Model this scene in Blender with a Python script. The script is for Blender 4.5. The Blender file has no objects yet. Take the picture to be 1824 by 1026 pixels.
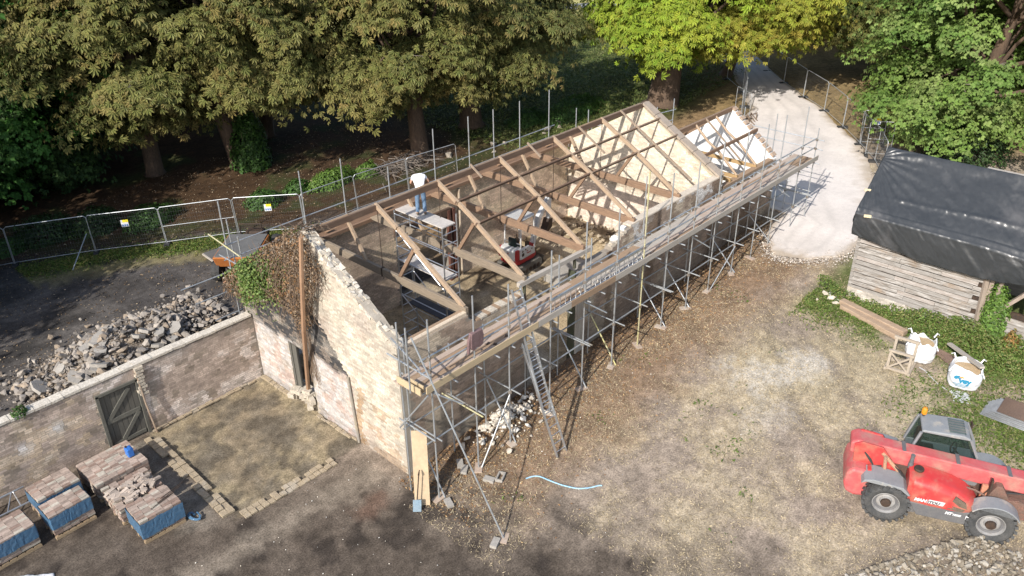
import bpy, bmesh, math, random
import numpy as np
from mathutils import Vector, Matrix, Quaternion

rnd = random.Random(7)
nrs = np.random.RandomState(11)
scene = bpy.context.scene
col = scene.collection

# ------------------------------------------------------------------ camera
def cam_axes(yaw, pitch, roll):
    f = np.array([math.cos(yaw) * math.cos(pitch), math.sin(yaw) * math.cos(pitch), -math.sin(pitch)])
    r = np.cross(f, [0, 0, 1]); r /= np.linalg.norm(r)
    u = np.cross(r, f)
    c, s = math.cos(roll), math.sin(roll)
    return f, c * r + s * u, -s * r + c * u
CAM = np.array([-12.235317, -15.986703, 17.649931])
F_, R_, U_ = cam_axes(0.7504358, 0.5051968, -0.0137577)
cd = bpy.data.cameras.new('camera'); cam = bpy.data.objects.new('camera', cd); col.objects.link(cam)
cam.matrix_world = Matrix(((R_[0], U_[0], -F_[0], CAM[0]), (R_[1], U_[1], -F_[1], CAM[1]), (R_[2], U_[2], -F_[2], CAM[2]), (0, 0, 0, 1)))
cd.sensor_width = 36; cd.lens = 1462.25 / 1824 * 36
cd.clip_start = 0.5; cd.clip_end = 2000
scene.camera = cam

# ------------------------------------------------------------------ light
SUN = Vector((3.85, 0.84, -2.8)).normalized()
sd = bpy.data.lights.new('sun', 'SUN'); so = bpy.data.objects.new('sun', sd); col.objects.link(so)
sd.energy = 4.3; sd.angle = math.radians(0.53); sd.color = (1.0, 0.955, 0.89)
so.rotation_mode = 'QUATERNION'; so.rotation_quaternion = SUN.to_track_quat('-Z', 'Y'); so.location = (-30, -8, 40)
world = bpy.data.worlds.new('World'); scene.world = world; world.use_nodes = True
wn = world.node_tree.nodes; wl = world.node_tree.links
sky = wn.new('ShaderNodeTexSky'); sky.sky_type = 'NISHITA'; sky.sun_disc = False
sky.sun_elevation = math.asin(-SUN.z); sky.sun_rotation = math.atan2(-SUN.x, -SUN.y)
sky.air_density = 1.0; sky.dust_density = 1.6; sky.ozone_density = 1.0
bg = wn['Background']; bg.inputs['Strength'].default_value = 0.15
wl.new(sky.outputs[0], bg.inputs[0])
scene.view_settings.view_transform = 'Standard'; scene.view_settings.look = 'None'
scene.view_settings.gamma = 1; scene.view_settings.exposure = 0.5
scene.view_settings.use_curve_mapping = False
scene.cycles.max_bounces = 6; scene.cycles.transparent_max_bounces = 8

# ------------------------------------------------------------------ materials
MATS = {}
def mat(name, c1, c2=None, rough=.85, metal=0., scale=4., stretch=(1, 1, 1), contrast=.5, bump=.0, bscale=None,
        src=None, fine=.25, fscale=30., trans=0., spec=.4, coat=0., c3=None, c3scale=1.2, c3amt=.5, fine2=0., f2scale=4.):
    """procedural surface. src: None | 'attr' (mesh colour attribute col) | 'obj' (object colour)"""
    if name in MATS: return MATS[name]
    m = bpy.data.materials.new(name); m.use_nodes = True
    nt = m.node_tree; N = nt.nodes; L = nt.links
    b = N['Principled BSDF']; b.inputs['Roughness'].default_value = rough; b.inputs['Metallic'].default_value = metal
    b.inputs['Specular IOR Level'].default_value = spec
    if coat: b.inputs['Coat Weight'].default_value = coat
    geo = N.new('ShaderNodeNewGeometry'); mp = N.new('ShaderNodeMapping')
    mp.inputs['Scale'].default_value = stretch; L.new(geo.outputs['Position'], mp.inputs['Vector'])
    def noise(sc, det=4, v=None):
        n = N.new('ShaderNodeTexNoise'); n.inputs['Scale'].default_value = sc; n.inputs['Detail'].default_value = det
        n.inputs['Roughness'].default_value = .6
        L.new(v or mp.outputs[0], n.inputs['Vector']); return n.outputs['Fac']
    def ramp(f, lo, hi):
        r = N.new('ShaderNodeMapRange'); r.inputs['From Min'].default_value = lo; r.inputs['From Max'].default_value = hi
        L.new(f, r.inputs['Value']); return r.outputs[0]
    def mix(f, a, bb, mode='MIX'):
        x = N.new('ShaderNodeMix'); x.data_type = 'RGBA'; x.blend_type = mode
        for sock, val in ((0, f), (6, a), (7, bb)):
            if hasattr(val, 'links'): L.new(val, x.inputs[sock])
            else: x.inputs[sock].default_value = val if not isinstance(val, tuple) else (*val, 1)
        return x.outputs[2]
    if src == 'attr':
        at = N.new('ShaderNodeAttribute'); at.attribute_name = 'col'; base = at.outputs['Color']
    elif src == 'obj':
        oi = N.new('ShaderNodeObjectInfo'); base = oi.outputs['Color']
    else:
        base = c1
    n1 = noise(scale)
    if c2 is not None:
        base = mix(ramp(n1, .5 - contrast * .5, .5 + contrast * .5), base, c2)
    if c3 is not None:
        n3 = noise(c3scale, 5, geo.outputs['Position'])
        base = mix(ramp(n3, .62 - .25 * c3amt, .72), base, c3)
    nf = noise(fscale, 3)
    g = N.new('ShaderNodeMapRange'); g.inputs['From Min'].default_value = .25; g.inputs['From Max'].default_value = .75
    g.inputs['To Min'].default_value = 1 - fine; g.inputs['To Max'].default_value = 1 + fine; L.new(nf, g.inputs['Value'])
    cmb = N.new('ShaderNodeCombineColor')
    for k in range(3): L.new(g.outputs[0], cmb.inputs[k])
    base = mix(1.0, base, cmb.outputs[0], 'MULTIPLY')
    if fine2:
        g2 = N.new('ShaderNodeMapRange'); g2.inputs['From Min'].default_value = .3; g2.inputs['From Max'].default_value = .7
        g2.inputs['To Min'].default_value = 1 - fine2; g2.inputs['To Max'].default_value = 1 + fine2; L.new(noise(f2scale, 5), g2.inputs['Value'])
        cb2 = N.new('ShaderNodeCombineColor')
        for k in range(3): L.new(g2.outputs[0], cb2.inputs[k])
        base = mix(1.0, base, cb2.outputs[0], 'MULTIPLY')
    L.new(base, b.inputs['Base Color'])
    if bump:
        bp = N.new('ShaderNodeBump'); bp.inputs['Strength'].default_value = min(1, bump); bp.inputs['Distance'].default_value = .03
        L.new(noise(bscale or fscale, 5), bp.inputs['Height']); L.new(bp.outputs[0], b.inputs['Normal'])
    if trans:
        t = N.new('ShaderNodeBsdfTranslucent'); L.new(base, t.inputs['Color'])
        ms = N.new('ShaderNodeMixShader'); ms.inputs[0].default_value = trans
        L.new(b.outputs[0], ms.inputs[1]); L.new(t.outputs[0], ms.inputs[2]); L.new(ms.outputs[0], N['Material Output'].inputs['Surface'])
    MATS[name] = m
    return m

def glass_mat(name, tint=(.05, .07, .07), alpha=.55):
    m = bpy.data.materials.new(name); m.use_nodes = True
    N = m.node_tree.nodes; L = m.node_tree.links
    b = N['Principled BSDF']; b.inputs['Base Color'].default_value = (*tint, 1); b.inputs['Roughness'].default_value = .06
    t = N.new('ShaderNodeBsdfTransparent'); t.inputs['Color'].default_value = (.75, .82, .8, 1)
    ms = N.new('ShaderNodeMixShader'); ms.inputs[0].default_value = 1 - alpha
    L.new(b.outputs[0], ms.inputs[1]); L.new(t.outputs[0], ms.inputs[2]); L.new(ms.outputs[0], N['Material Output'].inputs['Surface'])
    MATS[name] = m; return m

# ------------------------------------------------------------------ noise in numpy
_perm = nrs.rand(256, 256)
def vnoise(x, y):
    x = np.asarray(x, float); y = np.asarray(y, float)
    xi = np.floor(x).astype(int); yi = np.floor(y).astype(int); fx = x - xi; fy = y - yi
    fx = fx * fx * (3 - 2 * fx); fy = fy * fy * (3 - 2 * fy)
    g = lambda a, b: _perm[a % 256, b % 256]
    return (g(xi, yi) * (1 - fx) + g(xi + 1, yi) * fx) * (1 - fy) + (g(xi, yi + 1) * (1 - fx) + g(xi + 1, yi + 1) * fx) * fy
def fbm(x, y, o=4):
    s = 0; a = .5
    for k in range(o):
        s = s + a * vnoise(x * 2 ** k + 17.3 * k, y * 2 ** k + 5.1 * k); a *= .5
    return s / (1 - .5 ** o)
def sstep(a, b, x):
    t = np.clip((np.asarray(x, float) - a) / (b - a), 0, 1); return t * t * (3 - 2 * t)

# ------------------------------------------------------------------ object helpers
def tag(o, label=None, cat=None, group=None, kind=None):
    if label: o['label'] = label
    if cat: o['category'] = cat
    if group: o['group'] = group
    if kind: o['kind'] = kind
    return o
def thing(name, label, cat, loc=(0, 0, 0), rz=0., group=None):
    o = bpy.data.objects.new(name, None); col.objects.link(o); o.empty_display_size = .2
    o.location = loc; o.rotation_euler = (0, 0, rz)
    return tag(o, label, cat, group)
def wloc(o):
    v = Vector((0, 0, 0))
    while o is not None: v += o.location; o = o.parent
    return v
class MB:
    def __init__(s): s.v = []; s.f = []; s.m = []; s.c = []; s.mi = 0; s.cc = None
    def add(s, vs, fs):
        b = len(s.v); s.v += [tuple(p) for p in vs]
        for f in fs: s.f.append([b + i for i in f]); s.m.append(s.mi)
        if s.cc is not None: s.c += [s.cc] * len(vs)
        return s
    def box(s, c, d, rot=None):
        hx, hy, hz = d[0] / 2, d[1] / 2, d[2] / 2
        vs = [Vector((x * hx, y * hy, z * hz)) for x in (-1, 1) for y in (-1, 1) for z in (-1, 1)]
        if rot is not None: vs = [rot @ v for v in vs]
        c = Vector(c)
        return s.add([v + c for v in vs], [(0, 1, 3, 2), (4, 6, 7, 5), (0, 4, 5, 1), (2, 3, 7, 6), (0, 2, 6, 4), (1, 5, 7, 3)])
    def beam(s, a, b, w, h, up=(0, 0, 1)):
        a = Vector(a); b = Vector(b); x = (b - a); L = x.length; x.normalize(); up = Vector(up)
        y = up.cross(x)
        if y.length < 1e-4: y = Vector((0, 1, 0)).cross(x)
        y.normalize(); z = x.cross(y)
        return s.box((a + b) / 2, (L, w, h), Matrix((x, y, z)).transposed())
    def tube(s, a, b, r, n=8, r2=None, cap=True):
        return s.poly([a, b], [r, r if r2 is None else r2], n, cap)
    def poly(s, pts, rs, n=8, cap=True):
        pts = [Vector(p) for p in pts]
        if not hasattr(rs, '__len__'): rs = [rs] * len(pts)
        rings = []; prev = None
        for i, p in enumerate(pts):
            d = (pts[min(i + 1, len(pts) - 1)] - pts[max(i - 1, 0)])
            if d.length < 1e-6: d = Vector((0, 0, 1))
            d.normalize()
            if prev is None:
                x = d.orthogonal().normalized()
            else:
                x = prev - d * prev.dot(d)
                x = x.normalized() if x.length > 1e-5 else d.orthogonal().normalized()
            prev = x; y = d.cross(x)
            rings.append([p + (x * math.cos(2 * math.pi * k / n) + y * math.sin(2 * math.pi * k / n)) * rs[i] for k in range(n)])
        vs = [v for r in rings for v in r]; fs = []
        for i in range(len(pts) - 1):
            for k in range(n):
                a = i * n + k; b = i * n + (k + 1) % n
                fs.append((a, b, b + n, a + n))
        if cap: fs.append(tuple(range(n - 1, -1, -1))); fs.append(tuple(range((len(pts) - 1) * n, len(pts) * n)))
        return s.add(vs, fs)
    def prism(s, pts, axis, a, b):
        """2-D outline pts extruded along axis from a to b. axis 'x': pts=(y,z); 'y': pts=(x,z); 'z': pts=(x,y)"""
        def P(p, t): return {'x': (t, p[0], p[1]), 'y': (p[0], t, p[1]), 'z': (p[0], p[1], t)}[axis]
        n = len(pts); vs = [P(p, a) for p in pts] + [P(p, b) for p in pts]
        fs = [tuple(range(n)), tuple(range(2 * n - 1, n - 1, -1))]
        fs += [(i, i + n, (i + 1) % n + n, (i + 1) % n) for i in range(n)]
        return s.add(vs, fs)
    def lathe(s, prof, c, axis='y', n=24, cap=True):
        """prof: list of (radius, offset along axis)"""
        vs = []; c = Vector(c)
        for r, t in prof:
            for k in range(n):
                a = 2 * math.pi * k / n; u, v = r * math.cos(a), r * math.sin(a)
                vs.append(c + Vector({'x': (t, u, v), 'y': (u, t, v), 'z': (u, v, t)}[axis]))
        fs = [(i * n + k, i * n + (k + 1) % n, (i + 1) * n + (k + 1) % n, (i + 1) * n + k) for i in range(len(prof) - 1) for k in range(n)]
        if cap: fs.append(tuple(range(n - 1, -1, -1))); fs.append(tuple(range((len(prof) - 1) * n, len(prof) * n)))
        return s.add(vs, fs)
    def quad(s, a, b, c, d): return s.add([a, b, c, d], [(0, 1, 2, 3)])
    def mesh(s, name, off=(0, 0, 0), tri=False, recalc=True):
        me = bpy.data.meshes.new(name); ox, oy, oz = off
        me.from_pydata([(x - ox, y - oy, z - oz) for x, y, z in s.v], [], s.f)
        if any(s.m): me.polygons.foreach_set('material_index', s.m)
        if s.c:
            at = me.color_attributes.new('col', 'FLOAT_COLOR', 'POINT')
            at.data.foreach_set('color', np.array([(*c, 1) for c in s.c], np.float32).ravel())
        if recalc:
            bm = bmesh.new(); bm.from_mesh(me); bmesh.ops.recalc_face_normals(bm, faces=bm.faces)
            if tri: bmesh.ops.triangulate(bm, faces=bm.faces)
            bm.to_mesh(me); bm.free()
        return me
    def build(s, name, mats, parent=None, local=False, smooth=False, bevel=0., kind=None, label=None, tri=False, recalc=True, at=None):
        off = (0, 0, 0)
        if at is not None: off = at
        elif parent is not None and not local: off = wloc(parent)
        me = s.mesh(name, off, tri, recalc)
        for m in (mats if isinstance(mats, (list, tuple)) else [mats]): me.materials.append(m)
        return link(name, me, parent, at, smooth, bevel, kind, label)
def link(name, me, parent=None, at=None, smooth=False, bevel=0., kind=None, label=None):
    o = bpy.data.objects.new(name, me); col.objects.link(o)
    if parent is not None: o.parent = parent
    if at is not None: o.location = Vector(at) - (wloc(parent) if parent is not None else Vector((0, 0, 0)))
    if smooth: me.polygons.foreach_set('use_smooth', [True] * len(me.polygons))
    if bevel:
        md = o.modifiers.new('bevel', 'BEVEL'); md.width = bevel; md.segments = 2; md.limit_method = 'ANGLE'; md.angle_limit = .6
    if kind: o['kind'] = kind
    if label: o['label'] = label
    return o
def np_mesh(name, V, Fq, mats, cols=None, smooth=False):
    """V (n,3); Fq (m,k) faces of equal size, via foreach_set"""
    me = bpy.data.meshes.new(name); n = len(V); m, k = Fq.shape
    me.vertices.add(n); me.vertices.foreach_set('co', np.asarray(V, np.float32).ravel())
    me.loops.add(m * k); me.loops.foreach_set('vertex_index', np.asarray(Fq, np.int32).ravel())
    me.polygons.add(m); me.polygons.foreach_set('loop_start', np.arange(0, m * k, k, dtype=np.int32))
    me.polygons.foreach_set('loop_total', np.full(m, k, np.int32))
    me.polygons.foreach_set('use_smooth', np.full(m, bool(smooth)))
    if cols is not None:
        at = me.color_attributes.new('col', 'FLOAT_COLOR', 'POINT')
        at.data.foreach_set('color', np.concatenate([cols, np.ones((n, 1))], 1).astype(np.float32).ravel())
    for mm in (mats if isinstance(mats, (list, tuple)) else [mats]): me.materials.append(mm)
    me.update(calc_edges=True)
    return me
def copy_tree(o, parent=None):
    c = o.copy(); col.objects.link(c); c.parent = parent
    for ch in list(o.children): copy_tree(ch, c)
    return c
def text_mesh(body, size, ext=.004, bold=False, shear=0.):
    cu = bpy.data.curves.new('lettering', 'FONT'); cu.body = body; cu.size = size; cu.extrude = ext; cu.shear = shear
    cu.align_x = 'LEFT'; cu.offset = .012 * size / .2 if bold else 0; cu.resolution_u = 3
    o = bpy.data.objects.new('lettering', cu); col.objects.link(o)
    dg = bpy.context.evaluated_depsgraph_get(); dg.update()
    me = bpy.data.meshes.new_from_object(o.evaluated_get(dg)); bpy.data.objects.remove(o)
    return me

# ------------------------------------------------------------------ terrain
BW, HE, HR = 8.3, 4.62, 7.05
def ground_z(x, y):
    x = np.asarray(x, float); y = np.asarray(y, float)
    s = .05 * np.clip(x, 0, 46)
    und = (fbm(x * .18, y * .18, 3) - .5) * .12 * sstep(20, 40, np.hypot(x - 8, y))
    z = s + und + (fbm(x * 1.3 + 9, y * 1.3, 3) - .5) * .05
    z = z + .02 * (vnoise(x * 4, y * 4) - .5)
    # interior of the roofless range, dug out lower than the yard
    ins = sstep(.16, .2, x) * (1 - sstep(18.2, 18.24, x)) * sstep(.14, .18, y) * (1 - sstep(8.42, 8.46, y))
    zi = .04 + .03 * np.clip(x - 8, 0, 10) + (fbm(x * .9, y * .9, 4) - .45) * .25 * sstep(9, 13, x) \
        + .45 * np.exp(-((x - 16.6) / 1.3) ** 2 - ((y - 5.5) / 2.6) ** 2) + (fbm(x * 2, y * 2, 3) - .5) * .08
    z = z * (1 - ins) + zi * ins
    in2 = sstep(18.5, 18.54, x) * (1 - sstep(23.3, 23.34, x)) * sstep(.14, .18, y) * (1 - sstep(4.9, 4.94, y))
    z = z * (1 - in2) + .75 * in2
    # lean-to footprint a touch lower
    lt = sstep(-4.72, -4.6, x) * (1 - sstep(-.06, 0., x)) * sstep(2.3, 2.4, y) * (1 - sstep(8.1, 8.18, y))
    z = z - lt * (.06 - .05 * fbm(x * .8, y * .8 + 4, 3))
    # spoil under the heaps of broken stone and rubble
    z = z + 1.15 * np.exp(-((x + 2.9) / 3.1) ** 2 - ((y - 13.2 - .12 * (x + 3)) / 1.9) ** 2) * (.75 + .5 * fbm(x * .9, y * .9, 3))
    z = z + .22 * np.exp(-((x - 6.9) / 2.1) ** 2 - ((y + 13.9) / 1.8) ** 4) * sstep(-15.5, -14, y) * .8
    z = z + .28 * np.exp(-((x - 3.7) / .9) ** 2 - ((y + .75) / .6) ** 2)
    return z
def gz(x, y): return float(ground_z(x, y))

C = lambda *a: np.array(a, float)
def ground_col(x, y):
    n1 = fbm(x * .35, y * .35, 4); n2 = fbm(x * .9 + 40, y * .9, 4); n3 = fbm(x * 2.6, y * 2.6 + 30, 3); n4 = fbm(x * .15 + 7, y * .15, 3)
    def put(c, base, a): return base * (1 - a[..., None]) + c * a[..., None]
    dirt = C(.262, .212, .166); straw = C(.375, .31, .215); litter = C(.205, .138, .088); soil = C(.064, .051, .040)
    chalk = C(.46, .42, .36); grass = C(.085, .115, .030); forest = C(.055, .033, .018); meadow = C(.34, .31, .12); clay = C(.20, .160, .108)
    c = np.broadcast_to(dirt, x.shape + (3,)).copy()
    c = c * (0.8 + .45 * n3[..., None])
    # dry straw grass across the yard
    a = sstep(.42, .6, n1 * .5 + n2 * .35 + n3 * .15 + .10 * sstep(-2, -7, y) - .06) * sstep(-.5, 4, x + .25 * y + 2.5)
    c = put(straw * (.78 + .44 * n3[..., None]), c, a * .8)
    a = sstep(.5, .72, n4 * .6 + n2 * .4) * sstep(-1, 3, x); c = put(grass * 1.2, c, a * .10)
    # darker wheel-worn soil
    a = sstep(.56, .70, fbm(x * .5 + 80, y * .5 + 10, 3)); c = put(C(.20, .16, .125), c, a * .45)
    # wheel marks running from the track towards the parked machine
    tp = np.array([(22, -3.6), (18.5, -4.2), (14.5, -5.8), (11.5, -8.2), (9.3, -11.0), (8.2, -14.5)]); dd = np.full(x.shape, 9.); sg = np.zeros(x.shape)
    for (ax, ay), (bx, by) in zip(tp[:-1], tp[1:]):
        ex, ey = bx - ax, by - ay; L2 = ex * ex + ey * ey; tt = np.clip(((x - ax) * ex + (y - ay) * ey) / L2, 0, 1); qx, qy = x - ax - tt * ex, y - ay - tt * ey
        d_ = np.hypot(qx, qy); k_ = d_ < dd; dd = np.where(k_, d_, dd)
    rut = np.exp(-((dd - .95 + (n3 - .5) * .25) / .20) ** 2); c = c * (1 - .26 * (rut * sstep(.3, .6, n2 + .15))[..., None])
    rut2 = np.exp(-((np.abs(y + 7.5 + .35 * (x - 8) + 1.2 * np.sin(x * .25)) - .9 + (n3 - .5) * .3) / .2) ** 2) * (x > 2) * (x < 16); c = c * (1 - .16 * (rut2 * sstep(.35, .6, n2))[..., None])
    # chalky scatter patches near the straw
    for (cx, cy, r, s) in ((11.6, -6.0, 1.3, .8), (12.9, -6.9, 1.2, .8), (11.3, -4.6, .7, .5), (9.6, -7.2, 1.2, .35)):
        d = np.hypot(x - cx, (y - cy) * 1.2) / r + (n3 - .5) * 1.2; c = put(chalk, c, s * (1 - sstep(.4, 1.15, d)))
    # leaf litter along the scaffold
    a = sstep(-.5, 1.5, x) * (1 - sstep(19.5, 22, x)) * (1 - sstep(-1.8, -4.2, y + (n2 - .5) * 2.6 + .9)) * (y < .4); c = put(litter * (.6 + .8 * n3[..., None]), c, a * .85)
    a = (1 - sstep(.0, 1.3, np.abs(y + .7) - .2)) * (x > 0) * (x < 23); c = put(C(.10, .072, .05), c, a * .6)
    # dark soil in the near-left corner
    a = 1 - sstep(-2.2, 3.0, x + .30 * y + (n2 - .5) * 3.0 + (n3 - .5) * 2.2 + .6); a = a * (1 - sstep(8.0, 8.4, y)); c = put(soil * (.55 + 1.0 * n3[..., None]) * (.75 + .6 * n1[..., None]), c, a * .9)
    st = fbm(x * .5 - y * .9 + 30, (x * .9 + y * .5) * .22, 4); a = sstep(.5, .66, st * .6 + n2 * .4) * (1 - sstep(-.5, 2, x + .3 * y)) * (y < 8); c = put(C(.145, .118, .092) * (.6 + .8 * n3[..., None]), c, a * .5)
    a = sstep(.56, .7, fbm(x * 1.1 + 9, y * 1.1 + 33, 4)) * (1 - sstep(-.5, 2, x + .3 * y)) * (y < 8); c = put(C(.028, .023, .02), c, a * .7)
    a = (1 - sstep(.1, .7, np.abs(y - .9 + .05 * x + (n3 - .5) * .9))) * (x < -.4) * (x > -7); c = put(C(.27, .225, .175) * (.7 + .6 * n3[..., None]), c, a * .55)
    a = (1 - sstep(.1, .5, np.hypot((x + 1.6) * .5, y + .25) + (n3 - .5) * .7)); c = put(C(.20, .11, .075), c, a * .35)
    a = (1 - sstep(.2, .9, np.abs(x + 5.35) - .0 + (n3 - .5))) * sstep(2.2, 3.5, y) * (y < 8); c = put(C(.25, .22, .18) * (.7 + .6 * n3[..., None]), c, a * .6)
    # lean-to floor clay
    lt = sstep(-4.75, -4.5, x) * (1 - sstep(.0, .1, x)) * sstep(2.2, 2.5, y) * (1 - sstep(8.1, 8.2, y))
    f1 = fbm(x * 1.5 + 3, y * 1.5 + 60, 5); edge_ = np.minimum(np.minimum(-x, 8.2 - y), np.minimum(x + 4.7, y - 2.3))
    cl = clay * (.55 + .9 * n3[..., None]); cl = put(C(.30, .245, .155), cl, np.clip(sstep(.46, .62, fbm(x * .6 + 30, y * .6, 4)) * .6 + sstep(1.1, .1, edge_) * .45, 0, .8)); cl = put(C(.085, .072, .055), cl, sstep(.5, .64, f1) * .8); cl = put(C(.155, .132, .10), cl, sstep(.5, .62, fbm(x * 2.6 + 13, y * 2.6, 4)) * .6); c = put(cl, c, lt)
    # interior floor
    ins = sstep(.2, .3, x) * (1 - sstep(18.1, 18.2, x)) * sstep(.15, .25, y) * (1 - sstep(8.35, 8.45, y))
    fl = C(.34, .265, .165) * (.5 + .9 * n2[..., None]); fl = put(C(.085, .062, .042), fl, sstep(.5, .66, fbm(x * .7 + 13, y * .7, 4)) * .8)
    fl = put(C(.4, .34, .25), fl, sstep(.52, .68, fbm(x * .8 + 50, y * .8, 3)) * .7); c = put(fl, c, ins)
    # black yard behind the garden wall
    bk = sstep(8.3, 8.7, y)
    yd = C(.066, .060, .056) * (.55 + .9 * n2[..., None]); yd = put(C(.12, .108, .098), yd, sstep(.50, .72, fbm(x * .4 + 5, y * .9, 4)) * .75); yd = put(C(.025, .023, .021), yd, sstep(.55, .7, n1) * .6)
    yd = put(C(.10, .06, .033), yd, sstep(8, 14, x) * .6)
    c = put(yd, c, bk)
    hp = np.exp(-((x + 2.9) / 3.3) ** 4 - ((y - 13.2 - .12 * (x + 3)) / 2.1) ** 4); hc = np.where((x < -1)[..., None], C(.215, .175, .135), C(.06, .054, .05)) * (.7 + .6 * n3[..., None]); c = put(hc, c, hp * .95)
    ch = (1 - sstep(.7, 1.5, np.hypot((x - 6.6) / 2.3, (y + 13.9 + .5 * (x - 6.5)) / 1.7) + (n2 - .5) * .6)) * (x < 9.3); c = put(np.where((n1 > .5)[..., None], C(.19, .155, .12), C(.12, .10, .08)) * (.7 + .6 * n3[..., None]), c, ch * .9)
    fx = np.interp(x, [-30, -4, 0.5, 3.1, 6, 8.4, 13, 22, 30, 40], [32, 25.2, 23.5, 21.4, 19.4, 16.9, 16, 14.6, 11, 10.5])
    a = (1 - sstep(.3, 1.5, np.abs(y - fx + .9) + (n3 - .5) * 1.4)) * (x < 9) * bk * (x > -3); c = put(grass * .95, c, a * .8)
    a = (1 - sstep(.2, 1.0, np.abs(y - fx + 2.3) + (n3 - .5) * 1.2)) * (x < 4) * (x > -3) * bk; c = put(C(.26, .22, .10), c, a * .5)
    a = sstep(9, 11, x) * bk * (1 - sstep(-.5, 1.5, y - fx)); c = put(C(.24, .16, .085) * (.6 + .8 * n3[..., None]), c, a * .8)
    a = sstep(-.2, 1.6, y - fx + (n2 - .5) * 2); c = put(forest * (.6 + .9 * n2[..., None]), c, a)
    a = sstep(.5, .62, n1 * .6 + n2 * .4) * sstep(0, 2, y - fx); c = put(C(.03, .045, .014), c, a * .7)
    a = sstep(20, 26, x) * sstep(10, 13, y) * (1 - sstep(48, 60, x + y * .0)); c = put(C(.075, .10, .028) * (.7 + .6 * n2[..., None]), c, a * .75)
    # meadow far away
    d = x * .73 + y * .68; a = sstep(51, 60, d + (n2 - .5) * 6); c = put(meadow * (.8 + .4 * n1[..., None]), c, a)
    # right: dry shade ground, green verge by the shed
    a = sstep(33, 37, x + .4 * y) * (1 - sstep(6, 12, y - .85 * (x - 34))); c = put(C(.23, .165, .075) * (.6 + .8 * n2[..., None]), c, a * .9)
    vx = 17.2 + .05 * y
    a = sstep(-2.2, -.4, x - vx + (n2 - .5) * 3.2 - .9) * sstep(-4.4, -5.4, y) * (x < 26); c = put(grass * (.5 + .9 * n3[..., None]), c, a * .9)
    a = (1 - sstep(.5, 2.2, np.abs(x - 13.6 - .0 * y) + (n2 - .5) * 2)) * sstep(-9.4, -12.2, y + (n2 - .5) * 2.5); c = put(grass * 1.1, c, a * .35)
    return np.clip(c, .008, .8)
def build_ground():
    def lines(segs):
        out = []
        for a, b, st in segs: out.append(np.arange(a, b, st))
        return np.unique(np.round(np.concatenate(out), 3))
    xs = lines([(-420, -60, 40), (-60, -14, 1.5), (-14, 31, .17), (31, 60, .5), (60, 120, 3), (120, 700, 40)])
    ys = lines([(-420, -60, 40), (-60, -18, 1.5), (-18, 21, .17), (21, 50, .45), (50, 120, 3), (120, 700, 40)])
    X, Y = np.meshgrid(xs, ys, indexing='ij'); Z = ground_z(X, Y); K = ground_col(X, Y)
    nx, ny = X.shape; I = np.arange(nx * ny).reshape(nx, ny)
    Fq = np.stack([I[:-1, :-1], I[1:, :-1], I[1:, 1:], I[:-1, 1:]], -1).reshape(-1, 4)
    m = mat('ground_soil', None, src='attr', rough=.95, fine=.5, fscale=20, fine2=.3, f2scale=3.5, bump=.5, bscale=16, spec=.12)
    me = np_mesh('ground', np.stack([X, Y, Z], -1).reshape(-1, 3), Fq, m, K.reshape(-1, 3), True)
    o = bpy.data.objects.new('ground', me); col.objects.link(o); tag(o, 'bare trampled earth and dry straw grass of the site yard', 'ground', kind='structure')
build_ground()

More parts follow.
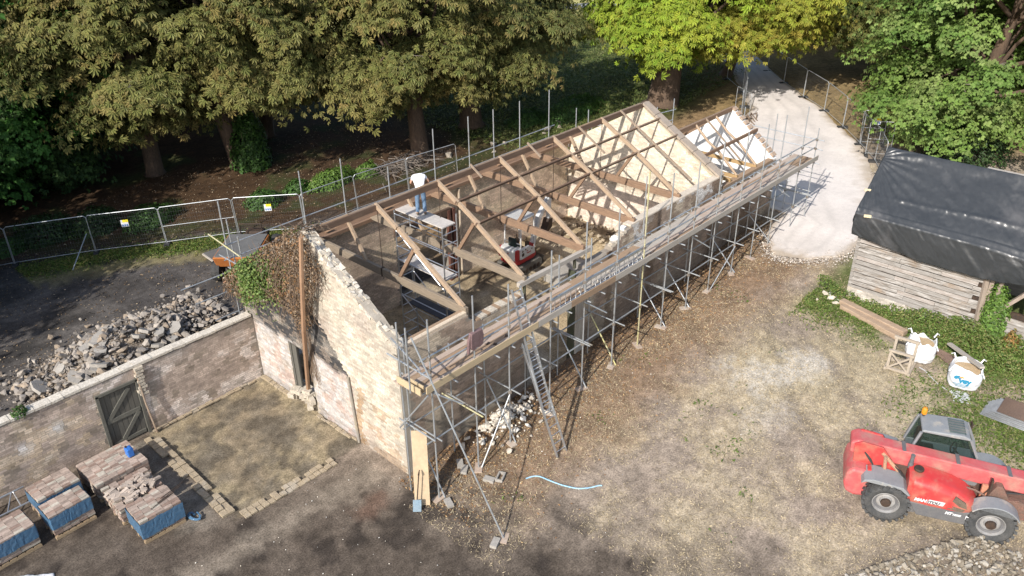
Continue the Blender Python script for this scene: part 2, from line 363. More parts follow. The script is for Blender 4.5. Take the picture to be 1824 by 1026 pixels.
# concrete track running past the far end of the range, following the rise
def build_track():
    L = [(19.6, -2.3), (21.5, -.9), (23.9, -.5), (23.95, 2.5), (25.0, 5.2), (28, 6.3), (33, 6.75), (36.5, 8.2), (41.8, 12.2), (48, 17.5), (56, 25), (66, 36)]
    Rr = [(20.1, -3.4), (21.3, -4.6), (23.5, -4.7), (26.0, -4.1), (28.5, -3.3), (31, -2.15), (34.5, 0), (39, 4.4), (42.5, 8.6), (49, 14.8), (58, 22), (69, 33)]
    n = 420; m = 44; t = np.linspace(0, 1, n); ti = np.linspace(0, 1, len(L))
    l = np.stack([np.interp(t, ti, [p[k] for p in L]) for k in (0, 1)], -1); r = np.stack([np.interp(t, ti, [p[k] for p in Rr]) for k in (0, 1)], -1)
    l += (np.stack([fbm(t * 40, t * 0 + 3, 3), fbm(t * 70, t * 0 + 9, 4)], -1) - .5) * .5; r += (np.stack([fbm(t * 40, t * 0 + 13, 3), fbm(t * 40, t * 0 + 19, 3)], -1) - .5) * .3
    s = np.linspace(0, 1, m)[None, :, None]; P = l[:, None] * (1 - s) + r[:, None] * s
    Z = ground_z(P[..., 0], P[..., 1]) * .0 + .05 * np.clip(P[..., 0], 0, 46) + .075
    edge = np.minimum(s[..., 0], 1 - s[..., 0]); Z = Z - .07 * (edge < .01)
    V = np.concatenate([P, Z[..., None]], -1).reshape(-1, 3); I = np.arange(n * m).reshape(n, m)
    Fq = np.stack([I[:-1, :-1], I[1:, :-1], I[1:, 1:], I[:-1, 1:]], -1).reshape(-1, 4)
    px, py = P[..., 0], P[..., 1]; ss = np.broadcast_to(s[..., 0], px.shape); nA = fbm(px * .6, py * .6, 4); nB = fbm(px * 2.2, py * 2.2 + 7, 4)
    K = C(.60, .55, .51) * (.86 + .28 * nA[..., None]) * (.92 + .16 * nB[..., None])
    wob = .03 * (fbm(px * .25 + 3, py * .25, 2) - .5); wt = sum(np.exp(-((ss - c_ + wob) / .035) ** 2) for c_ in (.30, .50, .70)); K = K * (1 - .13 * (wt * (.4 + .9 * nB))[..., None])
    ed = np.minimum(ss, 1 - ss); dust = np.maximum(1 - sstep(.0, .13, ed + (nB - .5) * .12), (1 - sstep(.01, .06, np.broadcast_to(t[:, None], ss.shape) + (nB - .5) * .05))); K = K * (1 - .75 * dust[..., None]) + C(.36, .285, .20) * .75 * dust[..., None]
    mm = mat('concrete_track', None, src='attr', rough=.92, fine=.10, fscale=22, fine2=.06, f2scale=5, bump=.3, bscale=30)
    me = np_mesh('track', V, Fq, mm, K.reshape(-1, 3), True); o = bpy.data.objects.new('concrete_track', me); col.objects.link(o)
    tag(o, 'pale concrete track leading away under the trees', 'track', kind='structure')
build_track()
# distant park path in the meadow
def park_path():
    P = [(50, 40), (56, 37.5), (62, 34.5), (74, 27)]; mb = MB()
    for i in range(len(P) - 1):
        a = Vector((*P[i], 0)); b = Vector((*P[i + 1], 0)); d = (b - a).normalized(); nn = Vector((-d.y, d.x, 0)) * 1.3
        z = 2.36; mb.quad((a - nn) + Vector((0, 0, z)), (b - nn) + Vector((0, 0, z)), (b + nn) + Vector((0, 0, z)), (a + nn) + Vector((0, 0, z)))
    o = mb.build('park_path', mat('park_tarmac', (.24, .24, .25), (.2, .2, .21)), recalc=False); tag(o, 'grey tarmac park path crossing the bright meadow', 'path', kind='structure')
park_path()

# ------------------------------------------------------------------ common materials
M_BRICK = mat('brick_joined', None, src='attr', rough=.9, fine=.22, fscale=16, fine2=.2, f2scale=1.6, spec=.15)
M_BRICKO = mat('brick_single', None, src='obj', rough=.9, fine=.22, fscale=16, fine2=.2, f2scale=1.6, spec=.15)
M_MORTAR = mat('lime_mortar', (.42, .37, .30), (.30, .26, .21), scale=3, fine=.2, rough=.95)
M_MORTARD = mat('old_mortar', (.20, .17, .14), (.30, .26, .21), scale=2.5, fine=.2, rough=.95)
M_CREAM = mat('cream_limewash', (.64, .55, .41), (.52, .44, .33), scale=2.2, contrast=.7, fine=.18, fscale=18, rough=.95, bump=.5, bscale=14, c3=(.33, .25, .17), c3scale=1.6, c3amt=.15)
M_WHITEW = mat('white_limewash', (.80, .79, .76), (.70, .69, .66), scale=1.3, contrast=.5, fine=.06, fscale=15, rough=.9, bump=.2)
M_COPE = mat('lime_coping', (.56, .50, .40), (.36, .31, .25), scale=6, fine=.3, fscale=18, rough=.95, bump=.6)
M_TIM = mat('fresh_rafter_timber', (.40, .295, .20), (.30, .215, .145), scale=3, stretch=(3, 3, 3), fine=.25, fscale=14, rough=.8)
M_TIE = mat('old_oak_beam', (.27, .17, .105), (.185, .12, .08), scale=3, stretch=(6, .6, 6), fine=.25, fscale=8, rough=.85, bump=.3)
M_TIEG = mat('grey_oak_beam', (.27, .215, .155), (.19, .15, .11), scale=3, stretch=(6, .6, 6), fine=.25, fscale=8, rough=.85, bump=.3)
M_PURL = mat('dark_purlin', (.10, .06, .04), (.17, .11, .075), scale=3, stretch=(.6, 6, 6), fine=.25, rough=.85)
M_PURLB = mat('brown_purlin', (.25, .155, .095), (.17, .105, .07), scale=3, stretch=(.6, 6, 6), fine=.25, rough=.85)
M_LATH = mat('grey_roof_lath', (.30, .23, .17), (.22, .165, .12), scale=6, fine=.25, rough=.9)
M_IRON = mat('dark_iron', (.035, .03, .028), (.09, .055, .035), scale=8, rough=.7, metal=.3)
M_STEEL = mat('galvanised_tube', (.50, .52, .53), (.38, .40, .41), scale=5, fine=.12, rough=.52, metal=.7, spec=.5, c3=(.40, .36, .28), c3scale=2.5, c3amt=.15)
M_STEELD = mat('rusty_coupler', (.30, .29, .27), (.24, .17, .11), scale=6, rough=.6, metal=.5)
M_YEL = mat('yellow_banded_tube', (.55, .50, .20), (.45, .43, .36), scale=2.2, rough=.5, metal=.3)
M_ALU = mat('aluminium', (.60, .61, .62), (.52, .53, .54), scale=4, fine=.08, rough=.36, metal=.85)
M_PLY = mat('new_toe_board', (.52, .41, .255), (.42, .32, .195), scale=3, stretch=(.7, 6, 6), fine=.12, rough=.8)
M_BOARD = mat('scaffold_board', (.34, .255, .195), (.43, .345, .28), scale=2.5, stretch=(.7, 7, 7), fine=.28, rough=.9, c3=(.46, .40, .33), c3scale=1.1, c3amt=.5)
M_BOARDG = mat('grey_board', (.43, .39, .34), (.33, .29, .24), scale=2.5, stretch=(.7, 7, 7), fine=.2, rough=.9)
M_BOARDB = mat('brown_board', (.26, .17, .105), (.33, .235, .155), scale=2.5, stretch=(.7, 7, 7), fine=.2, rough=.9)
M_DOOR = mat('dark_weathered_door', (.085, .080, .068), (.13, .12, .10), scale=3, stretch=(8, 8, .8), fine=.3, rough=.9)
M_COPEW = mat('white_coping', (.62, .57, .49), (.45, .40, .33), scale=6, fine=.3, fscale=18, rough=.95, bump=.6)
M_STONE = mat('pale_stone', None, src='obj', rough=.95, fine=.2, fscale=12, bump=.5, bscale=18, spec=.15)
M_STONEA = mat('pale_stone_joined', None, src='attr', rough=.95, fine=.25, fscale=12, bump=.5, bscale=18, spec=.15)
M_BLACKR = mat('black_rubber', (.022, .023, .024), (.05, .048, .045), scale=5, rough=.75, fine=.3, bump=.3)
M_CONC = mat('bare_concrete', (.36, .335, .30), (.26, .24, .21), scale=3, fine=.25, rough=.95, bump=.4)

# ------------------------------------------------------------------ brick courses
def in_poly(P, u, v):
    n = len(P); r = np.zeros(u.shape, bool); j = n - 1
    for i in range(n):
        (xi, yi), (xj, yj) = P[i], P[j]
        c = ((yi > v) != (yj > v)) & (u < (xj - xi) * (v - yi) / ((yj - yi) or 1e-9) + xi); r ^= c; j = i
    return r
BRICK_VARS = []
for k in range(6):
    mb = MB(); q = random.Random(k)
    mb.box((0, 0, 0), (1, 1, 1)); mb.v = [(x + q.uniform(-.035, .035), y, z + q.uniform(-.07, .07)) for x, y, z in mb.v]
    me = mb.mesh('brick'); me.materials.append(M_BRICKO); BRICK_VARS.append(me)
def brickwork(part, poly, U, Nn, orig, tint, near=300, pitch=(.225, .075), depth=.05, proud=.006, drop=.0, gain=1., size=(.216, .069)):
    """bricks as real pieces on one face of the wall `part`. (u,z) face coordinates; world = orig + U*u + z; Nn outward normal.
    The 300 nearest to the camera are single parts, the others one joined part."""
    U = np.array(U, float); Nn = np.array(Nn, float); orig = np.array(orig, float)
    us = [p[0] for p in poly]; vs = [p[1] for p in poly]
    rows = np.arange(min(vs) + pitch[1] / 2, max(vs), pitch[1]); B = []
    for k, z in enumerate(rows):
        w = np.where(nrs.rand(int((max(us) - min(us)) / .1) + 8) < .3, .113, pitch[0]); e = min(us) - pitch[0] + nrs.rand() * .2 + np.cumsum(w)
        e = e[e < max(us) + .3]; B.append(np.stack([e - w[:len(e)] / 2, np.full_like(e, z), w[:len(e)]], -1))
    B = np.concatenate(B); ok = np.ones(len(B), bool)
    for du in (-.42, .42): ok &= in_poly(poly, B[:, 0] + du * B[:, 2], B[:, 1])
    B = B[ok]; B = B[nrs.rand(len(B)) >= drop]; n = len(B)
    ln = B[:, 2] - .006 - nrs.rand(n) * .008; hh = np.full(n, size[1]) - nrs.rand(n) * .005
    pr = proud * (.5 + 1.2 * nrs.rand(n))
    T = tint(B[:, 0], B[:, 1]) * gain * (.80 + .40 * nrs.rand(n, 1)); T = np.clip(T, .01, .85)
    cen = orig + U * B[:, :1] + np.array([0, 0, 1.]) * B[:, 1:2] + Nn * (pr - depth / 2)[:, None]
    dist = np.linalg.norm(cen - CAM, axis=1); order = np.argsort(dist); pw = np.array(wloc(part))
    ang = math.atan2(U[1], U[0]); nn = 0
    for i in order[:near]:
        o = bpy.data.objects.new('brick', BRICK_VARS[i % 6]); col.objects.link(o); o.parent = part
        o.location = cen[i] - pw; o.scale = (ln[i], depth, hh[i]); o.rotation_euler = (0, 0, ang); o.color = (*T[i], 1)
    R = order[near:]
    if len(R):
        sx = np.array([-1, 1, 1, -1, -1, 1, 1, -1]) / 2; sy = np.array([-1, -1, 1, 1, -1, -1, 1, 1]) / 2; sz = np.array([-1, -1, -1, -1, 1, 1, 1, 1]) / 2
        V = cen[R][:, None] + U * (sx * ln[R][:, None])[..., None] + Nn * (sy * depth)[None, :, None] + np.array([0, 0, 1.]) * (sz * hh[R][:, None])[..., None]
        V = V + nrs.uniform(-1, 1, V.shape) * (np.abs(U) + np.array([0, 0, 1.])) * .004; V = V - pw
        f = np.array([(0, 1, 5, 4), (1, 2, 6, 5), (2, 3, 7, 6), (3, 0, 4, 7), (4, 5, 6, 7), (3, 2, 1, 0)])
        Fq = (np.arange(len(R)) * 8)[:, None, None] + f[None]
        me = np_mesh('brickwork', V.reshape(-1, 3), Fq.reshape(-1, 4), M_BRICK, np.repeat(T[R], 8, 0))
        o = link('brickwork', me, part); o['kind'] = 'stuff'
def wall_slab(name, mt, parent, poly, axis, a, b): 
    mb = MB(); mb.prism(poly, axis, a, b); return mb.build(name, mt, parent, tri=True)

STABLE = thing('brick_stable', 'long roofless brick stable range with bare roof trusses', 'building', (0, 0, 0))
# near gable -------------------------------------------------------
def ragged(pts, step=.25, amp=.04, seed=0):
    q = random.Random(seed); out = []
    for (a, b) in zip(pts[:-1], pts[1:]):
        L = math.dist(a, b); n = max(1, int(L / step))
        for k in range(n): out.append((a[0] + (b[0] - a[0]) * k / n + (q.uniform(-amp, amp) * .4 if k else 0), a[1] + (b[1] - a[1]) * k / n + (q.uniform(-amp, amp) if k else 0)))
    out.append(pts[-1]); return out
GAB = [(0, -.4), (0, 4.55)] + ragged([(0, 4.72), (1.6, 5.72), (1.75, 5.75), (4.15, 7.22), (6.5, 5.72), (8.3, 4.6)], .25, .03, 3)[0:] + [(8.66, 4.45), (8.66, -.4)]
DOOR = [(6.0, -.4), (6.0, 2.46), (4.78, 2.5), (4.78, -.4)]
gpoly = GAB + DOOR
def gab_tint(u, z):
    n = fbm(u * .8, z * .8, 4); n2 = fbm(u * 2.2 + 20, z * 2.2, 3)
    cream = C(.52, .465, .375); pink = C(.40, .32, .27); white = C(.46, .43, .41); tar = C(.036, .036, .037); org = C(.30, .19, .10)
    c = cream * (.75 + .45 * n2[:, None])
    a = sstep(.50, .66, n * .6 + n2 * .4 + .10 * (1.6 - z) * (z < 1.8)); c = c * (1 - a[:, None] * .7) + pink * a[:, None] * .7
    roof = np.where(u < 5.0, 2.45 + (u - 2.58) * 1.17, 4.83 - (u - 5.0) * .56)   # line of the vanished lean-to roof
    inside = (u > 2.52) & (z < roof)
    w = white * (.8 + .4 * n2[:, None]); a2 = sstep(.46, .62, n2 * .5 + fbm(u * 1.3 + 70, z * 1.3, 3) * .5); w = w * (1 - .75 * a2[:, None]) + C(.40, .28, .23) * .75 * a2[:, None]
    c = np.where(inside[:, None], w, c)
    band = inside * sstep(2.28, 2.62, z + (n2 - .5) * .55)
    c = c * (1 - band[:, None] * .97) + tar * (.7 + .8 * n2[:, None]) * band[:, None] * .97
    g = sstep(.5, .68, fbm(u * 1.1 + 50, z * 1.6 + 11, 4)) * .55; c = c * (1 - g[:, None]) + C(.36, .32, .27) * g[:, None]
    sp = sstep(.60, .68, vnoise(u * 7, z * 9)) * .4; c = c * (1 - sp[:, None]) + C(.34, .27, .21) * sp[:, None]
    # run-off streaks
    st = (np.abs(u - 2.2 - .15 * np.sin(z * 2)) < .16) & (z < 2.4); c[st] = c[st] * .3 + org * .7
    lo = (u < 2.3) & (z < 2.0) & (n2 > .52); c[lo] = c[lo] * .5 + org * .5
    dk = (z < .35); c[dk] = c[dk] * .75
    return c
gw = wall_slab('gable_wall', M_MORTAR, STABLE, gpoly, 'x', 0, .34)
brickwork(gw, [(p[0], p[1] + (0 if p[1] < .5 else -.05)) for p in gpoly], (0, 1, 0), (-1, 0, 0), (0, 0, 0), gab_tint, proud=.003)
mb = MB(); mb.prism([(2.62, 2.52), (4.55, 4.78), (5.0, 4.80), (8.27, 3.0), (8.27, 2.62), (7.2, 2.5), (6.05, 2.56), (4.7, 2.6), (3.6, 2.45)], 'x', -.0012, -.0002); mb.build('tar_coat', mat('old_tar', (.028, .028, .029), (.05, .048, .046), scale=4, fine=.3), gw, tri=True)
# broken lime coping on the right-hand slope
q = random.Random(5); t = 0.
while t < .985:
    dt = q.uniform(.018, .05); a = t; b = min(.99, t + dt * .96); t += dt
    nrm = Vector((0, -.52, .85))
    for sx_ in (.05, .17, .29):
        if q.random() < .12: continue
        pa = Vector((sx_ + q.uniform(-.02, .02), .1 + 4.05 * a, 4.71 + 2.48 * a)); pb = Vector((sx_ + q.uniform(-.02, .02), .1 + 4.05 * b, 4.71 + 2.48 * b)); off = nrm * q.uniform(-.04, .035)
        mb = MB(); mb.beam(pa + off, pb + off, q.uniform(.10, .16), q.uniform(.07, .13), nrm)
        mb.v = [(x + q.uniform(-.025, .025), y + q.uniform(-.025, .025), z + q.uniform(-.025, .025)) for x, y, z in mb.v]
        mb.build('coping_stone', (M_COPE, M_COPEW, M_COPE)[q.randrange(3)], gw)
mb = MB(); mb.beam((.12, 6.6, 5.66), (.12, 9.62, 3.66), .5, .07, (0, .55, .83)); mb.build('verge_slab', M_BOARDG, STABLE)
mb = MB(); mb.beam((-.12, 8.4, 4.28), (-.12, 9.5, 3.56), .22, .05, (0, .55, .83)); mb.build('barge_board', mat('rust_brown_board', (.32, .17, .10), (.25, .14, .09)), STABLE)
# door opening: dark jamb, threshold stones, inner darkness comes from the room
mb = MB(); mb.box((.10, 5.96, 1.2), (.2, .12, 2.5)); mb.box((.12, 5.84, 1.25), (.06, .14, 2.2)); mb.box((.12, 4.84, 1.2), (.16, .1, 2.5)); mb.box((.12, 5.4, 2.45), (.2, 1.2, .12)); mb.build('door_frame', M_DOOR, gw)
mb = MB(); mb.box((.06, 5.83, 1.25), (.05, .36, 2.2)); mb.build('door_leaf', M_DOOR, gw)
mb = MB(); mb.box((.19, 5.39, .15), (.26, 1.2, .96)); mb.build('threshold', M_COPE, gw)
for k in range(20):
    mb = MB(); mb.box((q.uniform(-.28, .26), 4.75 + q.uniform(0, 1.2), q.uniform(.04, .5) if k < 10 else q.uniform(.5, .68)), (q.uniform(.18, .32), q.uniform(.15, .3), q.uniform(.1, .2)), Matrix.Rotation(q.uniform(0, 3), 3, 'Z')); mb.build('threshold_stone', M_COPE, gw)
mb = MB(); mb.tube((-.05, 2.42, 0), (-.06, 2.58, 2.55), .05); mb.build('drain_pipe', mat('grey_pipe', (.22, .21, .20), (.33, .28, .2), scale=3), gw)
# front wall -------------------------------------------------------
FW = [(0.34, -.4), (0.34, 4.55), (2.9, 4.55), (2.9, 4.42), (3.2, 4.2)] + ragged([(3.25, 4.16), (5.5, 4.10)], .3, .05, 4) + [(5.5, 2.9), (5.6, 1.6), (5.55, -.4)]
FW2 = [(8.36, -.2), (8.36, 3.72), (8.8, 3.74), (8.85, 3.9), (10.4, 3.98), (10.45, 4.1), (10.7, 4.12), (10.7, 4.22), (10.95, 4.24), (10.95, 4.36), (11.25, 4.38), (11.3, 4.5), (11.6, 4.52), (11.62, 4.58), (18.38, 4.58), (18.38, -.2)]
def fw_tint(u, z):
    n = fbm(u * .7 + 5, z * .9, 4); n2 = fbm(u * 2 + 60, z * 2.4, 3)
    c = C(.25, .19, .145) * (.7 + .6 * n2[:, None]); a = sstep(.5, .64, n); c = c * (1 - a[:, None] * .8) + C(.38, .32, .24) * a[:, None] * .8
    b = sstep(.54, .66, n2) * (u > 9) * (z > 2.8); c = c * (1 - b[:, None]) + C(.46, .44, .41) * b[:, None]
    s = sstep(.55, .7, vnoise(u * 3.1, z * .25)) * (u > 8); c = c * (1 - s[:, None] * .65) + C(.10, .065, .04) * s[:, None] * .65
    l = sstep(2.2, 1.0, z) * .45; return c * (1 - l[:, None])  # bricks darken downwards: shade below the walkway put into the tint
fw = wall_slab('front_wall', M_MORTARD, STABLE, FW, 'y', .003, .35)
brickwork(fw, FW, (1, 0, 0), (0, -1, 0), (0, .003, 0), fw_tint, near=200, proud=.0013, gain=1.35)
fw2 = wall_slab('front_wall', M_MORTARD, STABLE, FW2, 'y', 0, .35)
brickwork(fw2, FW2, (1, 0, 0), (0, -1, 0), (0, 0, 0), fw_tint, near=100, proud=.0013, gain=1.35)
# wall head: mortar bed and surviving plates
mb = MB(); mb.box((1.62, .12, 4.60), (2.5, .14, .1)); mb.build('wall_plate', mat('new_plate', (.60, .50, .37), (.5, .4, .3)), STABLE)
mb = MB(); mb.box((1.62, .28, 4.585), (2.5, .13, .07)); mb.build('wall_plate', M_BOARDB, STABLE)
for k in range(14):
    x = 3.35 + k * .16; mb = MB(); mb.box((x, .17 + q.uniform(-.02, .02), 4.17), (.15, .33, .07), Matrix.Rotation(q.uniform(-.1, .1), 3, 'Z')); o = mb.build('capping_brick', M_COPE if k % 3 else M_BOARDB, fw)
mb = MB(); mb.beam((5.35, .12, 4.56), (9.25, .1, 4.52), .15, .16); mb.build('wall_plate', M_BOARDG, STABLE)
mb = MB(); mb.box((14.9, .175, 4.61), (6.7, .34, .07)); mb.build('wall_head', mat('wall_head_screed', (.60, .53, .43), (.45, .38, .30), scale=3, fine=.2), STABLE)
for k, (x, z) in enumerate([(10.55, 4.14), (10.8, 4.26), (11.05, 4.4), (11.35, 4.54), (10.62, 4.2), (10.9, 4.31), (11.2, 4.45)]):
    mb = MB(); mb.box((x, .12 + .1 * (k % 2), z), (.24, .2, .09), Matrix.Rotation(q.uniform(-.4, .4), 3, 'Z')); mb.build('loose_brick', M_WHITEW if k % 2 else M_COPE, fw2)
mb = MB(); mb.prism([(8.3, -.03), (8.78, -.03), (8.78, .36), (8.3, .36)], 'z', .1, 3.72); mb.build('pier', mat('pier_render', (.47, .43, .37), (.30, .25, .2), scale=2, stretch=(3, 3, .6)), STABLE, bevel=.05)
mb = MB(); mb.box((8.26, .16, 2.0), (.07, .3, 3.9)); mb.build('jamb_post', mat('mossy_post', (.05, .06, .03), (.08, .07, .05)), STABLE)
mb = MB(); mb.box((5.58, .16, 2.1), (.08, .3, 4.0)); mb.build('jamb_post', M_IRON, STABLE)
for x in (5.62, 8.3): mb = MB(); mb.box((x, .1, 4.3), (.07, .09, .5)); mb.build('prop_post', mat('mossy_post'), STABLE) if False else mb.build('prop_post', MATS['mossy_post'], STABLE)
# rear wall --------------------------------------------------------
RWp = [(0.34, -.3), (0.34, 4.30)] + ragged([(.4, 4.32), (18, 4.36)], .6, .03, 8) + [(18.1, -.3), (9.75, -.3), (9.75, 3.25), (6.9, 3.3), (6.9, -.3)]
def rw_tint(u, z):
    n = fbm(u * .6 + 25, z * .8, 4); n2 = fbm(u * 2 + 160, z * 2.4, 3)
    c = C(.27, .205, .15) * (.7 + .6 * n2[:, None]); a = sstep(.48, .66, n); c = c * (1 - a[:, None] * .7) + C(.36, .29, .20) * a[:, None] * .7
    d = (z < 1.85) & (u < 3.0); c = np.where(d[:, None], C(.62, .61, .60) * (.9 + .2 * n2[:, None]), c)
    l = (z < 1.2) & (u > 10); c = np.where(l[:, None], c * .8 + C(.1, .09, .08), c)
    g = (np.abs(u - 2.75) < .16) & (z < 1.5) & (n2 > .5); c = np.where(g[:, None], C(.10, .24, .40), c); return c
rw = wall_slab('rear_wall', M_MORTARD, STABLE, RWp, 'y', 8.3, 8.64)
brickwork(rw, RWp, (1, 0, 0), (0, -1, 0), (0, 8.3, 0), rw_tint, near=60, proud=.0013, gain=1.9)
mb = MB(); mb.box((9.2, 8.47, 4.36), (17.6, .3, .07)); mb.build('wall_head', MATS['wall_head_screed'], STABLE)
mb = MB(); mb.box((8.33, 8.30, 3.42), (3.1, .24, .34)); mb.build('lintel', mat('dark_lintel', (.07, .045, .035), (.12, .075, .05), scale=4), STABLE)
M_RED = mat('red_brown_post', (.16, .06, .04), (.10, .05, .035), scale=3, stretch=(5, 5, .6))
for x in (9.75, 10.05): mb = MB(); mb.box((x, 8.22, 1.75), (.14, .14, 3.5)); mb.build('door_post', M_RED, STABLE)
mb = MB(); mb.tube((10.4, 8.2, .1), (10.42, 8.2, 4.3), .06); mb.build('pale_pipe', mat('flaking_pipe', (.55, .47, .36), (.35, .26, .18), scale=4, stretch=(2, 2, 1)), STABLE)
# cross gable ------------------------------------------------------
CGp = [(.35, -.2), (.35, 4.6), (4.15, 6.93), (8.3, 4.5), (8.3, -.2)]
def cg_tint(u, z):
    n = fbm(u * .7 + 35, z * .9, 4); n2 = fbm(u * 2.5 + 90, z * 2.9, 3)
    c = C(.62, .54, .43) * (.85 + .25 * n2[:, None]); a = sstep(.54, .66, n2 * .5 + n * .5); c = c * (1 - .45 * a[:, None]) + C(.42, .28, .18) * .45 * a[:, None]
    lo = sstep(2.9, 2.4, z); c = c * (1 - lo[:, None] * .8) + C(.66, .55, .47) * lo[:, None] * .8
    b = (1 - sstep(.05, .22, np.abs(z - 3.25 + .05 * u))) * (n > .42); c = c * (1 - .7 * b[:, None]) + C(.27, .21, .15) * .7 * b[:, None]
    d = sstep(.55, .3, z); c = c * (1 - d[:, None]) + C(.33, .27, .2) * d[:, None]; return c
cg = wall_slab('cross_gable_wall', M_CREAM, STABLE, CGp, 'x', 18.07, 18.40)
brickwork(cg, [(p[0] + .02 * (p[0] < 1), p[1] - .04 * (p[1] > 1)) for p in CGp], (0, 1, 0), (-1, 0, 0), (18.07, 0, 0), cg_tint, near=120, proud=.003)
mb = MB(); mb.box((18.06, 2.55, 3.75), (.05, .36, .16)); mb.build('patch_hole', M_IRON, cg)
for (a, b) in (((.0, 4.62), (4.15, 7.06)), ((8.55, 4.5), (4.15, 7.04))):
    for k in range(6):
        t0, t1 = k / 6, (k + .97) / 6; mb = MB()
        mb.beam((18.235, a[0] + (b[0] - a[0]) * t0, a[1] + (b[1] - a[1]) * t0 + .04), (18.235, a[0] + (b[0] - a[0]) * t1, a[1] + (b[1] - a[1]) * t1 + .04), .42, .1, (0, 0, 1)); mb.build('coping_slab', mat('grey_coping', (.36, .30, .24), (.27, .22, .175), scale=4, fine=.2), cg)
# extension beyond the cross gable ---------------------------------
E1, E2, EW, EE, ER = 18.40, 23.5, 5.05, 4.03, 5.97
ef = wall_slab('extension_front_wall', M_MORTARD, STABLE, [(E1, .2), (E1, EE - .08), (E2, EE - .08), (E2, .2)], 'y', .02, .33)
brickwork(ef, [(E1 + .02, .3), (E1 + .02, EE - .1), (E2, EE - .1), (E2, .3)], (1, 0, 0), (0, -1, 0), (0, .02, 0), fw_tint, near=0, proud=.0013, gain=1.35)
wall_slab('extension_rear_wall', M_WHITEW, STABLE, [(E1, .2), (E1, EE - .1), (E2, EE - .1), (E2, .2)], 'y', 4.75, 5.05)
eg = wall_slab('end_gable_wall', M_WHITEW, STABLE, [(.05, .2), (.05, EE - .05)] + ragged([(.05, EE), (2.5, ER + .05), (5.0, EE)], .3, .04, 9) + [(5.0, .2)], 'x', 23.25, 23.55)
q = random.Random(8)
for k in range(22):
    t = (k + .5) / 22; y = .05 + 4.95 * t; z = (EE + (ER - EE) * min(t * 2, 2 - 2 * t)) + .09
    mb = MB(); mb.box((23.40 + q.uniform(-.03, .03), y, z), (.32, .2, .09), Matrix.Rotation((.66 if t < .5 else -.66) + q.uniform(-.1, .1), 3, 'X')); mb.build('capping_brick', mat('red_capping', (.30, .19, .13), (.42, .34, .26), scale=5), eg)
wall_slab('party_wall_face', M_WHITEW, STABLE, [(.36, .3), (.36, 4.0), (2.5, 5.8), (4.74, 4.0), (4.74, .3)], 'x', 18.403, 18.43)
mb = MB(); mb.box((20.9, .17, EE - .03), (4.6, .28, .08)); mb.build('wall_plate', M_BOARDB, STABLE)
# ------------------------------------------------------------------ roof timbers
def truss(x, tie_m, y0=.14, dz=0., back=True):
    t = MB(); t.beam((x, .08, 4.63 + dz), (x, 8.36, 4.63 + dz), .13, .29)
    root = t.build('roof_truss', tie_m, STABLE, bevel=.012)
    for s in (1, -1):
        Y = lambda y: y if s == 1 else BW - y
        if s == 1:   # front principal, cut at the purlins and scarfed
            pts = [(.22, 4.75), (2.25, 5.98), (3.2, 6.50), (4.12, 7.02)]
            mb = MB()
            for k in range(3):
                a, b = pts[k], pts[k + 1]; o = .045 * (k % 2)
                mb.beam((x + o, Y(a[0]), a[1] + .02 * k), (x + o, Y(b[0]) + .12, b[1] + .07), .095, .15)
            mb.build('rafter', M_TIM, root)
        else:
            mb = MB(); mb.beam((x, Y(.22), 4.75), (x, Y(4.12), 7.02), .095, .14); mb.build('rafter', M_TIE, root)
        mb = MB(); mb.beam((x, Y(3.25), 4.76 + dz), (x, Y(2.45), 5.98), .09, .12); mb.build('strut', M_TIM if s == -1 else M_TIE, root)
    mb = MB(); mb.tube((x, 4.15, 7.0), (x, 4.15, 4.35 + dz), .014, 6); mb.build('king_rod', M_IRON, root)
    mb = MB(); mb.box((x, 4.15, 4.63 + dz), (.15, .06, .32)); mb.build('iron_strap', M_IRON, root)
    return root
TR = [(2.93, M_TIEG), (5.67, M_TIEG), (8.81, M_TIE), (11.92, M_TIE), (15.09, M_TIE)]
for x, m_ in TR: truss(x, m_)
mb = MB(); mb.beam((.3, 4.15, 7.0), (18.2, 4.15, 7.0), .05, .2); mb.build('ridge_board', M_PURL, STABLE)
q = random.Random(12)
xs = np.linspace(.35, 18.0, 13)
for k in range(12):   # battens and torn felt left along the ridge
    mb = MB(); mb.beam((xs[k], 4.30 + q.uniform(-.02, .02), 7.06), (xs[k + 1] - .02, 4.30, 7.06), q.uniform(.2, .3), .05, (0, .5, .87)); mb.build('ridge_batten', M_LATH if k % 3 else M_BOARDB, STABLE)
mb = MB(); 
for k in range(150):
    x = q.uniform(.6, 18); y = 4.25 + q.uniform(0, .35); mb.beam((x, y, 7.06 - .55 * (y - 4.15)), (x + q.uniform(.1, .5), y + q.uniform(-.1, .1), 7.08 - .5 * (y - 4.15)), .02, .012)
mb.build('torn_felt', M_IRON, STABLE, kind='stuff')
for (y, z) in ((3.24, 6.45), (2.29, 5.90)):
    for (a, b) in ((5.6, 11.9), (11.92, 18.1)):
        mb = MB(); mb.beam((a, y, z + .12), (b, y, z + .12), .055, .13, (0, -.5, .86)); mb.build('purlin', M_PURL if a < 10 else mat('purlin_far', (.17, .11, .075), (.23, .16, .11), scale=3, stretch=(.6, 6, 6)), STABLE)
for (y, z) in ((5.05, 6.44), (6.05, 5.85), (7.3, 5.05)):
    for (a, b) in ((.34, 5.7), (5.72, 11.9), (11.93, 18.1)):
        mb = MB(); mb.beam((a, y, z + .1), (b, y, z + .1), .07, .17, (0, .5, .86)); mb.build('purlin', M_PURLB, STABLE)
mb = MB(); mb.beam((.4, 8.2, 4.47), (18, 8.2, 4.47), .16, .14); mb.build('wall_plate', M_PURLB, STABLE)
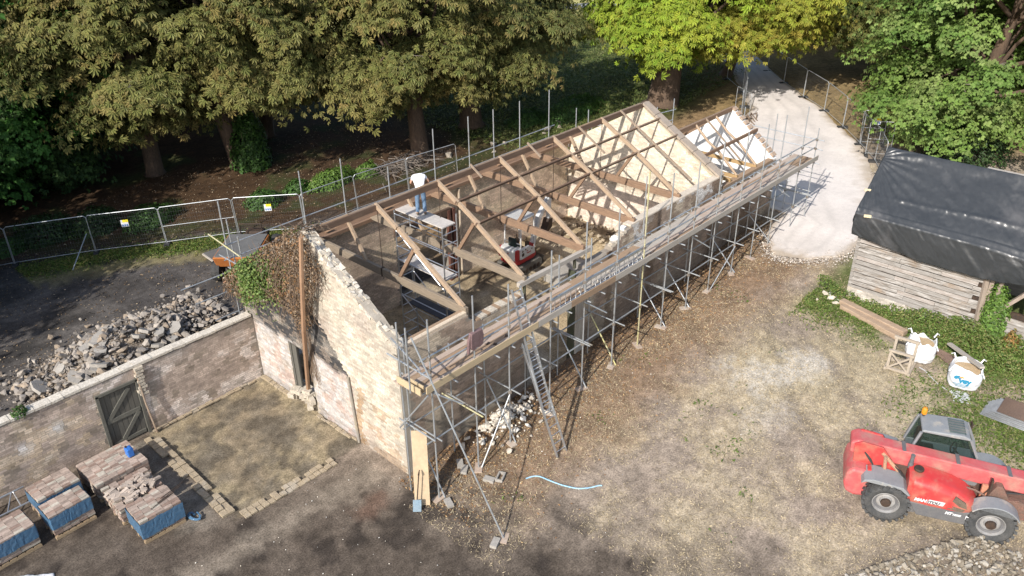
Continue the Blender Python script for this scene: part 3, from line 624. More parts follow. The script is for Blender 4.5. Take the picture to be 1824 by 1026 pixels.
for (x, ya, yb) in ((13.4, 4.1, 2.7), (16.3, 4.1, .3), (10.4, 4.2, 3.5), (7.3, 4.2, 3.6)):
    f = lambda y: 4.75 + 2.3 * (y - .2) / 3.95 + .17
    mb = MB(); mb.beam((x, ya, f(ya)), (x - .02, yb, f(yb)), .05, .07); mb.build('common_rafter', M_LATH, STABLE)
for k, x in enumerate((12.6, 12.85, 13.1, 13.35, 13.6, 13.85)):   # surviving slats on the rear slope
    mb = MB(); mb.beam((x, 4.35, 6.95), (x + .04, 6.6, 5.6), .05, .06); mb.build('rear_rafter', M_LATH, STABLE)
# extension roof
for k, x in enumerate((20.0, 21.75)):
    mb = MB(); mb.beam((x, .15, EE + .02), (x, 4.95, EE + .02), .10, .16); root = mb.build('roof_truss', mat('golden_beam', (.42, .28, .13), (.33, .22, .11), scale=3, stretch=(6, .6, 6)), STABLE)
    mb = MB(); mb.poly([(x, .2, EE + .1), (x, 1.2, 5.0), (x, 1.8, 5.35), (x, 2.5, ER)], [.058] * 4, 6); mb.build('rafter', M_TIM, root)
    mb = MB(); mb.beam((x, 4.85, EE + .1), (x, 2.5, ER), .1, .13); mb.build('rafter', M_TIE, root)
mb = MB(); mb.beam((18.42, 2.5, ER), (23.4, 2.5, ER), .06, .2); mb.build('ridge_board', M_PURLB, STABLE)
mb = MB(); mb.beam((18.5, 2.66, ER + .02), (23.3, 2.66, ER + .02), .2, .05, (0, .6, .8)); mb.build('ridge_batten', M_LATH, STABLE)
mb = MB(); mb.beam((18.42, 1.14, 5.2), (23.4, 1.14, 5.2), .08, .14); mb.build('purlin', M_PURLB, STABLE)
mb = MB(); mb.beam((18.42, 3.86, 5.2), (23.4, 3.86, 5.2), .08, .14); mb.build('purlin', M_PURLB, STABLE)
mb = MB(); mb.beam((20.85, 2.5, ER + .1), (20.8, .5, 4.55), .05, .07); mb.build('common_rafter', M_LATH, STABLE)
mb = MB(); mb.beam((19.3, .1, EE + .1), (19.9, 4.9, EE - .1), .1, .16); mb.build('collar_beam', MATS['golden_beam'], STABLE)
# low concrete plinths inside
mb = MB(); mb.box((13.4, 4.55, .28), (2.2, .9, .56), Matrix.Rotation(.05, 3, 'Z')); mb.build('concrete_plinth', M_CONC, STABLE, bevel=.03)
mb = MB(); mb.box((12.2, 3.35, .2), (1.0, .5, .4), Matrix.Rotation(.3, 3, 'Z')); mb.build('concrete_plinth', M_CONC, STABLE, bevel=.03)

# ------------------------------------------------------------------ garden wall with boarded door
GARD = thing('garden_wall', 'old whitewashed brick garden wall with pale coping running left from the stable gable', 'wall', (0, 8.2, 0))
GWp = [(-13.5, -.3), (-13.5, 2.60), (-.02, 2.55), (-.02, -.3), (-4.5, -.3), (-4.5, 2.08), (-5.72, 2.1), (-5.72, -.3)]
def gd_tint(u, z):
    n = fbm(u * .7 + 15, z * .9, 4); n2 = fbm(u * 2 + 260, z * 2.4, 3)
    pk = C(.325, .26, .215) * (.65 + .6 * n2[:, None]); wh = C(.50, .455, .42); og = C(.33, .25, .15)
    c = pk; a = sstep(.48, .64, n * .5 + n2 * .5); c = c * (1 - .65 * a[:, None]) + wh * .65 * a[:, None]
    le = (u < -5.6); b = sstep(.45, .6, n2) * le; c = c * (1 - .5 * b[:, None]) + og * .5 * b[:, None]
    d = sstep(.58, .68, fbm(u * 3 + 5, z * 3, 2)) * .5; c = c * (1 - d[:, None]) + C(.10, .085, .06) * d[:, None]
    s = sstep(2.1, 2.5, z) * .45 * (u > -4); c = c * (1 - s[:, None]) + C(.12, .10, .085) * s[:, None]
    for (cx, cz) in ((-7.05, 1.72), (-8.1, 1.5)):
        w = np.exp(-((u - cx) / .2) ** 2 - ((z - cz) / .2) ** 2); w = w * .6; c = c * (1 - w[:, None]) + C(.5, .5, .5) * w[:, None]
    return c
gwl = wall_slab('brick_wall', M_MORTARD, GARD, GWp, 'y', 8.2, 8.5)
brickwork(gwl, GWp, (1, 0, 0), (0, -1, 0), (0, 8.2, 0), gd_tint, proud=.0013, gain=1.45)
q = random.Random(21); x = -13.4
while x < -.1:
    L = q.uniform(.35, .75); x2 = min(-.06, x + L)
    mb = MB(); mb.beam((x, 8.34, 2.63 + q.uniform(-.01, .02)), (x2 - .012, 8.34, 2.63 + q.uniform(-.01, .02)), q.uniform(.33, .37), q.uniform(.07, .1)); mb.build('coping_stone', M_COPEW, gwl); x = x2
for k in range(9):
    mb = MB(); mb.box((-4.34 + q.uniform(-.05, .05), 8.14, 2.55 - k * .12), (q.uniform(.18, .3), .14, .09)); mb.build('quoin_stone', M_COPE, gwl)
dr = MB(); dr.box((-5.11, 8.26, 1.04), (1.2, .05, 2.08)); door = dr.build('boarded_door', M_DOOR, GARD)
for k in range(7):
    mb = MB(); mb.box((-5.62 + k * .17, 8.225, 1.03), (.155, .025, 2.02)); mb.build('plank', M_DOOR, door)
M_DOORL = mat('door_ledge', (.15, .145, .12), (.10, .095, .08), scale=4, fine=.25)
for a, b, w in (((-5.66, 8.195, 1.05), (-4.56, 8.195, 1.05), .14), ((-5.60, 8.19, 1.1), (-4.75, 8.19, 1.98), .13), ((-5.3, 8.19, .2), (-4.62, 8.19, .98), .13), ((-5.66, 8.195, .15), (-4.56, 8.195, .15), .12)):
    mb = MB(); mb.beam(a, b, .035, w); mb.build('brace', M_DOORL, door)
for a, b in (((-5.76, 8.19, 0), (-5.76, 8.19, 2.16)), ((-4.46, 8.19, 0), (-4.46, 8.19, 2.16)), ((-5.8, 8.19, 2.15), (-4.42, 8.19, 2.15))):
    mb = MB(); mb.beam(a, b, .1, .1, (0, 1, 0)); mb.build('door_frame', M_DOORL, door)
mb = MB(); mb.poly([(-4.32, 7.98, 0), (-4.40, 8.06, 1.3), (-4.42, 8.12, 2.55)], [.03, .028, .025], 6)
tag(mb.build('rusty_pole', mat('rusty_pole', (.25, .17, .11), (.33, .26, .2), scale=3)), 'thin rusty pole leaning on the garden wall beside the boarded door', 'pole')
# footing of the vanished lean-to
FOOT = thing('lean_to_footing', 'low broken brick footing of a demolished lean-to in front of the gable', 'wall footing', (-4.7, 2.3, 0))
q = random.Random(31)
M_FOOT = mat('footing_stone', (.40, .325, .22), (.27, .215, .15), scale=5, fine=.3, bump=.5, c3=(.38, .34, .28), c3scale=1.5, c3amt=.4)
def footing(a, b, n, w, z):
    a = Vector(a); b = Vector(b)
    for k in range(n):
        p = a.lerp(b, (k + .5) / n); L = (b - a).length / n; d = (b - a).normalized()
        for s in (-.5, .5):
            if q.random() < .12: continue
            mb = MB(); pp = p + Vector((-d.y, d.x, 0)) * s * w * .5; mb.box((pp.x, pp.y, z / 2 + q.uniform(-.03, .02)), (L * q.uniform(.85, .97), w * .47, z), Matrix.Rotation(math.atan2(d.y, d.x) + q.uniform(-.06, .06), 3, 'Z')); mb.build('footing_stone', M_FOOT, FOOT)
footing((-4.75, 2.35, 0), (-4.62, 7.9, 0), 20, .42, .07); footing((-4.5, 2.3, 0), (-1.2, 2.25, 0), 16, .40, .05)
footing((-.1, 6.2, 0), (-.1, 8.1, 0), 7, .16, .08); footing((-.1, 2.5, 0), (-.1, 4.7, 0), 8, .14, .05)
footing((-4.4, 8.1, 0), (-.2, 8.1, 0), 15, .16, .05)

# ------------------------------------------------------------------ timber prop and ivy on the gable
mb = MB(); mb.poly([(.06, 5.30, .66), (-.20, 4.72, 2.2), (-.52, 4.0, 3.95), (-.62, 3.50, 5.9), (-.56, 3.28, 7.45)], [.078, .078, .076, .074, .07], 6)
o = mb.build('timber_prop', mat('prop_timber', (.33, .20, .12), (.25, .15, .09), scale=3, stretch=(5, 5, .7)), None)
tag(o, 'long timber pole propped upright against the ivied stable gable', 'pole')
IVY = thing('ivy', 'mat of dead brown ivy with a green patch hanging on the stable gable top', 'climbing plant', (-.2, 6.2, 4.0))
def ivy_in(y, z):
    P = [(3.25, 6.5), (3.0, 6.2), (3.75, 5.0), (4.0, 4.0), (4.45, 3.6), (5.0, 4.2), (5.9, 4.35), (7.2, 3.9), (8.3, 3.5), (9.3, 3.45), (9.2, 3.95), (6.0, 6.15), (4.2, 7.4), (3.7, 7.15)]
    return in_poly(P, np.asarray(y), np.asarray(z))
def leaf_cloud(name, P, Nrm, size, cols, m, parent, spread=.5, kind=None, aspect=.55, seed=0):
    """one small folded leaf (2 quads) per point"""
    r = np.random.RandomState(seed); n = len(P)
    nn = Nrm + r.normal(0, spread, (n, 3)); nn /= np.linalg.norm(nn, axis=1)[:, None]
    t = r.normal(0, 1, (n, 3)); t -= nn * np.sum(t * nn, 1)[:, None]; t /= np.linalg.norm(t, axis=1)[:, None]; b = np.cross(nn, t)
    s = np.asarray(size) * (.7 + .6 * r.rand(n)); s = s[:, None]
    a0 = P - t * s * .5; a1 = P + b * s * aspect * .5 + nn * s * .08; a2 = P + t * s * .5 - nn * s * .12; a3 = P - b * s * aspect * .5 + nn * s * .08
    V = np.stack([a0, a1, a2, a3], 1).reshape(-1, 3)
    Fq = np.arange(n * 4).reshape(n, 4); off = np.array(wloc(parent)) if parent is not None else 0
    me = np_mesh(name, V - off, Fq, m, np.repeat(np.clip(cols, .004, .9), 4, 0)); return link(name, me, parent, kind=kind)
M_LEAF = mat('leaf', None, src='attr', rough=.55, fine=.12, fscale=6, trans=.28, spec=.35)
M_DEAD = mat('dead_stem', (.20, .145, .10), (.12, .08, .055), scale=6, fine=.3)
def rand_in(n, seed, y0=2.9, y1=9.4, z0=3.4, z1=7.5):
    r = np.random.RandomState(seed); out = []
    while len(out) < n:
        y, z = r.uniform(y0, y1, 4000), r.uniform(z0, z1, 4000); k = ivy_in(y, z); out += list(zip(y[k], z[k]))
    return np.array(out[:n])
q = random.Random(4); mb = MB()
for (y, z) in rand_in(520, 1):
    x = -.05 - q.random() * .38; p = [Vector((x, y, z))]; d = Vector((q.uniform(-.2, .1), q.uniform(-.7, .7), q.choice((-1, -1, -.6, .5))))
    for k in range(4): p.append(p[-1] + d * .16 + Vector((q.uniform(-.07, .05), q.uniform(-.09, .09), q.uniform(-.05, .05))))
    mb.poly(p, [.014, .012, .010, .008, .004], 4, False)
for k in range(26):
    p = [Vector((-.06, 4.9 + q.uniform(-.5, .4), 3.6 - q.random() * .4))]
    for j in range(5): p.append(p[-1] + Vector((0, q.uniform(-.12, .04), -.25 - .2 * q.random())))
    mb.poly(p, .008, 4, False)
for k in range(26):   # runners trailing over the ridge
    p = [Vector((q.uniform(-.2, .4), 4.0 + q.uniform(-.3, .4), 7.25 + q.random() * .1))]
    for j in range(4): p.append(p[-1] + Vector((q.uniform(-.02, .25), q.uniform(-.1, .12), q.uniform(-.1, .05))))
    mb.poly(p, [.018, .016, .012, .01, .006], 4, False)
mb.build('dead_stems', M_DEAD, IVY, kind='stuff', recalc=False)
P = rand_in(5200, 2); r = np.random.RandomState(5); X = -.06 - r.rand(len(P)) ** .8 * .40
cc = np.array([(.23, .15, .085), (.30, .17, .08), (.17, .12, .08), (.27, .20, .13)])[r.randint(0, 4, len(P))] * (.6 + .7 * r.rand(len(P), 1))
leaf_cloud('dead_leaves', np.stack([X, P[:, 0], P[:, 1]], -1), np.array([-1., 0, .2]), .085, cc, M_LEAF, IVY, .8, 'stuff', .7, 6)
r = np.random.RandomState(8); n = 3600
cy = np.concatenate([r.normal(6.75, .55, 2300), r.normal(8.2, .5, 900), r.normal(5.9, .5, 400)]); cz = np.concatenate([r.normal(4.75, .36, 2300), r.normal(3.85, .28, 900), r.normal(5.4, .35, 400)])
cz = np.minimum(cz, 5.75 - .64 * (cy - 6.5) + .05); X = -.12 - r.rand(n) * .55 * np.exp(-((cy - 6.9) / 1.2) ** 2) - .1 * r.rand(n)
cc = np.array([(.10, .16, .035), (.14, .20, .05), (.07, .12, .03), (.20, .24, .075)])[r.randint(0, 4, n)] * (.7 + .6 * r.rand(n, 1))
leaf_cloud('green_leaves', np.stack([X, cy, cz], -1), np.array([-.8, -.1, .6]), .10, cc, M_LEAF, IVY, .7, 'stuff', .8, 9)

# ------------------------------------------------------------------ scaffolding
_mb = MB(); _mb.box((0, 0, 0), (.09, .06, .09)); _mb.box((0, .045, 0), (.05, .05, .10)); COUPLER = _mb.mesh('coupler'); COUPLER.materials.append(M_STEELD)
T = .0255
SC = thing('scaffolding', 'galvanised tube scaffolding with boarded walkway along the front of the stable', 'scaffolding', (0, -1.5, 0))
YO, YI = -1.509, -.36
OX = [-.08, 1.63, 3.11, 5.08, 6.83, 8.6, 10.25, 11.83, 13.6, 15.3, 17.2, 18.9, 20.5, 22.62, 24.15]
OT = [6.33, 6.34, 6.1, 6.46, 6.83, 6.7, 7.55, 7.02, 6.93, 7.34, 7.17, 7.1, 7.1, 6.99, 5.64]
def part_tube(name, a, b, m=M_STEEL, r=T, par=SC): mb = MB(); mb.tube(a, b, r, 8); return mb.build(name, m, par, smooth=False)
for k, (x, zt) in enumerate(zip(OX, OT)):
    zg = gz(x, YO); st = part_tube('standard', (x, YO, zg - .02), (x + .02, YO, zt), M_YEL if k == 6 else M_STEEL)
    mb = MB(); mb.box((x, YO, zg + .03), (.15, .15, .012)); mb.box((x, YO, zg + .008), (.45, .24, .05), Matrix.Rotation(k * .7, 3, 'Z')); mb.build('sole_board', M_BOARD, st)
    zi = 5.25 if k in (0, 4, 5, 6) else 4.25
    part_tube('standard', (x + .05, YI, gz(x, YI) - .02), (x + .05, YI, zi if k != 7 else 6.6))
    for p in [(x, YO, z) for z in (2.23, 4.0, 4.66, 5.08)] + [(x + .05, YI, 2.23), (x + .05, YI, 4.0)]:
        o = link('coupler', COUPLER, st, at=p); o.rotation_euler = (0, 0, .5 + x)
for y, zz in ((YO + .05, (2.23, 4.0, 4.66, 5.08)), (YI - .05, (2.23, 4.0))):
    for z in zz:
        a = -.35
        for b in (6.1, 12.2, 18.3, 24.4): part_tube('ledger', (a, y, z), (b, y, z)); a = b - .25; y += .004
for k, x in enumerate(OX):
    d = (k * 37 % 11) / 11
    part_tube('transom', (x + .07, -1.75 - .25 * d, 2.30), (x + .07, -.12, 2.30)); part_tube('transom', (x + .08, -1.78 + .1 * d, 3.94), (x + .08, -.1, 3.94))
    if k < len(OX) - 1: part_tube('transom', (x + .85, -1.70 - .1 * d, 3.945), (x + .85, -.12, 3.945))
    if k in (1, 4, 7): part_tube('transom', (x - .1, -1.9, 2.36), (x - .1, -.1, 2.36), M_YEL if k == 1 else M_STEEL)
for k in (0, 2, 4, 5, 7, 8, 10, 12): part_tube('ledge_brace', (OX[k] + .13, YI, 2.15), (OX[k] + .13, YO - .12, gz(OX[k], YO) + .02), M_YEL if k == 5 else M_STEEL)
for (x0, z0, x1, z1) in ((1.7, .1, 3.05, 2.2), (15.4, .85, 17.15, 2.2), (6.9, .4, 6.95, .41)): 
    if x1 - x0 > .5: part_tube('face_brace', (x0, YO - .07, z0), (x1, YO - .07, z1))
for k in range(0, 13, 2): part_tube('face_brace', (OX[k] + .15, YO + .12, 3.8), (OX[k] + .95, YO + .12, 4.0) if k % 4 else (OX[k] + .9, YO - .3, 3.2))
part_tube('raker', (.03, -4.09, .03), (-.60, -1.45, 6.0)); mb = MB(); mb.box((.05, -4.1, .02), (.4, .22, .05), Matrix.Rotation(.5, 3, 'Z')); mb.build('sole_board', M_BOARD, SC)
part_tube('end_rail', (-.62, -1.75, 5.1), (-.05, .15, 5.05)); part_tube('end_rail', (-.3, -1.75, 4.66), (-.28, .1, 4.66)); part_tube('end_rail', (-.22, -1.7, 2.4), (-.22, -.1, 2.4)); part_tube('end_brace', (-.3, -1.6, 4.0), (-.45, -.4, 2.35)); part_tube('end_rail', (24.3, -1.8, 5.05), (24.3, 2.4, 5.05)); part_tube('end_rail', (24.3, -1.8, 4.6), (24.3, 2.4, 4.6))
part_tube('standard', (-.42, -.62, .0), (-.42, -.62, 6.05)); part_tube('standard', (-.70, -1.35, 4.2), (-.70, -1.35, 6.3))
for y in (.6, 2.3): part_tube('standard', (24.2, y, gz(24.2, y)), (24.2, y, 5.9)); part_tube('end_rail', (24.2, -1.6, 2.3 + .1 * y), (24.2, 2.4, 2.3 + .1 * y))
q = random.Random(17)
for row in range(5):
    y = -.53 - row * .205; x = -.55 + .02 * row
    for L in (3.9, 3.9, 3.9, 3.9, 3.9, 3.9, 2.2):
        x2 = min(24.4, x + L); mb = MB(); mb.beam((x + .006, y, 4.065 + q.uniform(0, .012)), (x2, y + q.uniform(-.012, .012), 4.065 + q.uniform(0, .012)), .198, .038)
        mb.build('scaffold_board', (M_BOARD, M_BOARD, M_BOARDG, M_BOARDB)[q.randrange(4)] if x > 4 else (M_BOARDB if row % 2 else M_BOARD), SC); x = x2
for (a, b, m_) in ((-.35, 4.35, M_PLY), (4.38, 6.0, M_BOARDG), (6.02, 8.4, M_BOARDB), (8.42, 12.3, M_BOARDG), (12.32, 16.2, M_BOARDG), (16.22, 20.1, M_BOARDG), (20.12, 24.35, M_BOARDG)):
    mb = MB(); mb.beam((a, -1.615, 4.20), (b, -1.615, 4.20), .036, .225); mb.build('toe_board', m_, SC)
mb = MB(); mb.beam((-.5, -1.55, 4.19), (-.5, -.55, 4.19), .036, .22); mb.build('toe_board', M_PLY, SC)
mb = MB(); mb.beam((-.34, -1.5, 4.2), (-.34, -.9, 4.2), .036, .2); mb.build('toe_board', M_PLY, SC)
# rear scaffolding
RS = thing('scaffolding', 'galvanised scaffold poles and rails standing along the rear wall of the stable', 'scaffolding', (9, 9.9, 0))
RX = [.36, 3.76, 5.69, 8.0, 10.62, 12.77, 14.4, 16.22, 18.4, 20.6]; RT = [6.44, 6.59, 6.55, 5.56, 6.54, 6.58, 6.54, 6.53, 6.61, 5.2]
for x, zt in zip(RX, RT):
    part_tube('standard', (x, 9.9, gz(x, 9.9)), (x + .01, 9.9, zt), par=RS); part_tube('standard', (x + .1, 8.95, gz(x, 9)), (x + .1, 8.95, 4.3), par=RS)
    part_tube('transom', (x + .06, 10.2, 3.7), (x + .06, 8.8, 3.7), par=RS)
for (z, x0) in ((4.70, .1), (4.15, .2), (3.65, -1.6), (2.9, -1.2), (1.95, -.6)):
    a = x0
    for b in (6, 12, 18.9): part_tube('ledger', (a, 9.95, z), (b, 9.95, z), par=RS); a = b - .2
part_tube('end_rail', (.25, 10.9, 4.9), (.3, 8.9, 4.62), M_YEL, par=RS); part_tube('end_rail', (.28, 10.4, 4.2), (.3, 9.0, 4.2), par=RS)
part_tube('standard', (.55, 9.3, .1), (.55, 9.3, 5.2), par=RS); part_tube('standard', (.9, 10.5, 2.6), (.85, 10.5, 5.4), par=RS)
for row in range(4):
    for a in (1.0, 4.9, 8.8, 12.7, 16.6): mb = MB(); mb.box((a + 1.9, 9.1 + row * .22, 3.76), (3.85, .2, .038)); mb.build('scaffold_board', M_BOARD, RS)
# far corner guard frames
FS = thing('scaffold_frame', 'small cluster of scaffold poles and rails behind the step between the two roofs', 'scaffolding', (20, 7, 1))
for (x, y, zt) in ((18.9, 7.8, 5.9), (20.8, 6.2, 6.1), (22.0, 5.9, 5.7), (23.2, 5.7, 5.9)): part_tube('standard', (x, y, gz(x, y)), (x, y, zt), par=FS)
for (a, b) in (((20.6, 6.3, 5.3), (23.4, 5.7, 5.3)), ((20.6, 6.3, 4.8), (23.2, 5.7, 4.8)), ((18.7, 8, 5.0), (21.0, 6.1, 5.3)), ((18.7, 8, 4.5), (21.0, 6.1, 4.8)), ((19, 7.8, 4.1), (23.3, 6.2, 4.1))): part_tube('ledger', a, b, par=FS)

# ------------------------------------------------------------------ ladders
def ladder(name, label, feet, top, w, n, sw=.03, sd=.075, mt=None, grp=None):
    f = Vector(feet); t = Vector(top); d = (t - f).normalized(); sx = Vector((1, 0, 0)); sx = (sx - d * sx.dot(d)).normalized()
    th = thing(name, label, 'ladder', feet)
    nrm = d.cross(sx)
    for s in (-.5, .5): mb = MB(); mb.beam(f + sx * s * w, t + sx * s * w, sw, sd, nrm); mb.build('stile', mt or M_ALU, th)
    L = (t - f).length
    for k in range(n): p = f + d * (L * (k + .6) / n); mb = MB(); mb.tube(p - sx * w * .5, p + sx * w * .5, .014, 6); mb.build('rung', mt or M_ALU, th)
    return th
ladder('ladder', 'aluminium extension ladder leaning from the ground to the scaffold walkway', (3.78, -3.14, .2), (3.93, -1.50, 3.75), .44, 14)
ladder('ladder', 'narrower upper ladder section rising past the scaffold rail', (3.84, -2.55, 1.35), (3.98, -1.02, 5.45), .38, 16)
th = thing('ladder', 'aluminium ladder lying on its edge along the scaffold walkway', 'ladder', (7.8, -1.4, 4.1))
for z in (4.16, 4.58): mb = MB(); mb.beam((5.2, -1.42, z), (10.4, -1.42, z), .035, .07); mb.build('stile', M_ALU, th)
for k in range(19): mb = MB(); mb.tube((5.4 + k * .27, -1.42, 4.16), (5.4 + k * .27, -1.42, 4.58), .015, 6); mb.build('rung', M_ALU, th)
# jacket over the rail
mb = MB(); q = random.Random(2)
mb.prism([(-.22, .02), (.22, .02), (.27, -.2), (.24, -.5), (.10, -.56), (-.02, -.50), (-.16, -.58), (-.26, -.45), (-.25, -.15)], 'y', -.07, .07)
mb.prism([(-.24, -.02), (-.32, -.2), (-.36, -.62), (-.29, -.64), (-.22, -.3)], 'y', -.04, .05)
mb.v = [(1.72 + x, -1.52 + y, 5.14 + z) for x, y, z in mb.v]
o = mb.build('jacket', mat('faded_jacket', (.14, .085, .085), (.20, .13, .125), scale=6, fine=.3, bump=.6), None, bevel=.025); tag(o, 'dusty maroon jacket hung over the scaffold guard rail', 'jacket')
# lumps of mortar and brick lying on the walkway
q = random.Random(41)
CH = []
for k in range(10):
    bm = bmesh.new(); qq = random.Random(100 + k)
    for _ in range(13):
        v = Vector((qq.gauss(0, 1), qq.gauss(0, 1), qq.gauss(0, 1))).normalized(); bm.verts.new((v.x * .5 * qq.uniform(.85, 1.1), v.y * .5 * qq.uniform(.8, 1.1), v.z * .5 * qq.uniform(.7, 1.1)))
    bmesh.ops.convex_hull(bm, input=bm.verts); me = bpy.data.meshes.new('chunk'); bm.to_mesh(me); bm.free(); me.materials.append(M_STONE); CH.append(me)
def chunk(name, p, s, colr, rot=None):
    o = bpy.data.objects.new(name, q.choice(CH)); col.objects.link(o); o.location = p; o.scale = s
    o.rotation_euler = rot or (q.uniform(-.5, .5), q.uniform(-.5, .5), q.uniform(0, 6.28)); o.color = (*colr, 1); return o
for k in range(26):
    x = q.uniform(6.6, 11.0) if k < 18 else q.uniform(2.2, 3.6)
    o = chunk('mortar_lump', (x, q.uniform(-1.35, -1.05), 4.12), (q.uniform(.06, .2), q.uniform(.06, .14), q.uniform(.04, .1)), (.6, .54, .45) if k < 18 else (.1, .08, .07))
    tag(o, 'lump of white mortar lying on the scaffold walkway beside the flat ladder' if k < 18 else 'dark crumb of debris lying on the near end of the scaffold walkway', 'rubble', 'white mortar lumps on the walkway' if k < 18 else 'dark debris on the walkway')
# leaning scaffold board and shovel
mb = MB(); mb.beam((-.62, -1.36, .02), (-.10, -.82, 2.25), .46, .03, (-.72, -.6, .3)); o = mb.build('plywood_sheet', mat('dusty_ply', (.47, .36, .23), (.36, .27, .18), scale=2, fine=.12, fscale=9), None)
tag(o, 'tall dusty plywood board leaning on the scaffold by the gable corner', 'board')
sh = thing('shovel', 'blue bladed shovel with dark handle leaning on the plywood board', 'shovel', (-.85, -1.38, 0))
mb = MB(); mb.tube((-.82, -1.36, .3), (-.55, -1.22, 1.15), .018, 8); mb.build('shaft', M_IRON, sh); mb = MB(); mb.tube((-.63, -1.28, 1.16), (-.47, -1.16, 1.16), .016, 6); mb.tube((-.63, -1.28, 1.16), (-.55, -1.22, 1.04), .012, 6); mb.tube((-.47, -1.16, 1.16), (-.55, -1.22, 1.04), .012, 6); mb.build('grip', M_IRON, sh)
mb = MB(); mb.beam((-.92, -1.45, .02), (-.81, -1.36, .36), .25, .018, (-.5, -.6, .5)); mb.build('blade', mat('blue_steel', (.20, .30, .38), (.28, .33, .36), rough=.45, metal=.4), sh, bevel=.004)
# blue water hose
pts = [Vector((2.2 + 1.25 * t + .08 * math.sin(t * 9), -3.0 - 2.1 * t + .18 * math.sin(t * 7), 0)) for t in np.linspace(0, 1, 24)]
for p in pts: p.z = gz(p.x, p.y) + .025
mb = MB(); mb.poly(pts, .022, 8); tag(mb.build('hose', mat('blue_hose', (.22, .42, .58), (.35, .5, .6), rough=.5)), 'short length of blue water hose lying on the dry ground', 'hose')
for k, (x, y, rz, hollow) in enumerate(((1.35, -.95, .9, 0), (1.25, -1.25, .6, 0), (1.75, -2.35, .45, 1), (1.45, -2.15, 1.9, 0), (-.28, -4.05, .4, 0), (-.05, -1.9, 1.2, 0))):
    mb = MB()
    if hollow:
        for a in ((0, .09, .4, .05), (0, -.09, .4, .05), (.18, 0, .04, .13), (-.18, 0, .04, .13)): mb.box((a[0], a[1], .05), (a[2], a[3], .1))
    else: mb.box((0, 0, .05), (.36, .2, .1))
    o = mb.build('concrete_block', M_CONC, None, local=True); o.location = (x, y, gz(x, y)); o.rotation_euler = (0, 0, rz)
    tag(o, ['concrete block in the shade under the scaffold, farther of the pair', 'concrete block in the shade under the scaffold, nearer of the pair', 'hollow frogged block lying open side up near the second scaffold foot', 'flat concrete block against the second scaffold foot', 'pale block lying beside the foot of the raking tube', 'block lying behind the first scaffold foot at the gable corner'][k], 'block')
# ------------------------------------------------------------------ rubble heaps
STV = [np.array([v.co for v in m.vertices]) for m in CH]; STF = [np.array([p.vertices for p in m.polygons]) for m in CH]
def heap(name, label, group, n, pos, size, colf, cat='rubble', near=150, seed=1, flat=.6, stuff_label=None, where=None):
    r = np.random.RandomState(seed); P = pos(r, n); S = size(r, n); K = colf(r, n)
    P[:, 2] = ground_z(P[:, 0], P[:, 1]) + S * .22 + P[:, 2]
    vis = S / np.linalg.norm(P - CAM, axis=1); order = np.argsort(-vis)
    lum = K.mean(1); lq = np.quantile(lum, [.33, .67]); sq = np.quantile(S[order[:near]], [.34, .67])
    for i in order[:near]:
        o = chunk(name, P[i], (S[i] * r.uniform(.8, 1.4), S[i] * r.uniform(.7, 1.1), S[i] * r.uniform(flat * .6, flat * 1.3)), K[i], (r.uniform(-.7, .7), r.uniform(-.7, .7), r.uniform(0, 6.28)))
        tone = ('dark', 'mid toned', 'pale')[int(np.searchsorted(lq, lum[i]))]; sz = ('small', 'middling', 'large')[int(np.searchsorted(sq, S[i]))]
        tag(o, f'{sz} {tone} {label}, {where(P[i])}' if where else f'{sz} {tone} {label}', cat, group)
    rest = order[near:]
    if len(rest):
        Vs = []; Fs = []; Cs = []; b = 0
        for i in rest:
            k = i % len(CH); a = r.uniform(0, 6.28, 3); R = (Matrix.Rotation(a[2], 3, 'Z') @ Matrix.Rotation(a[0], 3, 'X')); V = (STV[k] * np.array([S[i] * 1.1, S[i] * .9, S[i] * flat])) @ np.array(R).T + P[i]
            Vs.append(V); Fs.append(STF[k] + b); b += len(V); Cs.append(np.repeat(K[i][None], len(V), 0))
        me = np_mesh(name + '_rest', np.concatenate(Vs), np.concatenate(Fs), M_STONEA, np.concatenate(Cs)); o = link(name + '_spoil', me); o['kind'] = 'stuff'; o['label'] = stuff_label or label; o['category'] = cat
def pos_back(r, n):
    t = r.rand(n); x = -6.9 + 8.2 * t + r.normal(0, .35, n); y = 13.1 + .12 * (x + 3) + r.normal(0, 1.25, n); return np.stack([x, y, r.rand(n) * .12], -1)
heap('rubble_chunk', 'concrete lump behind the garden wall', 'lumps of the rubble heap behind the garden wall', 4200, pos_back, lambda r, n: .05 + .36 * r.rand(n) ** 6, lambda r, n: np.array([(.26, .23, .20), (.30, .265, .225), (.21, .19, .17), (.28, .225, .17)])[r.randint(0, 4, n)] * (.75 + .5 * r.rand(n, 1)), near=230, seed=3, flat=.6, where=lambda p: 'at the left end' if p[0] < -4.5 else ('above the boarded door' if p[0] < -2 else 'towards the ivied gable'), stuff_label='small broken concrete spoil filling the heap behind the garden wall')
q = random.Random(88)
for k in range(16):
    x = q.uniform(-6.6, -.6); y = 13.0 + .12 * (x + 3) + q.uniform(-1.2, .9); w = q.uniform(.45, .85)
    mb = MB(); n_ = 7; pts = [(w * .5 * q.uniform(.7, 1.1) * math.cos(6.283 * j / n_), w * .5 * q.uniform(.6, 1.0) * math.sin(6.283 * j / n_)) for j in range(n_)]; mb.prism(pts, 'z', -.06, .06)
    o = mb.build('broken_concrete', M_CONC, None, local=True); o.location = (x, y, gz(x, y) + .14); o.rotation_euler = (q.uniform(-.45, .45), q.uniform(-.45, .45), q.uniform(0, 6)); tag(o, f"flat broken concrete slab {'tilted to the left' if o.rotation_euler.y < 0 else 'tilted to the right'} on the heap {'at its left end' if x < -4.5 else ('above the boarded door' if x < -2.4 else 'towards the gable')}", 'rubble', 'broken slabs on the rubble heap')
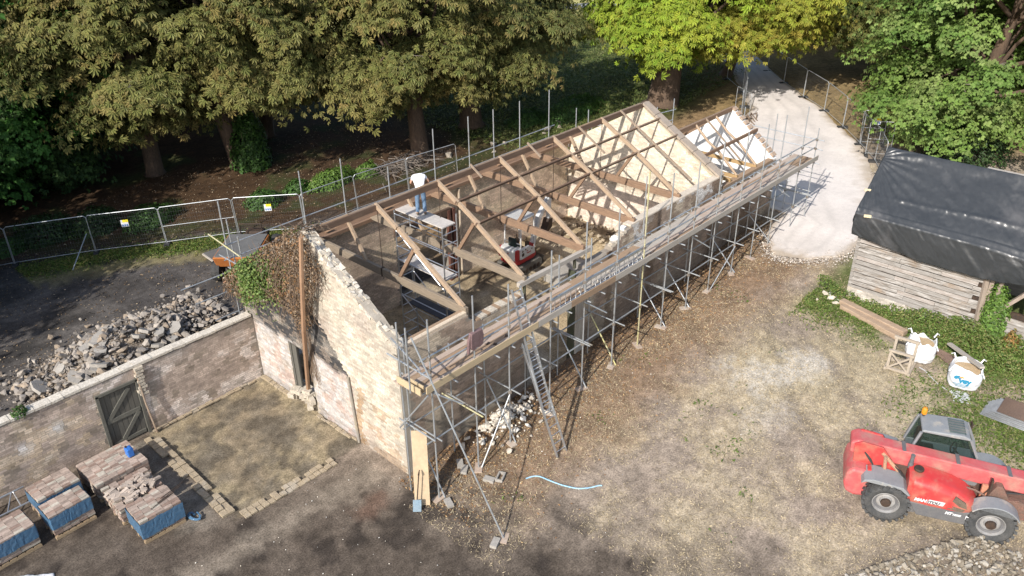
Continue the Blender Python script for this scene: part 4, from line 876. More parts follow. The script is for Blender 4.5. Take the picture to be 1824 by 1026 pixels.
def pos_white(r, n):
    x = r.normal(3.75, .75, n); y = -.28 - np.abs(r.normal(0, .55, n)); return np.stack([x, y, r.rand(n) * .08], -1)
heap('white_stone', 'chalk stone piled under the scaffold by the ladder', 'white stones piled under the scaffold', 260, pos_white, lambda r, n: .07 + .22 * r.rand(n) ** 2, lambda r, n: np.array([(.60, .55, .47), (.52, .46, .38), (.66, .62, .55)])[r.randint(0, 3, n)] * (.8 + .3 * r.rand(n, 1)), 'stone', 140, 4, .75)
def pos_br(r, n):
    x = r.uniform(4.1, 8.6, n); y = -13.6 + .1 * (x - 6) + r.uniform(-1.6, 1.9, n) - .5 * (x - 6.5); k = .6 * (x - 8.6); y = np.minimum(y, -11.7 - .62 * (x - 4.4)); return np.stack([x, y, r.rand(n) * .03], -1)
heap('cobble', 'cobble before the red telehandler', 'cobbles spread before the telehandler', 1500, pos_br, lambda r, n: .06 + .16 * r.rand(n) ** 2.2, lambda r, n: np.array([(.24, .205, .155), (.29, .255, .205), (.18, .155, .12), (.36, .33, .28)])[r.randint(0, 4, n)] * (.75 + .45 * r.rand(n, 1)), 'stone', 290, 5, .7, where=lambda p: 'nearest the front wheel' if p[0] > 7.6 else ('mid spread' if p[0] > 6 else 'at its left edge'), stuff_label='small stones and grit between the cobbles by the telehandler')
def pos_in(r, n):
    x = r.normal(16.4, 1.0, n); y = r.uniform(1.0, 8.0, n); return np.stack([np.clip(x, 14, 17.9), y, r.rand(n) * .05], -1)
heap('floor_rubble', 'broken stone on the dug floor below the cream cross gable', 'broken stones below the cross gable', 240, pos_in, lambda r, n: .08 + .28 * r.rand(n) ** 2.5, lambda r, n: np.array([(.36, .29, .2), (.45, .38, .28), (.16, .12, .085)])[r.randint(0, 3, n)] * (.8 + .3 * r.rand(n, 1)), 'rubble', 70, 6)

# ------------------------------------------------------------------ brick pallets
M_WRAP = mat('blue_shrink_wrap', (.03, .105, .20), (.10, .17, .25), scale=5, stretch=(1, 1, 3), contrast=.8, fine=.12, rough=.32, spec=.5, bump=.4, bscale=9)
M_PALW = mat('pallet_timber', (.36, .27, .17), (.28, .2, .12), scale=4, fine=.2)
PB = [MB().box((0, 0, 0), (1, 1, 1)).mesh('brick') for _ in range(1)]
def pallet(label, x0, x1, y0, y1, ztop, wrap, rz=0., seed=1, messy=0, zb=.14, wz=(.22, .62)):
    q = random.Random(seed); w, d = x1 - x0, y1 - y0; cx, cy = (x0 + x1) / 2, (y0 + y1) / 2; g = gz(cx, cy)
    th = thing('brick_pallet', label, 'pallet of bricks', (cx, cy, g), rz, 'pallets of reclaimed bricks')
    for s in (-.45, 0, .45): mb = MB(); mb.box((0, s * d, .05), (w, .1, .09)); mb.build('bearer', M_PALW, th, local=True)
    for k in range(6): mb = MB(); mb.box(((k - 2.5) * w / 6, 0, .107), (w / 7.5, d, .022)); mb.build('deck_board', M_PALW, th, local=True)
    bl, bw, bh = .222, .106, .069; nx = max(3, int(w / bl)); ny = max(4, int(d / bw)); nz = int((ztop - .12) / bh)
    sx, sy = w / nx, d / ny; h0 = ztop - nz * bh
    core = MB(); core.box((0, 0, (h0 + ztop - bh) / 2), (w - .12, d - .06, ztop - bh - h0 - .01)); core.build('brick_core', M_MORTARD, th, local=True)
    for k in range(nz):
        top = k == nz - 1
        for i in range(nx):
            for j in range(ny):
                edge = i in (0, nx - 1) or j in (0, ny - 1)
                if not (top or edge): continue
                if not top and wrap and wz[0] < (k + .5) / nz < wz[1] + .3 and not (i == 0 or j == 0): continue
                if messy and top and (q.random() < .16 or (i > nx - 2 and q.random() < .4)): continue
                t = C(.33, .26, .215) * q.uniform(.75, 1.2); 
                if q.random() < .25: t = C(.39, .35, .29) * q.uniform(.85, 1.1)
                if q.random() < .2: t = C(.28, .20, .16) * q.uniform(.8, 1.1)
                o = bpy.data.objects.new('brick', BRICK_VARS[q.randrange(6)]); col.objects.link(o); o.parent = th; jit = .006 + .014 * messy
                o.location = ((i + .5 - nx / 2) * sx + q.gauss(0, jit * .6), (j + .5 - ny / 2) * sy + q.gauss(0, jit * .5), h0 + (k + .5) * bh + (q.uniform(0, .01) if top else 0))
                o.scale = (sx * .97 if not messy else bl, sy * q.uniform(.90, .97), bh * .97); o.rotation_euler = (0, 0, q.gauss(0, .012 + .07 * messy)); o.color = (*t, 1)
    if messy:
        for k in range(46):
            o = bpy.data.objects.new('brick', BRICK_VARS[q.randrange(6)]); col.objects.link(o); o.parent = th
            o.location = (q.uniform(-.48, .48) * w, q.uniform(-.45, .2) * d, ztop + .03 + q.uniform(0, .05)); o.scale = (bl, bw, bh); o.rotation_euler = (q.uniform(-.25, .25), q.uniform(-.2, .2), q.gauss(0, .5)); o.color = (*(C(.36, .30, .25) * q.uniform(.8, 1.2)), 1)
    if wrap:   # film stretched round the pack: bulging, creased sheet with its own thickness
        n = 96; m = 9; zs = np.linspace(h0 + wz[0] * (ztop - h0), h0 + wz[1] * (ztop - h0), m); V = []
        for z in zs:
            for k in range(n):
                a = 2 * math.pi * k / n; ca, sa = math.cos(a), math.sin(a); s_ = 1 / max(abs(ca) / (w / 2), abs(sa) / (d / 2))
                wob = .016 + .012 * vnoise(k * .8 + seed * 9, z * 9) ; V.append((ca * s_ * (1 + wob / (w / 2)), sa * s_ * (1 + wob / (d / 2)), z + .035 * (vnoise(k * .35 + seed, z * 0 + 3) - .5) * (1 if z in (zs[0], zs[-1]) else 0)))
        I = np.arange(n * m).reshape(m, n); Fq = np.stack([I[:-1], np.roll(I, -1, 1)[:-1], np.roll(I, -1, 1)[1:], I[1:]], -1).reshape(-1, 4)
        o = link('shrink_wrap', np_mesh('shrink_wrap', np.array(V), Fq, M_WRAP), th); md = o.modifiers.new('thick', 'SOLIDIFY'); md.thickness = .004
    return th
pallet('front right pallet of bricks in blue wrap with dark iron rods lying on top', -6.95, -5.72, 3.36, 4.30, .83, True, -.03, 1, 0, wz=(.12, .90))
pallet('blue wrapped pallet of bricks on a bare brick base, nearest of the middle pair', -8.62, -7.46, 5.46, 6.20, .86, True, .03, 2, 0, wz=(.34, .97))
pallet('blue wrapped pallet of bricks with a ragged top, between the lattice beam and garden wall', -8.58, -7.36, 6.42, 7.3, .86, True, .05, 3, 0, wz=(.3, .92))
pallet('blue wrapped pallet of bricks cut off by the left edge of the picture', -10.3, -9.0, 5.5, 6.45, .86, True, .05, 4, 0, wz=(.3, .95))
pallet('unwrapped neat wide stack of bricks below the boarded door carrying the blue can', -7.1, -5.48, 5.98, 7.40, .70, False, .02, 5, 0)
pallet('unwrapped untidy stack of bricks with loose ones on top, next to the wrapped front pallet', -7.04, -5.66, 4.52, 5.84, .62, False, -.02, 6, 1)
for k, (y, x0) in enumerate(((3.62, -6.5), (3.72, -6.25), (3.83, -6.1))):
    mb = MB(); mb.tube((x0, y, .875 + gz(-6, 4)), (x0 + .8, y + .18, .875 + gz(-6, 4)), .011, 6); tag(mb.build('iron_rod', M_IRON), ['longest dark iron rod on the wrapped front pallet, nearest its front edge', 'middle dark iron rod on the wrapped front pallet', 'rearmost dark iron rod on the wrapped front pallet'][k], 'rod', 'iron rods on the front pallet')
mb = MB(); g0 = .72 + gz(-5.7, 6.5); mb.box((-5.75, 6.55, g0 + .15), (.2, .26, .3)); can = mb.build('jerry_can', mat('blue_plastic', (.03, .13, .42), (.04, .16, .48), rough=.4), None, at=(-5.75, 6.55, g0), bevel=.03)
tag(can, 'bright blue plastic jerry can standing on the neat brick stack', 'jerry can')
mb = MB(); mb.tube((-5.80, 6.62, g0 + .3), (-5.80, 6.62, g0 + .35), .03, 8); mb.build('cap', M_IRON, can); mb = MB(); mb.poly([(-5.75, 6.56, g0 + .3), (-5.75, 6.53, g0 + .36), (-5.75, 6.43, g0 + .36), (-5.75, 6.42, g0 + .3)], .014, 6); mb.build('handle', MATS['blue_plastic'], can)
mb = MB(); q = random.Random(3)
for k in range(3):
    pts = [Vector((-5.55 + .10 * math.cos(a) + .1 * t, 3.36 + .2 * math.sin(a) - .12 * t, .05 + .05 * t)) for t, a in ((j / 9, j * .55 + k) for j in range(10))]; mb.poly(pts, .035 - .006 * k, 6)
tag(mb.build('wrap_scrap', M_WRAP), 'twisted scrap of blue wrap on the ground by the front pallet corner', 'plastic wrap')
lt = thing('lattice_beam', 'aluminium lattice scaffold beam lying between the pallets and garden wall', 'beam', (-9.3, 7.7, 0))
for (y, z) in ((7.42, .22), (7.98, .42)): mb = MB(); mb.tube((-11.2, y, z), (-8.5, y, z), .03, 8); mb.build('chord', M_ALU, lt)
for k in range(7): mb = MB(); x = -11.1 + k * .38; mb.tube((x, 7.42, .22), (x + (.35 if k % 2 else .02), 7.98, .42), .02, 6); mb.build('lacing', M_ALU, lt)
def crumple(name, label, cat, cx, cy, w, d, m, seed, amp=.1, rz=0., zoff=.02):
    n = 26; s = np.linspace(-.5, .5, n); X, Y = np.meshgrid(s * w, s * d, indexing='ij'); c_, s_ = math.cos(rz), math.sin(rz)
    r2 = np.sqrt((X / w) ** 2 + (Y / d) ** 2) * 2; k = 1 + .35 * (fbm(np.arctan2(Y, X) * 1.5 + seed, r2 * 0 + seed, 2) - .5)
    wx = cx + (X * c_ - Y * s_) * k; wy = cy + (X * s_ + Y * c_) * k
    Z = ground_z(wx, wy) + zoff + amp * (np.abs(fbm(X * 4 + seed, Y * 4, 4) - .5) * 2) * (1 - .6 * np.clip(r2, 0, 1)); I = np.arange(n * n).reshape(n, n)
    Fq = np.stack([I[:-1, :-1], I[1:, :-1], I[1:, 1:], I[:-1, 1:]], -1).reshape(-1, 4)
    o = link(name, np_mesh(name, np.stack([wx, wy, Z], -1).reshape(-1, 3), Fq, m, None, True)); md = o.modifiers.new('thick', 'SOLIDIFY'); md.thickness = .006
    return tag(o, label, cat)
M_PLAS = mat('milky_plastic', (.55, .56, .57), (.42, .43, .44), rough=.35, scale=4)
crumple('plastic_sheet', 'crumpled pale plastic sheet at the bottom left corner of the yard', 'plastic sheet', -9.75, 4.35, 1.1, .6, M_PLAS, 3, .2, -.7)

# ------------------------------------------------------------------ mobile tower and the man on it
TW = thing('mobile_tower', 'narrow aluminium access tower with two platforms standing inside the stable', 'access tower', (5.4, 4.7, 0))
tx, ty = (5.06, 5.76), (3.42, 5.98)
for x in tx:
    for y in ty:
        top = 5.68 if not (x > 5.5 and y < 4) else 6.05
        mb = MB(); mb.tube((x, y, .1), (x, y, top), .026, 8); mb.build('upright', M_ALU, TW)
for y in ty:
    for k in range(13): mb = MB(); mb.tube((tx[0], y, .4 + k * .42), (tx[1], y, .4 + k * .42), .02, 6); mb.build('rung', M_ALU, TW)
for x in tx:
    for z in (1.2, 2.2, 3.7, 4.25, 4.85, 5.55): mb = MB(); mb.tube((x, ty[0], z), (x, ty[1], z), .02, 6); mb.build('side_rail', M_ALU, TW)
for (x, z0, z1) in ((5.06, 3.2, 4.9), (5.76, 1.0, 2.9), (5.06, .6, 2.2)): mb = MB(); mb.tube((x, ty[0], z0), (x, ty[1], z1), .02, 6); mb.build('diagonal', M_ALU, TW)
M_DECK = mat('dusty_platform', (.52, .48, .44), (.42, .39, .36), scale=2, fine=.15, fscale=10)
for z in (5.70, 3.62, 1.9): mb = MB(); mb.box((5.41, 4.7, z), (.62, 2.5 if z != 1.9 else 1.9, .045)); mb.build('platform', M_DECK if z > 2 else mat('black_ply', (.05, .05, .055), (.08, .08, .085)), TW)
T2 = thing('mobile_tower', 'low second aluminium tower frame beside the front wall opening, near the first truss', 'access tower', (3.6, 2.2, 0))
for x in (1.4, 3.3):
    for y in (2.2, 3.6): mb = MB(); mb.tube((x, y, .1), (x, y, 2.3), .024, 8); mb.build('upright', M_ALU, T2)
for y in (2.2, 3.6):
    for z in (.5, .95, 1.4, 1.85, 2.25): mb = MB(); mb.tube((1.4, y, z), (3.3, y, z), .02, 6); mb.build('rung', M_ALU, T2)
for x in (1.4, 3.3): mb = MB(); mb.tube((x, 2.2, 2.2), (x, 3.6, 2.2), .02, 6); mb.tube((x, 2.2, .6), (x, 3.6, 1.9), .02, 6); mb.build('side_rail', M_ALU, T2)
mb = MB(); mb.box((2.4, 2.9, 2.28), (1.7, .6, .04)); mb.build('platform', MATS['black_ply'], T2)

def skin(name, joints, edges, radii, m, parent=None, levels=2, root=0):
    me = bpy.data.meshes.new(name); me.from_pydata([tuple(j) for j in joints], edges, []); me.materials.append(m)
    o = bpy.data.objects.new(name, me); col.objects.link(o); o.parent = parent
    md = o.modifiers.new('skin', 'SKIN'); md.use_smooth_shade = True
    sv = me.skin_vertices[0].data if me.skin_vertices else None
    if sv is None: me.skin_vertices.new() if hasattr(me.skin_vertices, 'new') else None; sv = me.skin_vertices[0].data
    for i, r_ in enumerate(radii): sv[i].radius = (r_, r_) if not hasattr(r_, '__len__') else r_; sv[i].use_root = (i == root)
    sb = o.modifiers.new('sub', 'SUBSURF'); sb.levels = levels; sb.render_levels = levels
    return o
def person():
    # faces away (+y, +x); local frame: X right, Y forward, Z up, feet at 0
    J = {'pel': (0, 0, .95), 'wai': (0, .07, 1.08), 'che': (0, .27, 1.26), 'nec': (0, .46, 1.32), 'hd0': (0, .53, 1.27), 'hd1': (0, .58, 1.20), 'hd2': (0, .61, 1.14),
         'hpR': (.10, 0, .90), 'knR': (.12, .04, .49), 'anR': (.13, -.03, .10), 'toR': (.14, .14, .04), 'hpL': (-.10, 0, .90), 'knL': (-.12, .04, .49), 'anL': (-.13, -.03, .10), 'toL': (-.15, .14, .04),
         'shR': (.19, .36, 1.33), 'elR': (.35, .34, 1.12), 'wrR': (.25, .50, .98), 'haR': (.22, .57, .96), 'shL': (-.19, .36, 1.33), 'elL': (-.30, .40, 1.09), 'wrL': (-.22, .56, .97), 'haL': (-.20, .63, .95)}
    Rr = {'pel': .15, 'wai': .13, 'che': .155, 'nec': .062, 'hd0': .075, 'hd1': .098, 'hd2': .085, 'hpR': .095, 'knR': .062, 'anR': .045, 'toR': .04, 'hpL': .095, 'knL': .062, 'anL': .045, 'toL': .04,
          'shR': .07, 'elR': .042, 'wrR': .028, 'haR': .034, 'shL': .07, 'elL': .042, 'wrL': .028, 'haL': .034}
    E = [('pel', 'wai'), ('wai', 'che'), ('che', 'nec'), ('nec', 'hd0'), ('hd0', 'hd1'), ('hd1', 'hd2'), ('pel', 'hpR'), ('hpR', 'knR'), ('knR', 'anR'), ('anR', 'toR'), ('pel', 'hpL'), ('hpL', 'knL'), ('knL', 'anL'), ('anL', 'toL'),
         ('che', 'shR'), ('shR', 'elR'), ('elR', 'wrR'), ('wrR', 'haR'), ('che', 'shL'), ('shL', 'elL'), ('elL', 'wrL'), ('wrL', 'haL')]
    for s in 'RL':
        h = Vector(J['ha' + s]); sg = 1 if s == 'R' else -1
        for f, (dx, ln) in enumerate(((-.032, .075), (-.011, .085), (.011, .08), (.030, .062))):
            a, b = f'f{s}{f}a', f'f{s}{f}b'; J[a] = h + Vector((dx, .045, -.012)); J[b] = h + Vector((dx * 1.1, .045 + ln * .5, -.04)); Rr[a] = .0095; Rr[b] = .008; E += [('ha' + s, a), (a, b)]
        a, b = f't{s}a', f't{s}b'; J[a] = h + Vector((-.045 * sg, .0, -.01)); J[b] = h + Vector((-.055 * sg, .04, -.03)); Rr[a] = .011; Rr[b] = .009; E += [('ha' + s, a), (a, b)]
    names = list(J); ix = {n: i for i, n in enumerate(names)}
    sk = mat('skin', (.50, .30, .21), (.45, .26, .18), rough=.55, scale=8)
    o = skin('person', [J[n] for n in names], [(ix[a], ix[b]) for a, b in E], [Rr[n] for n in names], sk)
    def cloth(nm, ch, ed, grow, m, over={}):
        nn = list(dict.fromkeys(ch)); P = [Vector(over.get(n, J.get(n))) for n in nn]; k = {n: i for i, n in enumerate(nn)}
        return skin(nm, P, [(k[a], k[b]) for a, b in ed], [grow.get(n, Rr.get(n, .05) * 1.12 + .006) for n in nn], m, o)
    J['slR'] = Vector(J['shR']).lerp(Vector(J['elR']), .62); J['slL'] = Vector(J['shL']).lerp(Vector(J['elL']), .62)
    cloth('t_shirt', ['wai', 'che', 'nb', 'shR', 'slR', 'shL', 'slL', 'hem'], [('hem', 'wai'), ('wai', 'che'), ('che', 'nb'), ('che', 'shR'), ('shR', 'slR'), ('che', 'shL'), ('shL', 'slL')],
          {'hem': .165, 'wai': .165, 'che': .19, 'nb': .085, 'shR': .092, 'slR': .075, 'shL': .092, 'slL': .075}, mat('white_tshirt', (.78, .78, .78), (.70, .70, .71), rough=.9, scale=6, bump=.3, bscale=10), {'nb': (0, .42, 1.32), 'hem': (0, .02, 1.0)})
    cloth('jeans', ['pel', 'hpR', 'knR', 'cuR', 'hpL', 'knL', 'cuL', 'wb'], [('wb', 'pel'), ('pel', 'hpR'), ('hpR', 'knR'), ('knR', 'cuR'), ('pel', 'hpL'), ('hpL', 'knL'), ('knL', 'cuL')],
          {'wb': .15, 'pel': .162, 'hpR': .11, 'hpL': .11, 'knR': .082, 'knL': .082, 'cuR': .072, 'cuL': .072}, mat('blue_jeans', (.10, .17, .27), (.16, .24, .35), rough=.9, scale=5, fine=.2), {'cuR': (.13, -.02, .11), 'cuL': (-.13, -.02, .11), 'wb': (0, .02, 1.02)})
    for s, sx in (('R', .135), ('L', -.135)):
        skin('boot', [(sx, -.05, .12), (sx, -.04, .05), (sx * 1.02, .1, .045), (sx * 1.04, .18, .04)], [(0, 1), (1, 2), (2, 3)], [.055, .05, .048, .035], mat('tan_boot', (.13, .09, .06), (.2, .15, .1), scale=8), o, 2, 1)
    skin('hair', [(0, .55, 1.33), (0, .63, 1.28), (0, .67, 1.20)], [(0, 1), (1, 2)], [.055, .08, .07], mat('brown_hair', (.06, .04, .025), (.09, .06, .035), scale=20, fine=.4), o, 2, 1)
    skin('nose', [(0, .60, 1.075), (0, .59, 1.05)], [(0, 1)], [.014, .016], sk, o, 1); 
    for sx in (-.1, .1): skin('ear', [(sx, .57, 1.20), (sx * 1.08, .58, 1.22)], [(0, 1)], [.018, .02], sk, o, 1)
    for sx in (-.036, .036): skin('eye', [(sx, .63, 1.085), (sx, .635, 1.08)], [(0, 1)], [.012, .01], mat('eye_dark', (.02, .015, .01)), o, 1)
    skin('mouth', [(-.025, .545, 1.085), (.025, .545, 1.085)], [(0, 1)], [.007, .007], mat('lips', (.35, .14, .11)), o, 1)
    o.location = (5.38, 4.82, 5.725); o.rotation_euler = (0, 0, math.radians(-38)); tag(o, 'man in white t-shirt and blue jeans bending over the ridge from the tower platform', 'person')
person()

# ------------------------------------------------------------------ mini excavator
EX = thing('mini_excavator', 'white and red mini excavator with canopy digging inside the roofless stable', 'excavator', (12.45, 6.55, .22), .06); EX.scale = (1.1, 1.1, 1.1)
M_XW = mat('excavator_white', (.62, .62, .60), (.52, .51, .49), rough=.4, scale=5, fine=.08); M_XR = mat('excavator_red', (.42, .025, .03), (.32, .03, .03), rough=.4, scale=5)
for s in (-.48, .48):
    pr = []
    for k in range(24):
        a = 2 * math.pi * k / 24; r_ = .21; pr.append(((.58 if math.cos(a) > 0 else -.58) + r_ * math.cos(a), .21 + r_ * math.sin(a)))
    mb = MB(); mb.prism(pr, 'y', s - .115, s + .115)
    t = mb.build('track', mat('dusty_track', (.10, .095, .085), (.16, .145, .12), scale=6, fine=.3, rough=.9), EX, local=True)
    lm = MB()
    for k in range(40):
        u = k / 40 * (4 * .58 + 2 * math.pi * .21); 
        if u < 1.16: p = (-.58 + u, .425, 0)
        elif u < 1.16 + .66: a = math.pi / 2 - (u - 1.16) / .21; p = (.58 + .215 * math.cos(a), .21 + .215 * math.sin(a), a - math.pi / 2)
        elif u < 2.32 + .66: p = (.58 - (u - 1.82), -.005, 0)
        else: a = -math.pi / 2 - (u - 2.98) / .21; p = (-.58 + .215 * math.cos(a), .21 + .215 * math.sin(a), a - math.pi / 2)
        lm.box((p[0], s, p[1]), (.03, .22, .03), Matrix.Rotation(-p[2], 3, 'Y'))
    lm.build('track_grip', MATS['dusty_track'], t, local=True, kind='stuff')
    for k in range(5): mb = MB(); mb.lathe([(.10, s - .125), (.10, s + .125)], (-.5 + k * .25, 0, .16), 'y', 12); mb.build('roller', M_IRON, t, local=True)
mb = MB(); mb.box((0, 0, .38), (.8, .7, .2)); mb.build('undercarriage', M_IRON, EX, local=True)
mb = MB(); mb.prism([(-.72, -.36), (-.62, -.48), (.35, -.50), (.62, -.40), (.62, .40), (.35, .50), (-.62, .48), (-.72, .36), (-.78, 0)], 'z', .5, .68); mb.build('skirt', M_XR, EX, local=True, bevel=.04)
mb = MB(); mb.prism([(-.80, -.28), (-.70, -.46), (-.30, -.47), (-.30, .47), (-.70, .46), (-.80, .28), (-.86, 0)], 'z', .69, 1.18); cw = mb.build('counterweight', M_XW, EX, local=True, bevel=.05)
mb = MB(); mb.box((-.66, -.43, .95), (.2, .12, .46)); mb.box((-.66, .43, .95), (.2, .12, .46)); mb.build('corner_cover', M_XR, EX, local=True, bevel=.03)
mb = MB(); mb.prism([(-.5, .69), (-.5, 1.15), (.12, 1.12), (.42, .95), (.45, .69)], 'y', -.49, -.34); sp = mb.build('side_panel', M_XW, EX, local=True, bevel=.03)
for p in (((-.42, .82), (-.30, .82), (-.27, .92), (-.36, .98), (-.44, .92)), ((-.44, 1.0), (-.32, 1.02), (-.38, 1.10)), ((-.22, 1.04), (-.14, 1.04), (-.2, 1.12)), ((.18, .95), (.26, .95), (.22, 1.04))): mb = MB(); mb.prism(list(p), 'y', -.497, -.48); mb.build('vent', M_IRON, sp, local=True)
for (tx_, sz_, px, pz) in (('216', .06, -.12, .96), ('Takeuchi', .075, -.12, .86)):
    me = text_mesh(tx_, sz_, .002, True); me.materials.append(M_XR); o = link('lettering', me, sp); o.location = (px, -.494, pz); o.rotation_euler = (math.pi / 2, 0, 0)
me = text_mesh('Takeuchi', .1, .002, True); me.materials.append(M_XR); o = link('lettering', me, cw); o.location = (-.845, .24, 1.0); o.rotation_euler = (math.pi / 2, 0, -math.pi / 2)
mb = MB(); mb.box((-.25, 0, .98), (.36, .42, .34)); mb.box((-.42, 0, 1.28), (.12, .40, .5)); mb.build('seat', mat('green_black_seat', (.012, .035, .028), (.02, .02, .02)), EX, local=True, bevel=.04)
mb = MB(); mb.box((.2, .28, 1.0), (.14, .12, .45)); mb.box((.2, -.25, 1.0), (.14, .12, .42)); mb.tube((.2, .28, 1.2), (.16, .26, 1.42), .015, 6); mb.tube((.2, -.25, 1.2), (.16, -.24, 1.42), .015, 6); mb.box((.05, 0, .8), (.7, .7, .04)); mb.build('control_console', M_IRON, EX, local=True)
for (x, y) in ((-.42, -.42), (-.42, .42), (.5, -.40), (.5, .40)): mb = MB(); mb.poly([(x, y, .9), (x * .98, y, 1.6), (x * .9, y * .97, 2.33)], .028, 8); mb.build('canopy_post', M_XW, EX, local=True)
mb = MB(); mb.poly([(-.42, -.42, 1.35), (-.42, .42, 1.35)], .022, 6); mb.build('canopy_rail', M_XW, EX, local=True)
mb = MB(); mb.prism([(-.56, -.38), (-.48, -.46), (.42, -.46), (.52, -.38), (.52, .38), (.42, .46), (-.48, .46), (-.56, .38)], 'z', 2.33, 2.42); mb.build('canopy_roof', mat('canopy_grey', (.40, .40, .39), (.5, .5, .49), rough=.5, scale=3), EX, local=True, bevel=.04)
M_BOOM = mat('boom_grey', (.55, .56, .56), (.45, .46, .46), rough=.45, scale=4)
mb = MB(); mb.box((.72, 0, .72), (.25, .26, .3)); mb.build('swing_post', M_XR, EX, local=True)
mb = MB(); mb.prism([(.75, .75), (.95, .70), (1.35, 1.75), (2.0, 2.42), (1.93, 2.58), (1.2, 1.95)], 'y', -.09, .09); mb.build('boom', M_BOOM, EX, local=True, bevel=.02)
mb = MB(); mb.tube((.95, 0, .9), (1.25, 0, 1.6), .055, 8); mb.tube((1.25, 0, 1.6), (1.45, 0, 1.95), .03, 8); mb.build('boom_ram', M_BOOM, EX, local=True)
mb = MB(); mb.prism([(1.86, 2.5), (2.0, 2.72), (2.12, 2.5), (2.02, 1.55), (1.90, 1.55)], 'y', -.07, .07); mb.build('stick', M_BOOM, EX, local=True, bevel=.015)
mb = MB(); mb.tube((1.5, 0, 2.3), (1.95, 0, 2.66), .045, 8); mb.build('stick_ram', M_BOOM, EX, local=True)
mb = MB(); mb.prism([(1.85, 1.6), (2.08, 1.58), (2.05, 1.2), (1.78, 1.05), (1.62, 1.15), (1.72, 1.3)], 'y', -.16, .16); mb.build('bucket', M_IRON, EX, local=True, bevel=.01)
mb = MB(); mb.prism([(.98, .02), (1.06, .02), (1.10, .30), (1.02, .36)], 'y', -.52, .52); mb.box((.8, -.25, .26), (.5, .08, .1)); mb.box((.8, .25, .26), (.5, .08, .1)); mb.build('blade', mat('worn_blade', (.16, .16, .15), (.25, .2, .15), rough=.5, metal=.5), EX, local=True)
# ------------------------------------------------------------------ telehandler
TH = thing('telehandler', 'faded red telehandler with grey cab and wings parked on the stony ground', 'telehandler', (9.05, -12.8, .43), math.radians(-67))
M_TR = mat('faded_red_paint', (.50, .035, .035), (.44, .06, .055), rough=.38, scale=2.5, fine=.06, fscale=8, c3=(.33, .16, .11), c3scale=2.0, c3amt=.6, coat=.1)
M_TP = mat('sun_bleached_red', (.50, .07, .075), (.45, .13, .125), rough=.5, scale=1.6, stretch=(2, 1, 3), fine=.12, fscale=10, c3=(.36, .22, .17), c3scale=1.7, c3amt=.6)
M_TG = mat('wing_grey', (.25, .26, .265), (.20, .205, .21), rough=.55, scale=3, fine=.1, c3=(.40, .36, .30), c3scale=2, c3amt=.2)
M_TGD = mat('cab_grey', (.185, .19, .20), (.23, .23, .235), rough=.5, scale=3, fine=.1)
M_TD = mat('sill_grey', (.10, .10, .108), (.14, .135, .13), rough=.6, scale=4, fine=.15)
M_DIRT = mat('oily_frame', (.20, .10, .075), (.12, .09, .07), rough=.8, scale=5, fine=.3)
GL = glass_mat('cab_glass', (.05, .07, .065), .13)
def tl(mb, n, m, **k): return mb.build(n, m, k.pop('par', TH), local=True, **k)
mb = MB(); mb.prism([(-2.3, .45), (-2.3, 1.05), (-.9, 1.05), (-.9, .8), (.9, .8), (1.0, 1.0), (2.3, 1.0), (2.35, .5), (1.8, .4)], 'y', -.42, .42); tl(mb, 'chassis', M_DIRT, bevel=.02)
mb = MB(); mb.prism([(-2.62, .75), (-2.55, .48), (-2.3, .38), (-1.98, .42), (-1.95, 1.05), (-2.05, 1.32), (-2.45, 1.34), (-2.6, 1.15)], 'y', -.78, .62); tl(mb, 'counterweight', M_TP, bevel=.09)
for y in (-.34, .24): mb = MB(); mb.prism([(-2.45, 1.2), (-2.5, 1.9), (-2.3, 2.02), (-1.75, 1.95), (-1.2, 1.2), (-1.1, .9), (-2.2, .9)], 'y', y - .04, y + .04); tl(mb, 'boom_tower', M_TR, bevel=.015)
mb = MB(); mb.prism([(-2.58, 1.55), (-2.6, 1.88), (-2.42, 2.0), (-1.75, 1.93), (-1.6, 1.5), (-1.9, 1.3)], 'y', -.30, .30); tl(mb, 'boom_head', M_TP, bevel=.05)
mb = MB(); mb.prism([(-2.1, 1.96), (2.35, 1.70), (2.35, 1.22), (-1.6, 1.42)], 'y', -.27, .17); bo = tl(mb, 'boom', M_TP, bevel=.035)
mb = MB(); mb.prism([(2.35, 1.665), (3.5, 1.60), (3.5, 1.24), (2.35, 1.27)], 'y', -.22, .12); tl(mb, 'inner_boom', M_TR, bevel=.03)
mb = MB(); mb.prism([(3.3, 1.62), (3.75, 1.4), (3.8, .5), (3.6, .45), (3.45, 1.1)], 'y', -.2, .1); tl(mb, 'boom_nose', M_TR, bevel=.03)
mb = MB(); mb.box((3.85, -.05, .75), (.08, 1.2, .5)); [mb.box((4.35, y, .5), (1.0, .12, .05)) for y in (-.4, .3)]; tl(mb, 'fork_carriage', M_IRON)
# tilt ram and hoses at the rear
mb = MB(); mb.tube((-1.75, -.36, 1.78), (-1.25, -.42, 1.30), .055, 10); tl(mb, 'lift_ram', mat('worn_ram', (.45, .25, .15), (.3, .2, .14), rough=.5))
mb = MB(); mb.tube((-1.66, -.47, 1.75), (-1.6, -.47, 1.22), .05, 10); tl(mb, 'ram_cylinder', MATS['worn_ram'])
mb = MB()
for k in range(3): mb.poly([(-2.2, -.36 - .02 * k, 1.7), (-2.0, -.42, 1.5 - .04 * k), (-1.9, -.42, 1.3), (-1.7, -.44, 1.28 + .05 * k)], .018, 6)
tl(mb, 'hydraulic_hose', M_BLACKR, kind='stuff')
